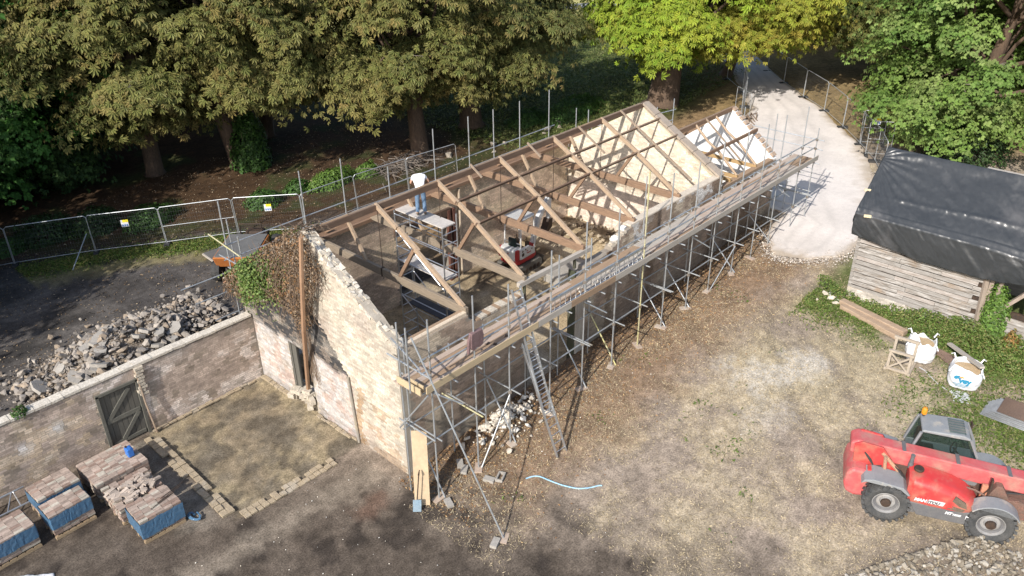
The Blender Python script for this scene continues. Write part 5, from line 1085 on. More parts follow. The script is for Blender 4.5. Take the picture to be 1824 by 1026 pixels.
# engine cover
def loft(name, secs, m, bevel=0., smooth=True):
    n = len(secs[0]); V = [p for s_ in secs for p in s_]; mb = MB(); F = [(i * n + k, i * n + (k + 1) % n, (i + 1) * n + (k + 1) % n, (i + 1) * n + k) for i in range(len(secs) - 1) for k in range(n)]
    mb.add(V, F + [tuple(range(n)), tuple(range((len(secs) - 1) * n, len(secs) * n))]); return tl(mb, name, m, bevel=bevel)
def hs(x, zt, yo, zb=.86, yi=-.36): return [(x, yi, zb), (x, yo, zb), (x, yo - .02, zb + .12), (x, yo, zt - .20), (x, yo + .10, zt - .06), (x, yo + .26, zt), (x, yi, zt + .02)]
hood = loft('engine_cover', [hs(-1.02, 1.56, -.98), hs(-.9, 1.62, -1.08), (hs(-.4, 1.58, -1.12)), hs(.1, 1.48, -1.12), hs(.45, 1.33, -1.10), hs(.70, 1.12, -1.02), hs(.80, .98, -.9)], M_TR, .025)
hood.data.polygons.foreach_set('use_smooth', [True] * len(hood.data.polygons)); hood.modifiers.new('wn', 'WEIGHTED_NORMAL')
mb = MB(); mb.prism([(-.92, .86), (-.66, .44), (.62, .44), (.74, .60), (.72, .88)], 'y', -1.10, -.4); sill = tl(mb, 'sill', M_TD, bevel=.025)
mb = MB(); mb.prism([(-1.02, 1.05), (-.92, 1.05), (-.70, .46), (-.80, .46)], 'y', -1.04, -.5); tl(mb, 'mudguard', M_TD)
for pts, m_ in (([(.10, 1.20), (.16, 1.36), (.44, 1.20), (.50, 1.02), (.3, 1.06)], mat('brown_grille', (.10, .075, .055), (.15, .11, .08), scale=9, fine=.4)), ([(.02, .92), (.10, 1.04), (.46, .97), (.42, .90), (.3, .88)], MATS['brown_grille'])):
    mb = MB(); mb.prism(pts, 'y', -1.135, -1.09); tl(mb, 'grille', m_, par=hood)
def letter(body, size, m, par, loc, ext=.003, rot=(math.pi / 2, 0, 0), shear=.25):
    me = text_mesh(body, size, ext, True, shear); me.materials.append(m); o = link('lettering', me, par); o.location = loc; o.rotation_euler = rot; return o
M_WHT = mat('white_decal', (.66, .66, .66), (.6, .6, .6), rough=.4, fine=.02)
# text reads from the right-hand side, towards the front
letter('MAN', .135, M_WHT, hood, (-.82, -1.146, .985))
mb = MB(); mb.prism([(-.50, .97), (-.455, 1.095), (-.05, 1.095), (-.09, .97)], 'y', -1.150, -1.12); tl(mb, 'badge', M_WHT, par=hood)
letter('ITOU', .125, M_TD, hood, (-.485, -1.157, .985), .004)
letter('MT', .12, M_WHT, sill, (.02, -1.105, .70)); letter('1030S', .085, M_WHT, sill, (.20, -1.108, .70))
mb = MB(); mb.box((.60, -1.103, .70), (.13, .006, .15)); tl(mb, 'sticker', M_WHT, par=sill); letter('3.1', .05, M_TR, sill, (.56, -1.108, .68))
# exhaust and air intake
mb = MB(); mb.lathe([(.07, 1.5), (.075, 1.62), (.055, 1.7), (.05, 1.88), (.06, 1.95)], (-.98, -.42, 0), 'z', 12); tl(mb, 'exhaust_stack', M_TD)
mb = MB(); mb.lathe([(.07, 1.58), (.07, 1.66), (.13, 1.67), (.135, 1.71), (.12, 1.74)], (-.80, -.66, 0), 'z', 16); tl(mb, 'air_intake_cap', M_IRON)
mb = MB()
for k in range(4): mb.poly([(-1.5 + .03 * k, -.36, 1.48), (-1.2, -.50 - .04 * k, 1.36), (-1.05, -.52 - .03 * k, 1.2), (-1.0, -.6, 1.0)], .016, 6)
for k in range(3): mb.poly([(.9, -.30 - .03 * k, 1.32), (1.3, -.34 - .03 * k, 1.22), (1.9, -.30, 1.26), (2.4, -.28, 1.38)], .016, 6)
tl(mb, 'hose', M_BLACKR, kind='stuff')
mb = MB(); mb.box((-.95, -.62, 1.15), (.12, .34, .42)); tl(mb, 'battery_box', M_TD, bevel=.02)
mb = MB(); mb.box((-2.58, .42, .9), (.06, .16, .12)); mb.box((-2.58, -.55, .9), (.06, .16, .12)); tl(mb, 'tail_lamp', mat('lamp_red', (.3, .02, .02), rough=.2), bevel=.01)
for x_ in (-1.2, .2, 1.5): mb = MB(); mb.box((x_, -.05, 1.86 - .061 * (x_ + 2.1) + .115), (.10, .44, .02)); tl(mb, 'wear_pad', M_TD, par=bo)
# wings
mb = MB(); mb.prism([(-2.22, 1.16), (-2.15, 1.30), (-1.9, 1.36), (-1.12, 1.27), (-.92, 1.06), (-.98, 1.03), (-1.2, 1.2), (-2.1, 1.24)], 'y', -1.12, -.44); fr = tl(mb, 'rear_wing', M_TG, bevel=.015)
mb = MB(); mb.box((-2.02, -.62, 1.355), (.1, .2, .05)); tl(mb, 'rear_lamp', M_TR, par=fr)
mb = MB(); mb.prism([(-2.2, 1.16), (-2.12, 1.30), (-1.8, 1.36), (-1.2, 1.27), (-.95, 1.0), (-1.0, .98), (-1.2, 1.2), (-2.1, 1.24)], 'y', .5, 1.18); tl(mb, 'rear_wing', M_TG, bevel=.03)
for y0, y1 in ((-1.2, -.72), (.72, 1.2)):
    pts = [(1.18 + .72 * math.cos(a), .62 + .70 * math.sin(a)) for a in np.linspace(.55, 2.5, 14)] + [(1.18 + .68 * math.cos(a), .62 + .66 * math.sin(a)) for a in np.linspace(2.5, .55, 14)]
    mb = MB(); mb.prism(pts, 'y', y0, y1); tl(mb, 'front_wing', M_TG, bevel=.02)
# wheels
M_RIM = mat('silver_rim', (.46, .46, .46), (.33, .31, .29), rough=.45, scale=5, metal=.4, fine=.12)
M_TYRE = mat('dusty_tyre', (.035, .038, .04), (.085, .082, .078), rough=.85, scale=4, fine=.3, bump=.3)
def wheel(x, s):
    cy = s * .96; w = MB(); o_ = s
    w.lathe([(.37, cy - o_ * .16), (.37, cy + o_ * .14), (.345, cy + o_ * .15), (.32, cy + o_ * .08), (.30, cy + o_ * .02), (.17, cy + o_ * .03), (.15, cy + o_ * .10)], (x, 0, .62), 'y', 28); wh = tl(w, 'wheel', M_RIM, smooth=False)
    t = MB(); t.lathe([(.36, cy + o_ * .15), (.42, cy + o_ * .19), (.52, cy + o_ * .205), (.575, cy + o_ * .18), (.585, cy), (.575, cy - o_ * .18), (.5, cy - o_ * .2), (.40, cy - o_ * .18)], (x, 0, .62), 'y', 40, False); tl(t, 'tyre', M_TYRE, par=wh, smooth=True)
    rg = MB(); rg.lathe([(.335, cy + o_ * .085), (.25, cy + o_ * .06)], (x, 0, .62), 'y', 28, False); tl(rg, 'rim_ring', M_TD, par=wh)
    hb = MB(); hb.lathe([(.15, cy + o_ * .08), (.13, cy + o_ * .16), (.05, cy + o_ * .17)], (x, 0, .62), 'y', 16); tl(hb, 'hub', M_IRON, par=wh)
    lg = MB()
    for k in range(22):
        for sd in (0, 1):
            a = 2 * math.pi * (k + .5 * sd) / 22; yy = cy + (.10 if sd else -.10); R = Matrix.Rotation(-a, 3, 'Y') ; R2 = R @ Matrix.Rotation((.65 if sd else -.65), 3, 'X')
            c_ = Vector((x, yy, .62)) + R @ Vector((0, 0, .592)); lg.box(c_, (.085, .25, .085), R @ Matrix.Rotation((.6 if sd else -.6), 3, 'Z'))
    tl(lg, 'tread_lug', M_TYRE, par=wh, kind='stuff')
for x in (-1.47, 1.18):
    for s in (-1, 1): wheel(x, s)
for x in (-1.47, 1.18): mb = MB(); mb.tube((x, -.85, .62), (x, .85, .62), .12, 10); tl(mb, 'axle', M_DIRT)
# cab on the left
cy0, cy1 = .24, 1.14
mb = MB(); mb.prism([(-1.0, .75), (-1.0, 1.4), (.72, 1.4), (.95, 1.1), (.95, .75)], 'y', cy0, cy1); cab = tl(mb, 'cab', M_TGD, bevel=.04)
mb = MB(); mb.prism([(-.80, 2.28), (-.78, 2.36), (.28, 2.40), (.46, 2.33), (.46, 2.27)], 'y', cy0 + .02, cy1 - .02); roof = tl(mb, 'cab_roof', M_TG, bevel=.03)
mb = MB(); mb.box((.12, .69, 2.395), (.42, .66, .02)); tl(mb, 'roof_window', GL, par=roof)
mb = MB(); [mb.box((.12, .45 + .12 * k, 2.412), (.42, .02, .02)) for k in range(5)]; tl(mb, 'roof_grid', M_TD, par=roof)
for y in (cy0 + .03, cy1 - .03):
    mb = MB(); mb.poly([(-1.02, y, 1.38), (-.80, y, 2.28)], .045, 6); tl(mb, 'pillar', M_TGD, par=cab)
    mb = MB(); mb.poly([(.94, y, 1.12), (.74, y, 1.75), (.46, y, 2.30)], .04, 6); tl(mb, 'pillar', M_TGD, par=cab)
    mb = MB(); mb.poly([(-.98, y, 1.40), (.80, y, 1.36)], .03, 6); tl(mb, 'window_rail', M_TGD, par=cab)
    mb = MB(); mb.prism([(-.96, 1.42), (-.78, 2.27), (.44, 2.28), (.72, 1.75), (.86, 1.4)], 'y', y - .008, y + .008); tl(mb, 'side_window', GL, par=cab)
mb = MB(); mb.quad((-1.01, cy0 + .06, 1.42), (-1.01, cy1 - .06, 1.42), (-.81, cy1 - .06, 2.26), (-.81, cy0 + .06, 2.26)); tl(mb, 'rear_window', GL, par=cab)
mb = MB(); mb.quad((.93, cy0 + .06, 1.15), (.93, cy1 - .06, 1.15), (.47, cy1 - .06, 2.28), (.47, cy0 + .06, 2.28)); tl(mb, 'windscreen', GL, par=cab)
mb = MB(); mb.box((-.52, .68, 1.42), (.5, .5, .14)); mb.box((-.76, .68, 1.75), (.12, .48, .6)); tl(mb, 'driver_seat', M_IRON, par=cab, bevel=.04)
mb = MB(); mb.poly([(.2 + .05 * math.sin(a), .68 + .19 * math.cos(a), 1.66 + .14 * math.sin(a)) for a in np.linspace(0, 6.28, 20)], .018, 6); mb.tube((.2, .68, 1.66), (.5, .68, 1.3), .025, 6); tl(mb, 'steering_wheel', M_IRON, par=cab)
for k, c_ in enumerate(((.55, .48, .05), (.55, .62, .66), (.6, .64, .65))): mb = MB(); mb.box((-.42 + k * .2, cy0 - .006, 1.47 - .015 * k), (.15, .006, .10)); tl(mb, 'sticker', mat('sticker_%s' % ('yellow', 'pale_blue', 'grey')[k], c_), par=cab)
bl_ = MB(); bl_.lathe([(.035, 2.36), (.035, 2.44)], (-.72, .98, 0), 'z', 8); bs = tl(bl_, 'beacon_stalk', M_IRON)
mb = MB(); mb.lathe([(.075, 2.44), (.08, 2.50), (.075, 2.60), (.05, 2.65)], (-.72, .98, 0), 'z', 14); tl(mb, 'beacon', mat('amber_lens', (.55, .20, .01), (.6, .26, .02), rough=.15, spec=.6), par=bs)
mb = MB(); mb.poly([(.46, 1.12, 2.2), (.62, 1.32, 2.25), (.66, 1.36, 2.1)], .015, 6); mb.box((.66, 1.38, 1.98), (.05, .16, .3)); tl(mb, 'mirror', M_IRON, bevel=.01)
mb = MB(); mb.poly([(.88, -.48, 1.0), (1.0, -.55, 1.35), (1.02, -.58, 1.5)], .02, 6); mb.box((1.02, -.60, 1.62), (.05, .15, .34)); tl(mb, 'mirror', M_IRON, bevel=.015)
mb = MB(); mb.poly([(-.3, 1.1, 2.42), (-.2, 1.18, 2.48), (.1, 1.18, 2.48), (.2, 1.1, 2.42)], .015, 6); tl(mb, 'grab_rail', M_IRON)
mb = MB(); mb.prism([(1.0, .95), (1.2, 1.5), (1.35, 1.5), (1.6, 1.1), (2.3, 1.05), (2.4, .8), (1.6, .7)], 'y', -.5, -.28); tl(mb, 'front_frame', M_DIRT, bevel=.02)
mb = MB(); mb.box((.95, -.42, 1.18), (.16, .1, .5)); tl(mb, 'lamp_bracket', mat('orange_bracket', (.50, .19, .11), (.42, .2, .13)), bevel=.015)
mb = MB(); mb.poly([(.3, -.5, 1.3), (.7, -.55, 1.28), (.95, -.6, 1.2)], .03, 6); mb.poly([(1.5, -.4, 1.0), (1.8, -.5, 1.15), (2.1, -.4, .95)], .025, 6); tl(mb, 'hydraulic_pipe', M_DIRT, kind='stuff')

# ------------------------------------------------------------------ weatherboarded shed under black sheeting
SHED = thing('shed', 'old weatherboarded shed with peeling white paint beside the track, its roof gone under sheeting', 'shed', (18.4, -6.0, .92))
M_WB = mat('peeling_weatherboard', (.38, .36, .335), (.12, .10, .08), scale=3.2, stretch=(5, .7, 7), contrast=.35, fine=.25, fscale=12, rough=.9, c3=(.24, .18, .13), c3scale=1.0, c3amt=.5)
M_WB2 = mat('bare_weatherboard', (.19, .15, .12), (.38, .355, .33), scale=3.2, stretch=(5, .7, 7), contrast=.5, fine=.25, fscale=12, rough=.9)
M_WB3 = mat('grey_weatherboard', (.31, .295, .275), (.15, .13, .11), scale=3, stretch=(5, .7, 7), contrast=.5, fine=.25, rough=.9)
q = random.Random(51)
core = MB(); core.box((18.62, -8.45, 2.65), (.12, 4.8, 3.6)); core.build('dark_backing', M_IRON, SHED)  # dark sheet added behind the boards, its strips stand in for shadow lines
core = MB(); core.box((20.5, -6.12, 2.65), (4.1, .12, 3.6)); core.build('side_wall', M_WB3, SHED)
core = MB(); core.box((22.6, -10, 2.65), (.12, 8, 3.6)); core.build('back_wall', M_WB3, SHED)
for k in range(17):
    z = 1.42 + k * .185; y = -6.06; yend = -10.85 + .25 * (k % 3 == 0)
    if z > 4.55: break
    while y > yend + .3:
        L = q.uniform(1.1, 2.9); y2 = max(yend, y - L); mb = MB()
        mb.beam((18.47 + q.uniform(-.012, .012), y - .004, z + q.uniform(-.012, .012)), (18.47 + q.uniform(-.012, .015), y2 + .004, z + q.uniform(-.015, .012)), .026, .152, (.30, 0, 1))
        mb.build('weatherboard', (M_WB, M_WB, M_WB3, M_WB2)[q.randrange(4)], SHED); y = y2
for k in range(5):   # lower boards beyond the brick part
    z = .62 + k * .185; mb = MB(); mb.beam((18.465, -8.75 + q.uniform(-.1, .1), z), (18.465, -10.8, z - .02), .026, .2, (.24, 0, 1))
    if k > 1: mb.build('weatherboard', (M_WB, M_WB2, M_WB3)[k % 3], SHED)
for k in range(7):   # boards right of the gap
    z = .95 + k * .185; y = -11.65; mb = MB(); mb.beam((18.45, y, z), (18.45, -14.2, z), .026, .2, (.24, 0, 1)); mb.build('weatherboard', (M_WB, M_WB3)[k % 2], SHED)
mb = MB(); mb.box((18.62, -13, 1.6), (.1, 2.7, 1.5)); mb.build('dark_backing', M_IRON, SHED)
plP = [(-8.75, .55), (-8.75, 1.33), (-6.08, 1.40), (-6.08, .55)]
pl = wall_slab('brick_plinth', M_MORTAR, SHED, plP, 'x', 18.42, 18.75)
def pl_tint(u, z): n2 = fbm(u * 3, z * 3, 3); return C(.44, .40, .35) * (.6 + .7 * n2[:, None])
brickwork(pl, plP, (0, 1, 0), (-1, 0, 0), (18.42, 0, 0), pl_tint, near=120)
M_POST = mat('silvered_post', (.33, .27, .22), (.23, .18, .14), scale=3, stretch=(4, 4, .8), fine=.25)
for a, b, w in (((18.35, -10.95, .75), (18.5, -10.8, 3.5), .16), ((18.3, -11.2, 2.0), (18.5, -12.3, 3.5), .15), ((18.4, -11.25, .9), (18.5, -11.3, 3.5), .13), ((18.45, -11.6, .9), (18.5, -11.55, 2.2), .13), ((18.2, -10.6, .7), (18.35, -10.95, 1.7), .12), ((18.3, -11.3, .8), (18.4, -10.9, 1.6), .1)):
    mb = MB(); mb.beam(a, b, w, w * .8); mb.build('post', M_POST, SHED)
for y in (-11.0, -12.4, -14.2): mb = MB(); mb.beam((18.6, y, 1), (18.6, y, 4.4), .14, .14); mb.build('post', M_POST, SHED)
for k in range(12): mb = MB(); mb.beam((18.45, -6.1 - k * .75, 4.40), (20.5, -6.1 - k * .75, 6.42), .06, .1); mb.build('rafter', M_POST, SHED)
mb = MB(); mb.beam((20.5, -6.0, 6.5), (20.5, -14.4, 6.5), .05, .18); mb.build('ridge_board', M_POST, SHED)
# the sheeting: one draped surface, skirt - eave - ridge - rear slope
def sheeting():
    ns, nt = 230, 200; s = np.linspace(0, 1, ns); t = np.linspace(0, 1, nt); S, Tt = np.meshgrid(s, t, indexing='ij')
    y = -5.86 - 8.6 * S; sk = np.interp(S, [0, .03, .30, .55, .72, 1], [3.75, 3.72, 3.40, 3.42, 3.62, 3.7]) + .05 * (vnoise(S * 30, S * 0) - .5)
    # t: 0 skirt hem, .2 eave, .62 ridge, 1 rear
    xe, ze, xr, zr = 18.22, 4.62, 20.5, 6.66
    x = np.where(Tt < .2, xe + .07 - .05 * np.sin(Tt / .2 * 3.1) - .07 * (Tt / .2) ** 6, np.where(Tt < .62, xe + (xr - xe) * (Tt - .2) / .42, xr + (Tt - .62) / .38 * 2.3))
    z = np.where(Tt < .2, sk + (ze - sk) * Tt / .2, np.where(Tt < .62, ze + (zr - ze) * (Tt - .2) / .42, zr - (Tt - .62) / .38 * 2.0))
    up = (Tt >= .2)
    sag = -.10 * np.sin(np.clip((Tt - .2) / .42, 0, 1) * np.pi) * (.6 + .4 * np.sin(S * 9.0)); z = z + sag * up
    z = z - .16 * np.exp(-((Tt - .2) / .05) ** 2) * (S > .5) * sstep(.5, .9, S)
    # creases: fans from the fixing points, a seam across the lower third, fine wrinkling
    def ridged(a, b, o=3): return 1 - np.abs(fbm(a, b, o) * 2 - 1)
    d = .06 * ridged(S * 9 + Tt * 7, Tt * 4 + 3) + .03 * ridged(S * 26 + Tt * 16, Tt * 11 - S * 9, 3) + .006 * ridged(S * 60 + Tt * 20, Tt * 14 + S * 8, 2)
    ang = np.arctan2((Tt - .55) * 4.5, S * 8.6 + .25); d += .045 * (.5 + .5 * np.sin(ang * 40 + 4 * fbm(S * 6, Tt * 6, 2))) * np.exp(-S * 8.6 / 1.6) * up
    seam = np.exp(-((Tt - (.335 + .03 * S)) / .013) ** 2); d += seam * (.02 + .035 * vnoise(S * 70, Tt * 0 + 2)) * sstep(.1, .16, S)
    d += up * .02 * np.sin(Tt * 60 + 8 * fbm(S * 4, Tt * 3, 2)) * sstep(.45, .6, Tt)
    skf = (Tt < .24) * sstep(.28, .18, Tt); d = d * (1 - .9 * np.exp(-((Tt - .2) / .03) ** 2)) * np.where(Tt < .2, .35, 1.); d += skf * (.05 * ridged(S * 15 + Tt * 10, Tt * 4 + 9, 3) + .02 * ridged(S * 44 + Tt * 22, Tt * 8 + S * 5, 3) + .05 * ridged(S * 9 + 3, Tt * 10 + S * 6, 4) * sstep(.35, .8, S))
    nx, nz = np.where(Tt < .2, -1., -.67), np.where(Tt < .2, .1, .74); x = x + nx * d; z = z + nz * d
    I = np.arange(ns * nt).reshape(ns, nt); Fq = np.stack([I[:-1, :-1], I[1:, :-1], I[1:, 1:], I[:-1, 1:]], -1).reshape(-1, 4)
    V = [np.stack([x, y, z], -1).reshape(-1, 3)]; Fs = [Fq]
    # verge flap hanging down the gable end
    tt = np.linspace(.21, .64, 90); e = np.linspace(0, 1, 14); A, E2_ = np.meshgrid(tt, e, indexing='ij'); vx = xe + (xr - xe) * (A - .2) / .42; vz = ze + (zr - ze) * (A - .2) / .42
    drop = .5 * (1.0 - .55 * (A - .2) / .42) * (.85 + .3 * vnoise(A * 30, A * 0)); vz = vz - drop * E2_ + .04; vy = -5.86 + .10 * np.sin(E2_ * 2) + .05 * (fbm(A * 22, E2_ * 2, 2) - .5) * E2_ - .02
    vx = vx + .1 * E2_ * (fbm(A * 9, E2_, 2) - .5); I2 = np.arange(90 * 14).reshape(90, 14) + ns * nt
    V.append(np.stack([vx, vy, vz], -1).reshape(-1, 3)); Fs.append(np.stack([I2[:-1, :-1], I2[1:, :-1], I2[1:, 1:], I2[:-1, 1:]], -1).reshape(-1, 4))
    m = mat('black_sheeting', (.038, .041, .044), (.030, .033, .036), rough=.31, spec=.55, scale=.8, fine=.12, fscale=6, c3=(.07, .07, .072), c3scale=.5, c3amt=.25, bump=.18, bscale=4)
    o = link('sheeting', np_mesh('sheeting', np.concatenate(V), np.concatenate(Fs), m, None, True)); tag(o, 'wrinkled black plastic sheeting draped over the shed roof', 'tarpaulin'); md = o.modifiers.new('thick', 'SOLIDIFY'); md.thickness = .006
sheeting()
mb = MB(); mb.beam((20.72, -9.4, 6.62), (20.85, -14.3, 6.58), .18, .06); tag(mb.build('batten', M_BOARDG), 'grey batten lying along the top edge of the black sheeting', 'batten')
for k, (y, z, x) in enumerate(((-6.35, 4.66, 18.15), (-5.9, 5.35, 19.0))): mb = MB(); mb.box((x, y, z), (.09, .26, .09), Matrix.Rotation(.4, 3, 'Z')); tag(mb.build('timber_offcut', mat('pale_offcut', (.66, .55, .34), (.6, .5, .32))), ['short pale offcut pinning the sheeting at the shed eave corner', 'short pale offcut pinning the sheeting up the verge'][k], 'offcut')
# ------------------------------------------------------------------ things lying by the shed
for k, (a, b, w, h) in enumerate((((17.72, -6.18, 0), (17.0, -8.98, 0), .30, .24), ((17.42, -6.34, 0), (16.68, -8.86, 0), .27, .2))):
    za = gz(a[0], a[1]); zb = gz(b[0], b[1]); mb = MB(); mb.beam((a[0], a[1], za + h / 2), (b[0], b[1], zb + h / 2), w, h)
    tag(mb.build('timber_beam', mat('split_beam', (.40, .30, .21), (.27, .19, .13), scale=2.5, stretch=(5, 1, 5), fine=.3), None, bevel=.02), ['long squared old timber baulk on the grass, nearer the shed', 'long squared old timber baulk on the grass, farther from the shed'][k], 'timber', 'timber baulks by the shed')
TRS = thing('trestle', 'rough grey timber trestle frame standing in front of the white sack', 'trestle', (14.95, -9.55, gz(15, -9.5)), .12)
M_TRS = mat('silver_timber', (.40, .34, .27), (.31, .26, .20), scale=4, fine=.2)
for x, zt in ((-.33, .78), (.33, 1.0)):
    for y in (-.34, .34): mb = MB(); mb.beam((x, y, 0), (x + .03, y, zt), .085, .085); mb.build('leg', M_TRS, TRS, local=True)
    for z in (.06, zt): mb = MB(); mb.beam((x, -.42, z), (x, .42, z), .09, .08); mb.build('rail', M_TRS, TRS, local=True)
    if x < 0:
        for s in (1, -1): mb = MB(); mb.beam((x - .02, -.3 * s, .12), (x - .02 + .01 * s, .3 * s, zt - .1), .03, .06); mb.build('brace', M_TRS, TRS, local=True)
for y in (-.40, .40): mb = MB(); mb.beam((-.42, y, .05), (.48, y, .05), .08, .1); mb.build('rail', M_TRS, TRS, local=True)
M_BAG = mat('woven_white_sack', (.74, .74, .74), (.68, .68, .69), rough=.6, scale=6, fine=.05, bump=.4, bscale=7)
M_SAND = mat('building_sand', (.48, .36, .22), (.40, .29, .17), scale=5, fine=.2, bump=.5)
def builders_bag(name, label, cx, cy, w, h, rz, seed, slump, hx=1.0):
    g = gz(cx, cy); th = thing(name, label, 'builders bag', (cx, cy, g), rz); n = 64; m = 20; V = []
    for i in range(m):
        t = i / (m - 1); z = h * t
        for k in range(n):
            a = 2 * math.pi * k / n; ca, sa = math.cos(a), math.sin(a); e = 3.2
            r_ = (abs(ca) ** e + abs(sa) ** e) ** (-1 / e) * w / 2 * (.86 + .20 * math.sin(t * 2.6) ** .8 - .10 * t ** 3)
            r_ *= 1 + .11 * (vnoise(k * .45 + seed * 7, t * 6) - .5) + .05 * (vnoise(k * 1.4 + seed, t * 14) - .5)
            zz = z * (1 + slump * (vnoise(math.cos(a) * 1.5 + 5 + seed, math.sin(a) * 1.5 + 5) - .55) * t * 1.6)
            V.append((r_ * ca * hx, r_ * sa, max(zz, 0) + .02))
    I = np.arange(n * m).reshape(m, n); Fq = np.stack([I[:-1], np.roll(I, -1, 1)[:-1], np.roll(I, -1, 1)[1:], I[1:]], -1).reshape(-1, 4)
    sk = link('sack', np_mesh('sack', np.array(V), Fq, M_BAG, None, True), th); md = sk.modifiers.new('thick', 'SOLIDIFY'); md.thickness = .012
    sm = MB(); pr = [(r_, h * .80 - .16 * (r_ / (w * .43)) ** 2 * 0 + .05 * (1 - r_ / (w * .43))) for r_ in (w * .43, w * .32, w * .2, w * .08)]; sm.lathe(pr, (0, 0, 0), 'z', 24); sm.v = [(x * hx, y, z - .06 * (vnoise(x * 4 + 9, y * 4 + 9))) for x, y, z in sm.v]
    sm.build('sand', M_SAND, th, local=True)
    for (sx, sy) in ((-1, -1), (1, -1), (-1, 1), (1, 1)):
        a = Vector((sx * w * .38 * hx, sy * w * .38, h * .9)); b = a + Vector((sx * .12, sy * .16, -.05 + .12 * (sx > 0))); mb = MB(); mb.poly([a, a.lerp(b, .5) + Vector((0, 0, .12)), b], [.03, .025, .02], 6); mb.build('lifting_loop', M_BAG, th, local=True)
    return th, sk
builders_bag('builders_bag', 'slumped white builders bag of sand standing behind the trestle', 15.95, -9.85, .95, .85, .3, 3, .55)
b2, sk2 = builders_bag('builders_bag', 'printed white builders bag of sand with a plank across its open top', 15.35, -11.55, 1.0, .82, .25, 8, .25)
M_TEAL = mat('teal_print', (.02, .20, .33), (.03, .22, .35), fine=.02); M_ORG = mat('orange_print', (.70, .30, .10), fine=.02, c2=(.68, .3, .1))
for body, size, y, z, m_ in (('o', .22, .34, .48, M_TEAL), ('vey', .27, .17, .36, M_TEAL)): letter(body, size, m_, sk2, (-.545, y, z), .004, (math.pi / 2, 0, -math.pi / 2), 0)
mb = MB(); mb.prism([(.10, .52), (.18, .62), (.30, .60), (.34, .52), (.2, .50)], 'x', -.552, -.540); tl(mb, 'logo', M_TEAL, par=sk2)
mb = MB(); mb.prism([(.02, .56), (.10, .62), (.20, .57), (.12, .54)], 'x', -.556, -.542); tl(mb, 'logo', M_ORG, par=sk2)
for k in range(3): mb = MB(); mb.box((-.545, .08, .31 - k * .05), (.006, .52 - .1 * k, .014)); tl(mb, 'print_line', MATS['teal_print'], par=sk2)
mb = MB(); mb.beam((16.75, -10.55, gz(16.7, -10.5) + .5), (15.25, -12.0, gz(15.3, -12) + .95), .17, .07); tag(mb.build('plank', M_BOARDG), 'weathered plank laid from the weeds over the printed builders bag', 'plank')
mb = MB(); g = gz(16.4, -10.6); mb.add([(16.9, -10.15, g + .10), (16.55, -10.2, g + .06), (15.95, -11.05, g + .06), (16.45, -11.15, g + .22)], [(0, 1, 2, 3)]); o = mb.build('rusted_sheet', mat('rusted_sheet', (.22, .15, .11), (.15, .10, .08), scale=4, fine=.3)); md = o.modifiers.new('thick', 'SOLIDIFY'); md.thickness = .02; tag(o, 'rust brown metal sheet half lost in the weeds behind the plank', 'sheet')
crumple('plastic_sheet', 'torn translucent plastic lying beside the printed builders bag', 'plastic sheet', 14.55, -11.75, .65, .55, M_PLAS, 9, .14, .4)
crumple('plastic_sheet', 'white plastic bundle lying at the shed corner by the track', 'plastic sheet', 18.1, -5.75, .7, .45, mat('white_plastic', (.62, .63, .64), (.54, .55, .56), rough=.4), 12, .2, .4)
mb = MB(); pts = [(14.6, -11.5), (14.75, -11.0), (15.05, -10.6), (15.3, -10.3), (15.35, -10.1)]; mb.poly([(x, y, gz(x, y) + .03) for x, y in pts], .018, 6); tag(mb.build('cable', mat('grey_cable', (.45, .45, .45), (.4, .4, .4))), 'grey cable trailing on the ground from the torn plastic', 'cable')
for k, (x, y, s_) in enumerate(((18.0, -5.4, .4), (17.75, -5.75, .42), (17.55, -6.05, .36), (17.35, -5.35, .2), (18.15, -6.0, .34))):
    o = chunk('stone', (x, y, gz(x, y) + .08), (s_, s_ * .7, s_ * .55), (.52, .46, .37)); tag(o, ['pale block at the shed corner below the white plastic', 'flat pale block left of the timber baulk ends', 'pale stone touching the end of the timber baulks', 'small white stone on the bare earth left of the weeds', 'rounded pale stone against the shed plinth corner'][k], 'stone')
# stack of corrugated sheets
ST = thing('sheet_stack', 'stack of grey corrugated roofing sheets topped by a brown one at the right edge', 'roofing sheets', (14.4, -13.6, gz(14.4, -13.6)), .0)
def corrugated(x0, x1, y0, y1, z, m, nm):
    n = 110; ys = np.array([y0, y1]); xs = np.linspace(x0, x1, n); zz = z + .022 * np.sin(np.linspace(0, 12 * 2 * math.pi, n))
    V = np.array([(x - 14.4, y + 13.6, zq) for y in ys for x, zq in zip(xs, zz)]); I = np.arange(2 * n).reshape(2, n); Fq = np.stack([I[:-1, :-1], I[1:, :-1], I[1:, 1:], I[:-1, 1:]], -1).reshape(-1, 4)
    o = link(nm, np_mesh(nm, V, Fq, m, None, True), ST); md = o.modifiers.new('thick', 'SOLIDIFY'); md.thickness = .008
M_GI = mat('grey_corrugated', (.46, .47, .48), (.34, .35, .36), scale=3, fine=.15, rough=.5, metal=.4); M_BI = mat('brown_corrugated', (.17, .115, .085), (.13, .09, .07), scale=3, fine=.15, rough=.6)
for k in range(7): corrugated(13.95 + .02 * (k % 3), 14.92 - .03 * (k % 2), -16.0, -12.52 - .05 * k, .05 + .045 * k, M_GI, 'corrugated_sheet')
corrugated(13.93, 14.97, -16.0, -12.95, .40, M_BI, 'corrugated_sheet')
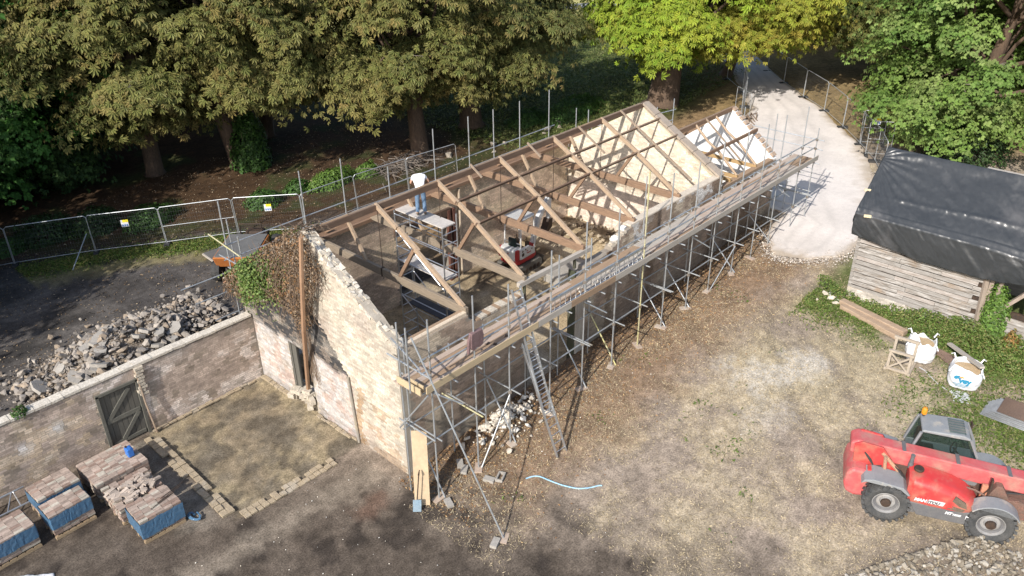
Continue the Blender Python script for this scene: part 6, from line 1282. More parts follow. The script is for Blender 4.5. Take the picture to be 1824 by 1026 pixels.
# ------------------------------------------------------------------ mesh fencing
M_WIRE = mat('fence_wire', (.16, .165, .17), (.12, .125, .13), rough=.6, metal=.4)
def mesh_panel_mesh(L, H, mid=False, step=.11):
    fr = MB(); r_ = .021
    fr.poly([(0, 0, .03), (0, 0, H - .1), (.1, 0, H), (L - .1, 0, H), (L, 0, H - .1), (L, 0, .03)], r_, 6); fr.tube((0, 0, .18), (L, 0, .18), .016, 6)
    if mid: fr.tube((0, 0, H * .5), (L, 0, H * .5), .018, 6)
    w = MB(); t = .0017
    n = int(L / step)
    for k in range(1, n): w.box((k * L / n, 0, (H + .18) / 2), (t * 2, t * 2, H - .18))
    for k in range(9): w.box((L / 2, 0, .3 + k * (H - .4) / 8), (L, t * 2, t * 2))
    return fr.mesh('frame'), w.mesh('wire_mesh')
PANEL = {}
def panel(key, L, H, mid, p, q_, label, group, sign=0, name='mesh_fence_panel'):
    if key not in PANEL:
        a, b = mesh_panel_mesh(L, H, mid); a.materials.append(M_STEEL); b.materials.append(M_WIRE); PANEL[key] = (a, b)
    a, b = PANEL[key]; p = Vector((p[0], p[1], gz(p[0], p[1]))); q_ = Vector((q_[0], q_[1], gz(q_[0], q_[1]))); d = q_ - p
    th = thing(name, label, 'fence panel', p, math.atan2(d.y, d.x), group); th.rotation_euler = (0, -math.atan2(d.z, math.hypot(d.x, d.y)), math.atan2(d.y, d.x))
    for nm, me in (('frame', a), ('wire_mesh', b)):
        o = link(nm, me, th); o.scale = (d.length * .985 / L, 1, 1)
        if nm == 'wire_mesh': o['kind'] = 'stuff'
    for x in (.02, d.length - .04): mb = MB(); mb.box((x, 0, .06), (.2, .62, .13)); mb.build('foot_block', M_BLACKR, th, local=True)
    if sign:
        M_SY = mat('sign_yellow', (.70, .58, .03), (.68, .56, .03), fine=.03); M_SB = mat('sign_blue', (.05, .16, .42), (.05, .15, .4), fine=.03)
        mb = MB(); mb.box((d.length * sign, -.03, H * .70), (.34, .008, .36)); sg = mb.build('sign', M_WHT, th, local=True)
        mb = MB(); mb.box((d.length * sign + .05, -.036, H * .70 + .12), (.26, .006, .13)); mb.build('sign_band', M_SY, sg, local=True)
        mb = MB(); [mb.box((d.length * sign - .1 + .1 * k, -.036, H * .70 - .09), (.06, .006, .10)) for k in range(3)]; mb.build('sign_symbol', M_SB, sg, local=True, kind='stuff')
    return th
BKF = [(-8.6, 27.3), (-5.7, 26.0), (-2.86, 24.9), (.3, 23.3), (2.95, 21.3), (5.75, 19.3), (8.1, 16.95), (11.2, 16.7), (14.3, 16.2), (17.4, 15.6)]
BL = ['outermost wire mesh fence panel beyond the dark yard at the left edge', 'wire mesh fence panel before the dark bushes, second from the left edge', 'wire mesh fence panel before the low green bushes with leaning strut', 'wire mesh fence panel over the green grass strip with a yellow white sign', 'wire mesh fence panel with a middle rail, right of the grass strip', 'wire mesh fence panel with a sign behind the first rear scaffold poles', 'wire mesh fence panel behind the ivied gable peak', 'wire mesh fence panel behind the bending man', 'last rear wire mesh fence panel on the brown bank']
for k in range(9): panel('std', 3.4, 2.0, False, BKF[k], BKF[k + 1], BL[k], 'wire fence panels behind the yard', {3: .5, 5: .5}.get(k, 0)) if k != 4 else panel('mid', 3.4, 2.0, True, BKF[k], BKF[k + 1], BL[k], 'wire fence panels behind the yard')
mb = MB(); mb.tube((.1, 23.4, 1.1), (-1.3, 22.2, .1), .025, 6); tag(mb.build('strut', M_STEEL), 'thin strut bracing the wire fence by the grass strip', 'strut')
RF = [(31.0, -2.5), (32.6, -1.5), (34.5, .1), (36.6, 2.05), (38.75, 4.2), (40.5, 6.45), (42.6, 8.9), (44.6, 11.2)]
RL = ['wire fence panel nearest the shed on the right of the track', 'wire fence panel second from the shed, beside the tall gates', 'wire fence panel third from the shed on the track edge', 'wire fence panel fourth from the shed, in dappled light', 'wire fence panel fifth from the shed, beside two white signs', 'wire fence panel sixth from the shed, in tree shade', 'farthest wire fence panel on the right of the track']
for k in range(7): panel('s2', 2.6, 1.9, False, RF[k], RF[k + 1], RL[k], 'wire fence panels right of the track', 0)
panel('gate', 1.25, 2.0, True, (34.7, .2), (35.2, -.95), 'tall narrow mesh gate with yellow white sign standing across the track edge', 'narrow mesh gates by the shed', .62, 'mesh_gate')
panel('gate', 1.25, 2.0, True, (33.2, -.75), (33.75, -1.9), 'tall narrow mesh gate nearest the black sheeting', 'narrow mesh gates by the shed', 0, 'mesh_gate')
LF = [(34.3, 7.6), (36.6, 8.6), (39.2, 10.2), (41.3, 12.6)]
for k in range(3): panel('s3', 2.7, 1.9, False, LF[k], LF[k + 1], ['wire fence panel left of the track nearest the white gable', 'wire fence panel left of the track below the yellow green tree', 'wire fence panel left of the track by the thin trunk'][k], 'wire fence panels left of the track')
mb = MB(); q = random.Random(6)
panel('s4', 2.0, 1.7, False, (34.6, 7.2), (35.5, 8.7), 'slumped mesh fence panel wrapped in dark netting left of the track', None, 0)
for k in range(7): mb.poly([(33.4 + .25 * k, 6.7 + q.uniform(-.3, .3), gz(33.5, 6.7) + .08), (33.9 + .25 * k, 7.0 + q.uniform(-.2, .5), gz(34, 7) + .35), (34.5 + .2 * k, 7.5, gz(34.5, 7.5) + .1)], .035, 5)
tag(mb.build('brushwood', M_DEAD), 'heap of cut branches beside the track near the white gable', 'branches', kind='stuff')
# ------------------------------------------------------------------ site dumper behind the ivy
DU = thing('dumper', 'orange site dumper with grey dusty skip parked behind the ivied gable', 'dumper', (3.9, 15.7, gz(3.9, 15.7)), .75)
M_OR = mat('orange_paint', (.50, .19, .05), (.40, .13, .04), rough=.5, scale=3, fine=.12)
mb = MB(); mb.prism([(-.9, .75), (-1.25, 1.35), (1.2, 1.35), (1.0, .75)], 'y', -.95, .95); dsk = mb.build('skip', M_OR, DU, local=True, bevel=.04)
mb = MB(); mb.box((0, 0, 1.37), (2.3, 1.75, .05)); mb.build('load', mat('grey_dust_load', (.14, .138, .135), (.10, .1, .098), scale=2, fine=.2), dsk, local=True)
mb = MB(); mb.box((1.9, 0, .75), (1.3, 1.1, .5)); mb.box((2.2, 0, 1.0), (.5, .8, .3)); mb.build('body', M_IRON, DU, local=True, bevel=.06)
mb = MB(); mb.poly([(1.6, -.5, .9), (1.6, -.5, 1.7), (1.6, .5, 1.7), (1.6, .5, .9)], .035, 8); mb.build('roll_bar', M_IRON, DU, local=True)
for x in (-.7, 2.0):
    for y in (-1, 1): mb = MB(); mb.lathe([(.25, y - .2), (.45, y - .18), (.48, y), (.45, y + .18), (.25, y + .2)], (x, 0, .48), 'y', 20); mb.build('wheel', M_BLACKR, DU, local=True, smooth=False)
SF = thing('steel_plate', 'flat grey steel plate with pale edge trim lying in the dark yard by the dumper', 'plate', (4.2, 17.5, gz(4.2, 17.5)), 0)
mb = MB(); mb.add([(3.3, 18.4, .45), (3.2, 16.55, .45), (5.7, 16.9, .5), (5.7, 18.2, .5)], [(0, 1, 2, 3)]); o = mb.build('plate', mat('dusty_plate', (.085, .082, .08), (.13, .126, .12), scale=1.2, fine=.15), SF); md = o.modifiers.new('t', 'SOLIDIFY'); md.thickness = .06
mb = MB(); mb.beam((3.28, 18.4, .46), (3.18, 16.52, .46), .09, .07); mb.build('edge_trim', M_BOARDG, SF)
mb = MB(); mb.poly([(3.7, 17.6, .53), (4.1, 17.4, .53), (4.5, 17.5, .55), (4.6, 17.8, .55), (4.9, 17.7, .56)], .05, 6); tag(mb.build('hose', M_BLACKR), 'short black hose curled on the grey steel plate', 'hose')
mb = MB(); mb.beam((.2, 13.3, .1), (-.9, 15.3, .1), .22, .12); tag(mb.build('dark_beam', mat('dark_beam', (.05, .045, .04), (.08, .07, .06))), 'dark timber beam lying on the black yard behind the garden wall end', 'timber')

# ------------------------------------------------------------------ trees
M_BARK = mat('tree_bark', (.075, .052, .037), (.13, .085, .055), scale=3, stretch=(3, 3, .7), fine=.35, fscale=9, rough=.95, bump=.6)
M_TWIG = mat('grey_twig', (.22, .19, .16), (.15, .12, .10), scale=5, rough=.9)
def leaf_template(kind):
    Q = []
    if kind == 'palm':
        for a, L in ((-78, .72), (-38, .94), (0, 1.05), (38, .94), (78, .72)):
            a = math.radians(a); d = np.array([math.cos(a), math.sin(a), 0]); n = np.array([-math.sin(a), math.cos(a), 0]); w = .17 * L
            Q += [d * .04, d * L * .66 + n * w + np.array([0, 0, -.10 * L]), d * L + np.array([0, 0, -.38 * L]), d * L * .66 - n * w + np.array([0, 0, -.10 * L])]
    else:   # spray of three broad leaves
        for a, L, o in ((-50, .8, 0), (10, 1., .1), (60, .85, 0)):
            a = math.radians(a); d = np.array([math.cos(a), math.sin(a), 0]); n = np.array([-math.sin(a), math.cos(a), 0]); w = .34 * L
            Q += [d * .15, d * L * .6 + n * w + np.array([0, 0, -.03]), d * L * 1.05 + np.array([0, 0, -.28 * L]), d * L * .6 - n * w + np.array([0, 0, -.03])]
    return np.array(Q)
TPL = {k: leaf_template(k) for k in ('palm', 'broad')}
def crown_mesh(c, rad, pads, per, kind, size, cols, seed, zmin, padr=(1.0, 1.7), rim=None, inner=.5, skirt=0., bough=7):
    r = np.random.RandomState(seed); c = np.array(c, float); rad = np.array(rad, float)
    u = r.normal(0, 1, (pads * 3, 3)); u /= np.linalg.norm(u, axis=1)[:, None]; k = (r.uniform(inner ** 3, 1, pads * 3)) ** (1 / 3.); P = c + u * rad * k[:, None] * (1 + .16 * r.normal(0, 1, (pads * 3, 1)))
    if bough:   # pads sit along boughs, so that the crown opens in dark gaps between them
        nb = max(6, int(pads * 1.15) // bough); ub = r.normal(0, 1, (nb, 3)); ub /= np.linalg.norm(ub, axis=1)[:, None]; cb = c + ub * rad * r.uniform(.62, .98, (nb, 1)); w_ = r.randint(0, nb, len(P))
        P = cb[w_] + r.normal(0, 1, (len(P), 3)) * rad * np.array([.19, .19, .11]); u = (P - c) / rad; u /= np.linalg.norm(u, axis=1)[:, None] + 1e-6
    if skirt: P[:, 2] -= skirt * np.clip(1 - np.abs(u[:, 2]) * 1.4, 0, 1) * r.rand(pads * 3)
    ok = P[:, 2] > zmin; P = P[ok][:pads]; pads = len(P); U = (P - c) / rad; U /= np.linalg.norm(U, axis=1)[:, None] + 1e-6
    pr_ = r.uniform(*padr, pads); n = pads * per; pid = np.repeat(np.arange(pads), per)
    a = r.uniform(0, 6.283, n); q_ = np.sqrt(r.rand(n)); rr = pr_[pid] * q_ * (1 + .25 * r.normal(0, 1, n)); lob = 1 + .35 * np.sin(3 * a + pid * 1.7)
    off = np.stack([np.cos(a) * rr * lob, np.sin(a) * rr * lob, -.42 * pr_[pid] * q_ ** 2 + r.normal(0, .16, n) * pr_[pid] ** .5], -1)
    out = U[pid].copy(); out[:, 2] *= .2; L = P[pid] + off + out * rr[:, None] * .25
    L[:, 2] -= .30 * np.maximum(0, (off * out).sum(1))
    # leaf frames: blades look up and outwards, tips hang away from the twig
    nn = np.array([0, 0, 1.]) + .55 * U[pid] + .45 * off / pr_[pid][:, None] * np.array([1, 1, 0]) + r.normal(0, .33, (n, 3)); nn /= np.linalg.norm(nn, axis=1)[:, None]
    t = off * np.array([1, 1, 0]) + out * .6 + r.normal(0, .45, (n, 3)); t -= nn * (t * nn).sum(1)[:, None]; t /= np.linalg.norm(t, axis=1)[:, None] + 1e-6; b = np.cross(nn, t)
    s = size * (.65 + .7 * r.rand(n)); T_ = TPL[kind]; V = L[:, None] + s[:, None, None] * (T_[None, :, :1] * t[:, None] + T_[None, :, 1:2] * b[:, None] + T_[None, :, 2:] * nn[:, None])
    cols = np.array(cols, float); pc = cols[r.randint(0, len(cols), pads)]; lc = pc[pid] * .6 + cols[r.randint(0, len(cols), n)] * .4; lc = lc * (.72 + .56 * r.rand(n, 1))
    if rim is not None: w = np.clip((q_ - .55) * 1.4, 0, 1) * (r.rand(n) < .45) * (r.rand(pads)[pid] ** 2); lc = lc * (1 - w[:, None]) + np.array(rim) * w[:, None]
    m = len(T_); vc = np.repeat(lc[:, None], m, 1)
    if rim is not None:   # browned leaflet tips
        tip = np.zeros(m); tip[2::4] = .35; vc = vc * (1 - tip[None, :, None]) + np.array(rim) * tip[None, :, None]
    V = V.reshape(-1, 3); Fq = np.arange(len(V)).reshape(-1, 4)
    return V, Fq, np.clip(vc.reshape(-1, 3), .004, .7), P
M_LEAFT = mat('tree_leaf', None, src='attr', rough=.6, fine=.05, fscale=2, trans=.22, spec=.2)
def tree(name, label, base, c, rad, pads, per, kind, size, cols, seed, tr=.4, rim=None, group=None, zmin=1.5, padr=(1.0, 1.7), inner=.5, skirt=0., limbs=34, lean=None, twigs=True, trunkm=None):
    x, y = base; g = gz(x, y); th = thing(name, label, 'tree', (x, y, g - .1), 0, group)
    V, Fq, K, P = crown_mesh((c[0], c[1], c[2] + g), rad, pads, per, kind, size, cols, seed, g + zmin, padr, rim, inner, skirt)
    me = np_mesh('crown', V - np.array([x, y, g - .1]), Fq, M_LEAFT, K); link('crown', me, th)
    q = random.Random(seed); mb = MB(); top = Vector((c[0], c[1], c[2] + g + rad[2] * .35)); b0 = Vector((x, y, g - .1)); mid = b0.lerp(top, .45) + Vector(lean or (q.uniform(-.3, .3), q.uniform(-.3, .3), 0))
    sp = [b0, b0 + (mid - b0) * .06, b0.lerp(mid, .5), mid, mid.lerp(top, .5), top]; mb.poly(sp, [tr * 1.55, tr * 1.12, tr * .95, tr * .8, tr * .5, tr * .15], 10)
    idx = list(range(len(P))); q.shuffle(idx); tw = MB()
    for j, i in enumerate(idx[:limbs]):
        p = Vector(P[i]); t0 = q.uniform(.3, .95); s = b0.lerp(mid, min(1, t0 * 1.4)) if t0 < .7 else mid.lerp(top, (t0 - .7) * 2.5)
        if p.z < s.z: s = b0.lerp(mid, max(.35, min(.95, (p.z - b0.z + .8) / max(.5, (mid.z - b0.z)))))
        m1 = s.lerp(p, .45) + Vector((q.uniform(-.5, .5), q.uniform(-.5, .5), q.uniform(.2, 1.0))); r0 = tr * q.uniform(.18, .34)
        mb.poly([s, s.lerp(m1, .5) + Vector((0, 0, .1)), m1, m1.lerp(p, .6), p], [r0, r0 * .8, r0 * .6, r0 * .4, r0 * .16], 6)
        if twigs and j % 2 == 0:
            for _ in range(3):
                d = (p - Vector(c)).normalized() if (p - Vector(c)).length > 0 else Vector((0, 0, 1)); e = p + Vector((q.uniform(-1, 1), q.uniform(-1, 1), q.uniform(-.9, .1))) * .9; tw.poly([p, p.lerp(e, .5) + Vector((0, 0, .1)), e, e + Vector((0, 0, -.25))], [.025, .018, .012, .006], 4, False)
    mb.build('trunk', trunkm or M_BARK, th, smooth=True, recalc=False)
    if twigs and tw.v: tw.build('twigs', M_TWIG, th, recalc=False, kind='stuff')
    return th
CHES = [(.118, .140, .038), (.165, .176, .054), (.088, .112, .030), (.195, .178, .060), (.138, .152, .042)]
RIM = (.30, .195, .075)
YG = [(.19, .28, .025), (.23, .31, .028), (.14, .23, .022), (.28, .31, .035)]
DG = [(.030, .062, .016), (.045, .085, .02), (.025, .05, .015)]
LG = [(.115, .185, .035), (.15, .22, .05), (.085, .15, .03), (.19, .24, .075)]
gA = 'browning horse chestnuts behind the stable'
tree('horse_chestnut', 'browning horse chestnut at the far left whose skirts hang over the dark bushes', (7.0, 30.6), (6.9, 28.6, 10.2), (4.6, 4.6, 6.6), 160, 150, 'palm', .31, CHES, 21, .45, RIM, gA, 2.8, skirt=2.6)
tree('horse_chestnut', 'browning horse chestnut with ivy bush round its leaning trunk, left of the stable', (10.8, 27.3), (11.2, 26.8, 10.0), (5.2, 5.2, 7.0), 175, 150, 'palm', .31, CHES, 22, .5, RIM, gA, 2.6, skirt=2.6, lean=(-1.0, 1.0, 0))
tree('horse_chestnut', 'second browning horse chestnut trunk standing in the shade behind the leaning one', (14.6, 30.5), (15.0, 29.4, 10.2), (5.2, 5.2, 7.0), 110, 140, 'palm', .31, CHES, 23, .42, RIM, gA, 3.6, skirt=1.6)
tree('horse_chestnut', 'browning horse chestnut directly behind the bending man and rear scaffold', (18.5, 20.0), (18.4, 20.9, 8.6), (4.7, 4.7, 6.6), 160, 150, 'palm', .30, CHES, 24, .5, RIM, gA, 2.6, skirt=2.6)
tree('horse_chestnut', 'browning horse chestnut with the stout dark trunk right of the man', (23.8, 21.0), (24.4, 21.8, 9.0), (5.4, 5.4, 6.8), 150, 150, 'palm', .30, [(.095, .120, .034), (.135, .145, .044), (.080, .105, .030), (.115, .132, .038)], 25, .68, RIM, gA, 3.4, skirt=1.6)
tree('horse_chestnut', 'bright yellow green horse chestnut behind the cream cross gable', (34.3, 13.4), (35.6, 12.8, 7.6), (5.6, 5.6, 5.0), 165, 150, 'palm', .31, YG, 26, .95, (.30, .25, .05), None, 3.4, skirt=2.2, lean=(0, .2, 0))
tree('horse_chestnut', 'yellowing slender chestnut standing at the left edge of the track', (42.2, 13.2), (39.8, 9.4, 7.2), (4.6, 4.2, 4.2), 150, 130, 'palm', .28, [(.21, .25, .03), (.27, .26, .04), (.16, .20, .025)], 27,   .38, (.36, .24, .05), None, 3.0, skirt=2.0)
tree('lime_tree', 'large light green lime tree filling the right corner behind the black sheeting', (39.2, -3.6), (38.4, -5.4, 6.6), (6.2, 6.2, 7.0), 330, 170, 'broad', .21, LG, 28, .5, None, None, 1.2, (.8, 1.4), .45, 2.6, trunkm=M_BARK)
tree('horse_chestnut', 'dull green chestnut with bare grey branches between the track and the lime tree', (48.5, 3.0), (47.6, 4.2, 7.6), (5.6, 5.6, 5.6), 190, 130, 'palm', .28, [(.07, .115, .028), (.09, .13, .03), (.13, .13, .04), (.06, .10, .03)], 29, .45, (.22, .16, .05), None, 2.6, skirt=2.2)
tree('young_tree', 'small bushy yellow green tree beside the tall mesh gates', (38.6, -.8), (38.5, -.9, 2.3), (2.4, 2.4, 2.2), 70, 95, 'broad', .2, [(.14, .18, .04), (.10, .15, .03), (.17, .18, .05)], 30, .16, None, None, .3, (.5, .9), .3, .4, limbs=16, twigs=False)
L1 = tree('sycamore', 'bright topped dark green sycamore at the far left edge', (.2, 36.0), (.6, 34.8, 7.4), (4.4, 4.4, 6.4), 170, 110, 'broad', .30, [(.045, .12, .022), (.065, .16, .028), (.035, .09, .018)], 31, .4, None, 'dark trees at the left edge', .8, (1.0, 1.7), .4, 2.5, twigs=False)
tree('sycamore', 'low shaded dark green tree between the sycamore and the first chestnut', (2.6, 35.6), (2.4, 34.2, 4.2), (3.6, 3.4, 4.2), 110, 100, 'broad', .28, DG, 32, .3, None, 'dark trees at the left edge', .4, (.9, 1.5), .3, 1.0, twigs=False)
# wood behind: one dark tree copied
bkt = tree('woodland_tree', 'dark woodland tree behind the two leaning chestnuts, farthest left', (4, 46), (4, 46, 8), (6, 6, 8), 130, 95, 'broad', .38, DG, 33, .4, None, 'dark woodland trees behind the chestnuts', .6, (1.3, 2.2), .35, 2, twigs=False)
WL = [((11, 44), 'dark woodland tree directly behind the ivy bush trunk'), ((17.5, 43), 'dark woodland tree behind the second shaded chestnut trunk'), ((-5, 46), 'dark woodland tree behind the sycamore at the left edge'), ((-12, 40), 'dark woodland tree outside the left corner behind the fence'), ((56, 16), 'dark woodland tree closing the track end'), ((62, 9), 'dark woodland tree behind the dull green chestnut'), ((54, -4), 'dark woodland tree behind the lime tree crown'), ((64, 22), 'farthest dark woodland tree beyond the track bend')]
for k, ((x, y), lb) in enumerate(WL):
    o = copy_tree(bkt); o.location = (x, y, gz(x, y) - .1); o.rotation_euler = (0, 0, 1.1 * k + .6); s_ = .85 + .1 * (k % 4); o.scale = (s_, s_, s_); o['label'] = lb
# trees standing left of the view, whose shade falls across the near-left yard
for k, ((x, y), s_, lb) in enumerate((((-15, 20.5), .72, 'tree standing left of the dark yard outside the view'), ((-9.5, 25.0), .8, 'tree standing left of the wire fence outside the view'), ((-9, 33), .82, 'tree standing left of the dark sycamores outside the view'))):
    o = copy_tree(bkt); o.location = (x, y, gz(x, y) - .1); o.rotation_euler = (0, 0, 2.3 * k); o.scale = (s_, s_, s_); o['label'] = lb; o['group'] = 'trees left of the yard'

# ------------------------------------------------------------------ shrubs and weeds
def shrub(name, label, cx, cy, rx, ry, h, n, cols, seed, size=.13, group=None, cat='shrub'):
    r = np.random.RandomState(seed); g = gz(cx, cy); th = thing(name, label, cat, (cx, cy, g), 0, group)
    u = r.normal(0, 1, (n, 3)); u /= np.linalg.norm(u, axis=1)[:, None]; u[:, 2] = np.abs(u[:, 2]); k = r.uniform(.55, 1, n) ** .7
    bump_ = .75 + .5 * fbm(u[:, 0] * 2.2 + seed, u[:, 1] * 2.2 + u[:, 2] * 2, 3); P = u * np.array([rx, ry, h]) * (k * bump_)[:, None]
    P = P + np.array([cx, cy, 0]); P[:, 2] += ground_z(P[:, 0], P[:, 1])
    cc = np.array(cols)[r.randint(0, len(cols), n)] * (.65 + .7 * r.rand(n, 1)); leaf_cloud('foliage', P, u * .8 + np.array([0, 0, .5]), size, cc, M_LEAF, th, .45, None, .7, seed)
    q = random.Random(seed); mb = MB()
    for k in range(9): mb.poly([(cx + q.uniform(-.2, .2) * rx, cy + q.uniform(-.2, .2) * ry, g - .05), (cx + q.uniform(-.6, .6) * rx, cy + q.uniform(-.6, .6) * ry, g + h * .7)], [.03, .01], 5)
    mb.build('stems', M_DEAD, th, kind='stuff'); return th
G1 = [(.05, .11, .022), (.07, .14, .028), (.04, .085, .018)]; G2 = [(.10, .18, .03), (.13, .21, .04), (.07, .13, .025)]
SH = [('dark bramble bush behind the wire fence at the left edge', -.6, 27.2, 1.6, 1.5, 1.3, 2200, DG), ('dark bramble bush before the low sycamore, beyond the fence', 1.5, 26.2, 1.5, 1.4, 1.1, 2200, DG), ('low dark green bush behind the grass strip fence', 3.6, 24.5, 1.5, 1.2, .9, 2200, G1), ('low green bush far left in front of the bramble', -2.8, 27.0, 1.3, 1.0, .7, 1600, G1),
      ('tall ivy bush hugging the leaning chestnut trunk', 11.2, 26.8, 1.2, 1.2, 3.4, 4200, G1), ('green bush behind the fence by the first rear poles', 8.6, 21.6, 1.1, 1.0, .8, 1500, G1), ('green nettle clump left of the brushwood bank', 12.6, 20.7, 1.6, .9, .9, 2200, G2), ('green nettle clump on the brown bank behind the man', 14.6, 20.2, .9, .7, .7, 1300, G2), ('small bush on the bank left of the nettles', 10.8, 21.6, .9, .7, .6, 1000, G1),
      ('long dark green undergrowth patch under the stout chestnut', 29.5, 17.2, 3.0, 1.6, .9, 3200, G1), ('dark green undergrowth beside the yellow green tree trunk', 26.5, 18.6, 1.8, 1.2, .7, 1800, G1), ('dark bush under the lime tree behind the sheeting', 36.5, -5.0, 2.6, 2.4, 2.4, 4200, DG)]
for k, (lb, cx, cy, rx, ry, h, n, cl) in enumerate(SH): shrub('bush', lb, cx, cy, rx, ry, h, n, cl, 60 + k, .15 if h < 3 else .2, 'bushes and undergrowth')
shrub('wall_plant', 'small green plant growing on the garden wall coping', -7.85, 8.3, .28, .22, .3, 330, G1, 90, .07, None, 'plant').location
for o in [o for o in col.objects if o.name == 'wall_plant']: o.location.z += 2.62
shrub('climbing_plant', 'green climber tangled through the broken right end of the shed', 18.55, -11.4, .5, .55, 2.6, 2600, G2, 91, .13, None, 'climbing plant')
def weed_bed():
    r = np.random.RandomState(97); n = 60000; x = r.uniform(14.2, 18.42, n); y = r.uniform(-14.6, -4.9, n)
    back = np.interp(y, [-14.5, -11, -9.5, -8, -6, -5], [16.2, 16.4, 17.35, 17.75, 17.9, 17.2]); d = x - back + (fbm(x * 1.2 + 4, y * 1.2, 3) - .5) * 1.3
    h = np.clip(.10 + .55 * d, 0, .72) * (.45 + 1.0 * fbm(x * 1.6, y * 1.6 + 8, 3)); h = np.where((y > -6.2) & (x < 18), np.minimum(h + .12, .3) * (np.hypot(x - 17.6, y + 5.5) < .95), h)
    k = (h > .07) & (r.rand(n) < .30 + .8 * np.clip(d, 0, 1)) & ~((np.abs((x - 17.1) * .95 - (y + 7.6) * .26) < .30) & (y > -9.0)); x, y, h = x[k], y[k], h[k]; n = len(x)
    P = np.stack([x, y, ground_z(x, y) + h * r.rand(n) ** .55], -1); cl = np.array([(.12, .19, .04), (.15, .22, .05), (.095, .155, .03), (.17, .21, .06), (.23, .22, .08)]); cc = cl[r.randint(0, 5, n)] * (.6 + .7 * r.rand(n, 1))
    o = leaf_cloud('nettle_bed', P, np.broadcast_to(np.array([-.2, 0, 1.]), P.shape), .105, cc, M_LEAF, None, .55, 'stuff', .5, 98); o['label'] = 'bed of nettles and weeds along the weatherboarded shed'; o['category'] = 'weeds'
weed_bed()
shrub('weed', 'russet dock stems beside the broken shed end', 18.0, -12.2, .3, .35, 1.1, 700, [(.30, .16, .05), (.22, .16, .05), (.12, .15, .03)], 97, .10, 'weeds by the shed', 'weeds')

# ------------------------------------------------------------------ ground cover that nobody could count
def scatter(name, label, cat, n, xy, size, cols, m, seed, flat=.35, aspect=.5, lift=.01):
    r = np.random.RandomState(seed); P = xy(r, n); n = len(P); z = ground_z(P[:, 0], P[:, 1]) + lift + .02 * r.rand(n); P = np.stack([P[:, 0], P[:, 1], z], -1)
    cc = np.array(cols)[r.randint(0, len(cols), n)] * (.6 + .8 * r.rand(n, 1)); o = leaf_cloud(name, P, np.broadcast_to(np.array([0, 0, 1.]), P.shape), size, cc, m, None, flat, 'stuff', aspect, seed); o['label'] = label; o['category'] = cat
M_DRY = mat('dry_litter', None, src='attr', rough=.9, fine=.1, fscale=3)
def xy_lit(r, n): x = r.uniform(-.5, 22.5, n); y = -np.abs(r.normal(0, 1.6, n)) + .0; k = (y < -.05) & (r.rand(n) < .5 + .5 * vnoise(x * 1.5, y * 1.5)); return np.stack([x, y], -1)[k]
scatter('leaf_litter', 'fallen brown leaves along the foot of the scaffolding', 'leaf litter', 15000, xy_lit, .075, [(.22, .12, .055), (.30, .17, .075), (.36, .25, .13), (.15, .09, .05)], M_DRY, 201)
def xy_yard(r, n): x = r.uniform(-1, 20, n); y = r.uniform(-16, -1, n); k = fbm(x * .35, y * .35, 4) * .5 + fbm(x * .9 + 40, y * .9, 4) * .35 + .15 * r.rand(n) > .44; return np.stack([x, y], -1)[k]
scatter('dry_grass', 'bleached straw grass over the trampled yard', 'grass', 80000, xy_yard, .11, [(.41, .335, .215), (.46, .38, .25), (.36, .29, .185), (.33, .265, .165)], M_DRY, 202, .9, .12)
def xy_grn(r, n): x = np.concatenate([r.normal(17.3, .75, n // 2), r.normal(13.9, 1.0, n // 4), r.uniform(0, 19, n - n // 2 - n // 4)]); y = np.concatenate([r.uniform(-14.5, -4.9, n // 2), -9.6 - 4.9 * r.rand(n // 4) ** .55, r.uniform(-12, -1.5, n - n // 2 - n // 4)]); w = np.concatenate([np.ones(n // 2 + n // 4), (fbm(x[n // 2 + n // 4:] * .7 + 3, y[n // 2 + n // 4:] * .7, 3) > .73) * 1.]); k = (fbm(x * .8 + 9, y * .8, 3) + .25 * r.rand(n) > .5) & (w > 0) & (x < 18.3); return np.stack([x, y], -1)[k]
scatter('green_grass', 'green grass and weeds along the shed verge', 'grass', 22000, xy_grn, .12, [(.10, .16, .03), (.13, .19, .04), (.08, .12, .025), (.2, .21, .07)], M_LEAF, 203, .8, .35, .05)
def xy_chip(r, n): return np.stack([r.uniform(-12, 20, n), np.where(r.rand(n) < .6, r.uniform(-13, 2, n), r.uniform(-3, 2, n))], -1)
scatter('stone_chips', 'pale stone chips strewn over the yard', 'stone chips', 900, xy_chip, .04, [(.55, .50, .42), (.45, .40, .33), (.62, .59, .54)], M_DRY, 204, .4, .8)
def xy_back(r, n): x = r.uniform(-8, 22, n); y = r.uniform(8.8, 30, n); return np.stack([x, y], -1)
scatter('woodland_litter', 'dead leaves and twigs over the shaded yard and wood floor', 'leaf litter', 9000, xy_back, .10, [(.14, .09, .05), (.20, .14, .08), (.10, .08, .06), (.28, .22, .15)], M_DRY, 205)
def xy_strip(r, n): x = r.uniform(-3, 9, n); fx = np.interp(x, [-4, 0.5, 3.1, 6, 8.4], [25.2, 23.5, 21.4, 19.4, 16.9]); return np.stack([x, fx - .8 + r.normal(0, .55, n)], -1)
scatter('grass_strip', 'green grass strip along the wire fence', 'grass', 7000, xy_strip, .14, [(.09, .15, .025), (.12, .17, .03), (.2, .19, .06)], M_LEAF, 206, .8, .35, .05)
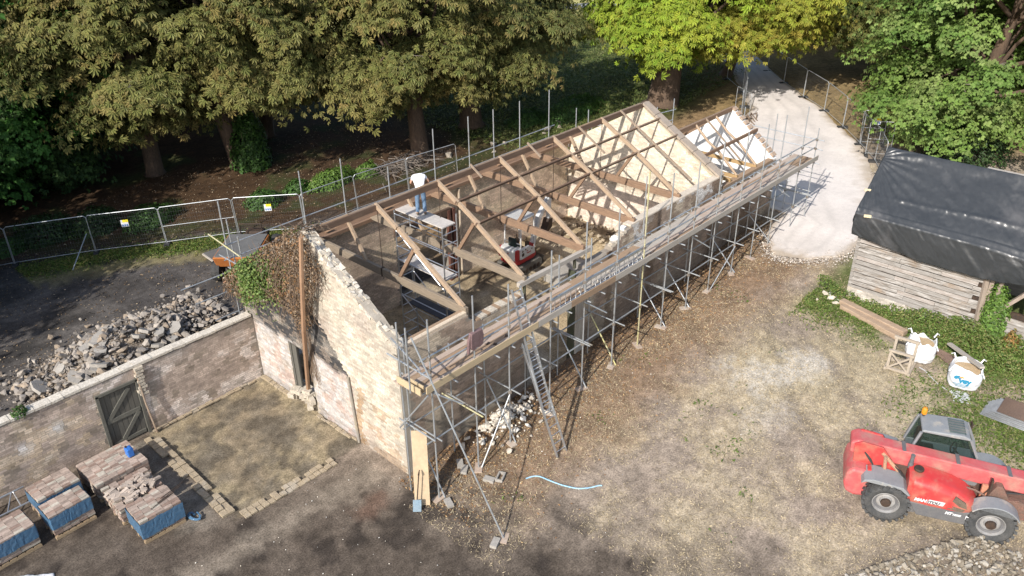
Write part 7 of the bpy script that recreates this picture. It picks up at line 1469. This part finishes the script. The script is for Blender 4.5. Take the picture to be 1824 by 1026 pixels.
def xy_mead(r, n): return np.stack([r.uniform(22, 44, n), r.uniform(12, 30, n)], -1)
scatter('rough_grass', 'rough green grass under the chestnuts beyond the stable', 'grass', 16000, xy_mead, .28, [(.09, .13, .03), (.12, .15, .04), (.16, .17, .06)], M_LEAF, 207, .8, .22, .06)
for k, (x, y, s_) in enumerate(((22.0, 17.3, .7), (22.6, 16.9, .5), (21.2, 16.5, .35), (19.2, 18.3, .6), (26.0, 16.4, .6), (26.7, 16.0, .45), (27.3, 16.6, .5), (25.3, 16.1, .3))):
    o = chunk('stone', (x, y, gz(x, y) + s_ * .2), (s_, s_ * .8, s_ * .6), (.30, .26, .21)); tag(o, ['big grey stone beside the chestnut behind the man', 'flat grey stone right of the big one behind the man', 'small stone before the big grey one', 'mossy stone left of the chestnut trunk', 'large pale stone in the pile behind the rear poles', 'mid stone in the pile behind the rear poles', 'rounded stone at the right of the rear stone pile', 'smallest stone of the rear pile'][k], 'stone', 'stones on the rear bank')
BR = MB(); q = random.Random(77)
for k in range(130):
    p = Vector((q.gauss(16.2, .9), q.gauss(19.2, .5), 0)); p.z = gz(p.x, p.y) + q.uniform(.0, .5); a = q.uniform(0, 6.28); d = Vector((math.cos(a), math.sin(a), q.uniform(-.2, .3))); BR.poly([p, p + d * .5, p + d * 1.0 + Vector((q.uniform(-.2, .2), 0, -.1))], [.03, .02, .008], 4, False)
tag(BR.build('brushwood', M_TWIG, recalc=False), 'tangled grey brushwood heap on the bank left of the man', 'branches', kind='stuff')
def xy_track(r, n):
    P = np.array([(31, -2.2), (28.5, -3.3), (26.0, -4.1), (23.5, -4.7), (21.3, -4.6), (20.1, -3.4), (19.6, -2.3), (21.5, -.9)]); t = r.uniform(0, len(P) - 1.001, n); i = t.astype(int); f = (t - i)[:, None]; return P[i] * (1 - f) + P[i + 1] * f + r.normal(0, .28, (n, 2))
scatter('track_gravel', 'loose pale gravel spilling off the track edge', 'gravel', 5000, xy_track, .07, [(.55, .50, .45), (.46, .41, .35), (.36, .30, .24)], M_DRY, 208, .3, .8, .05)
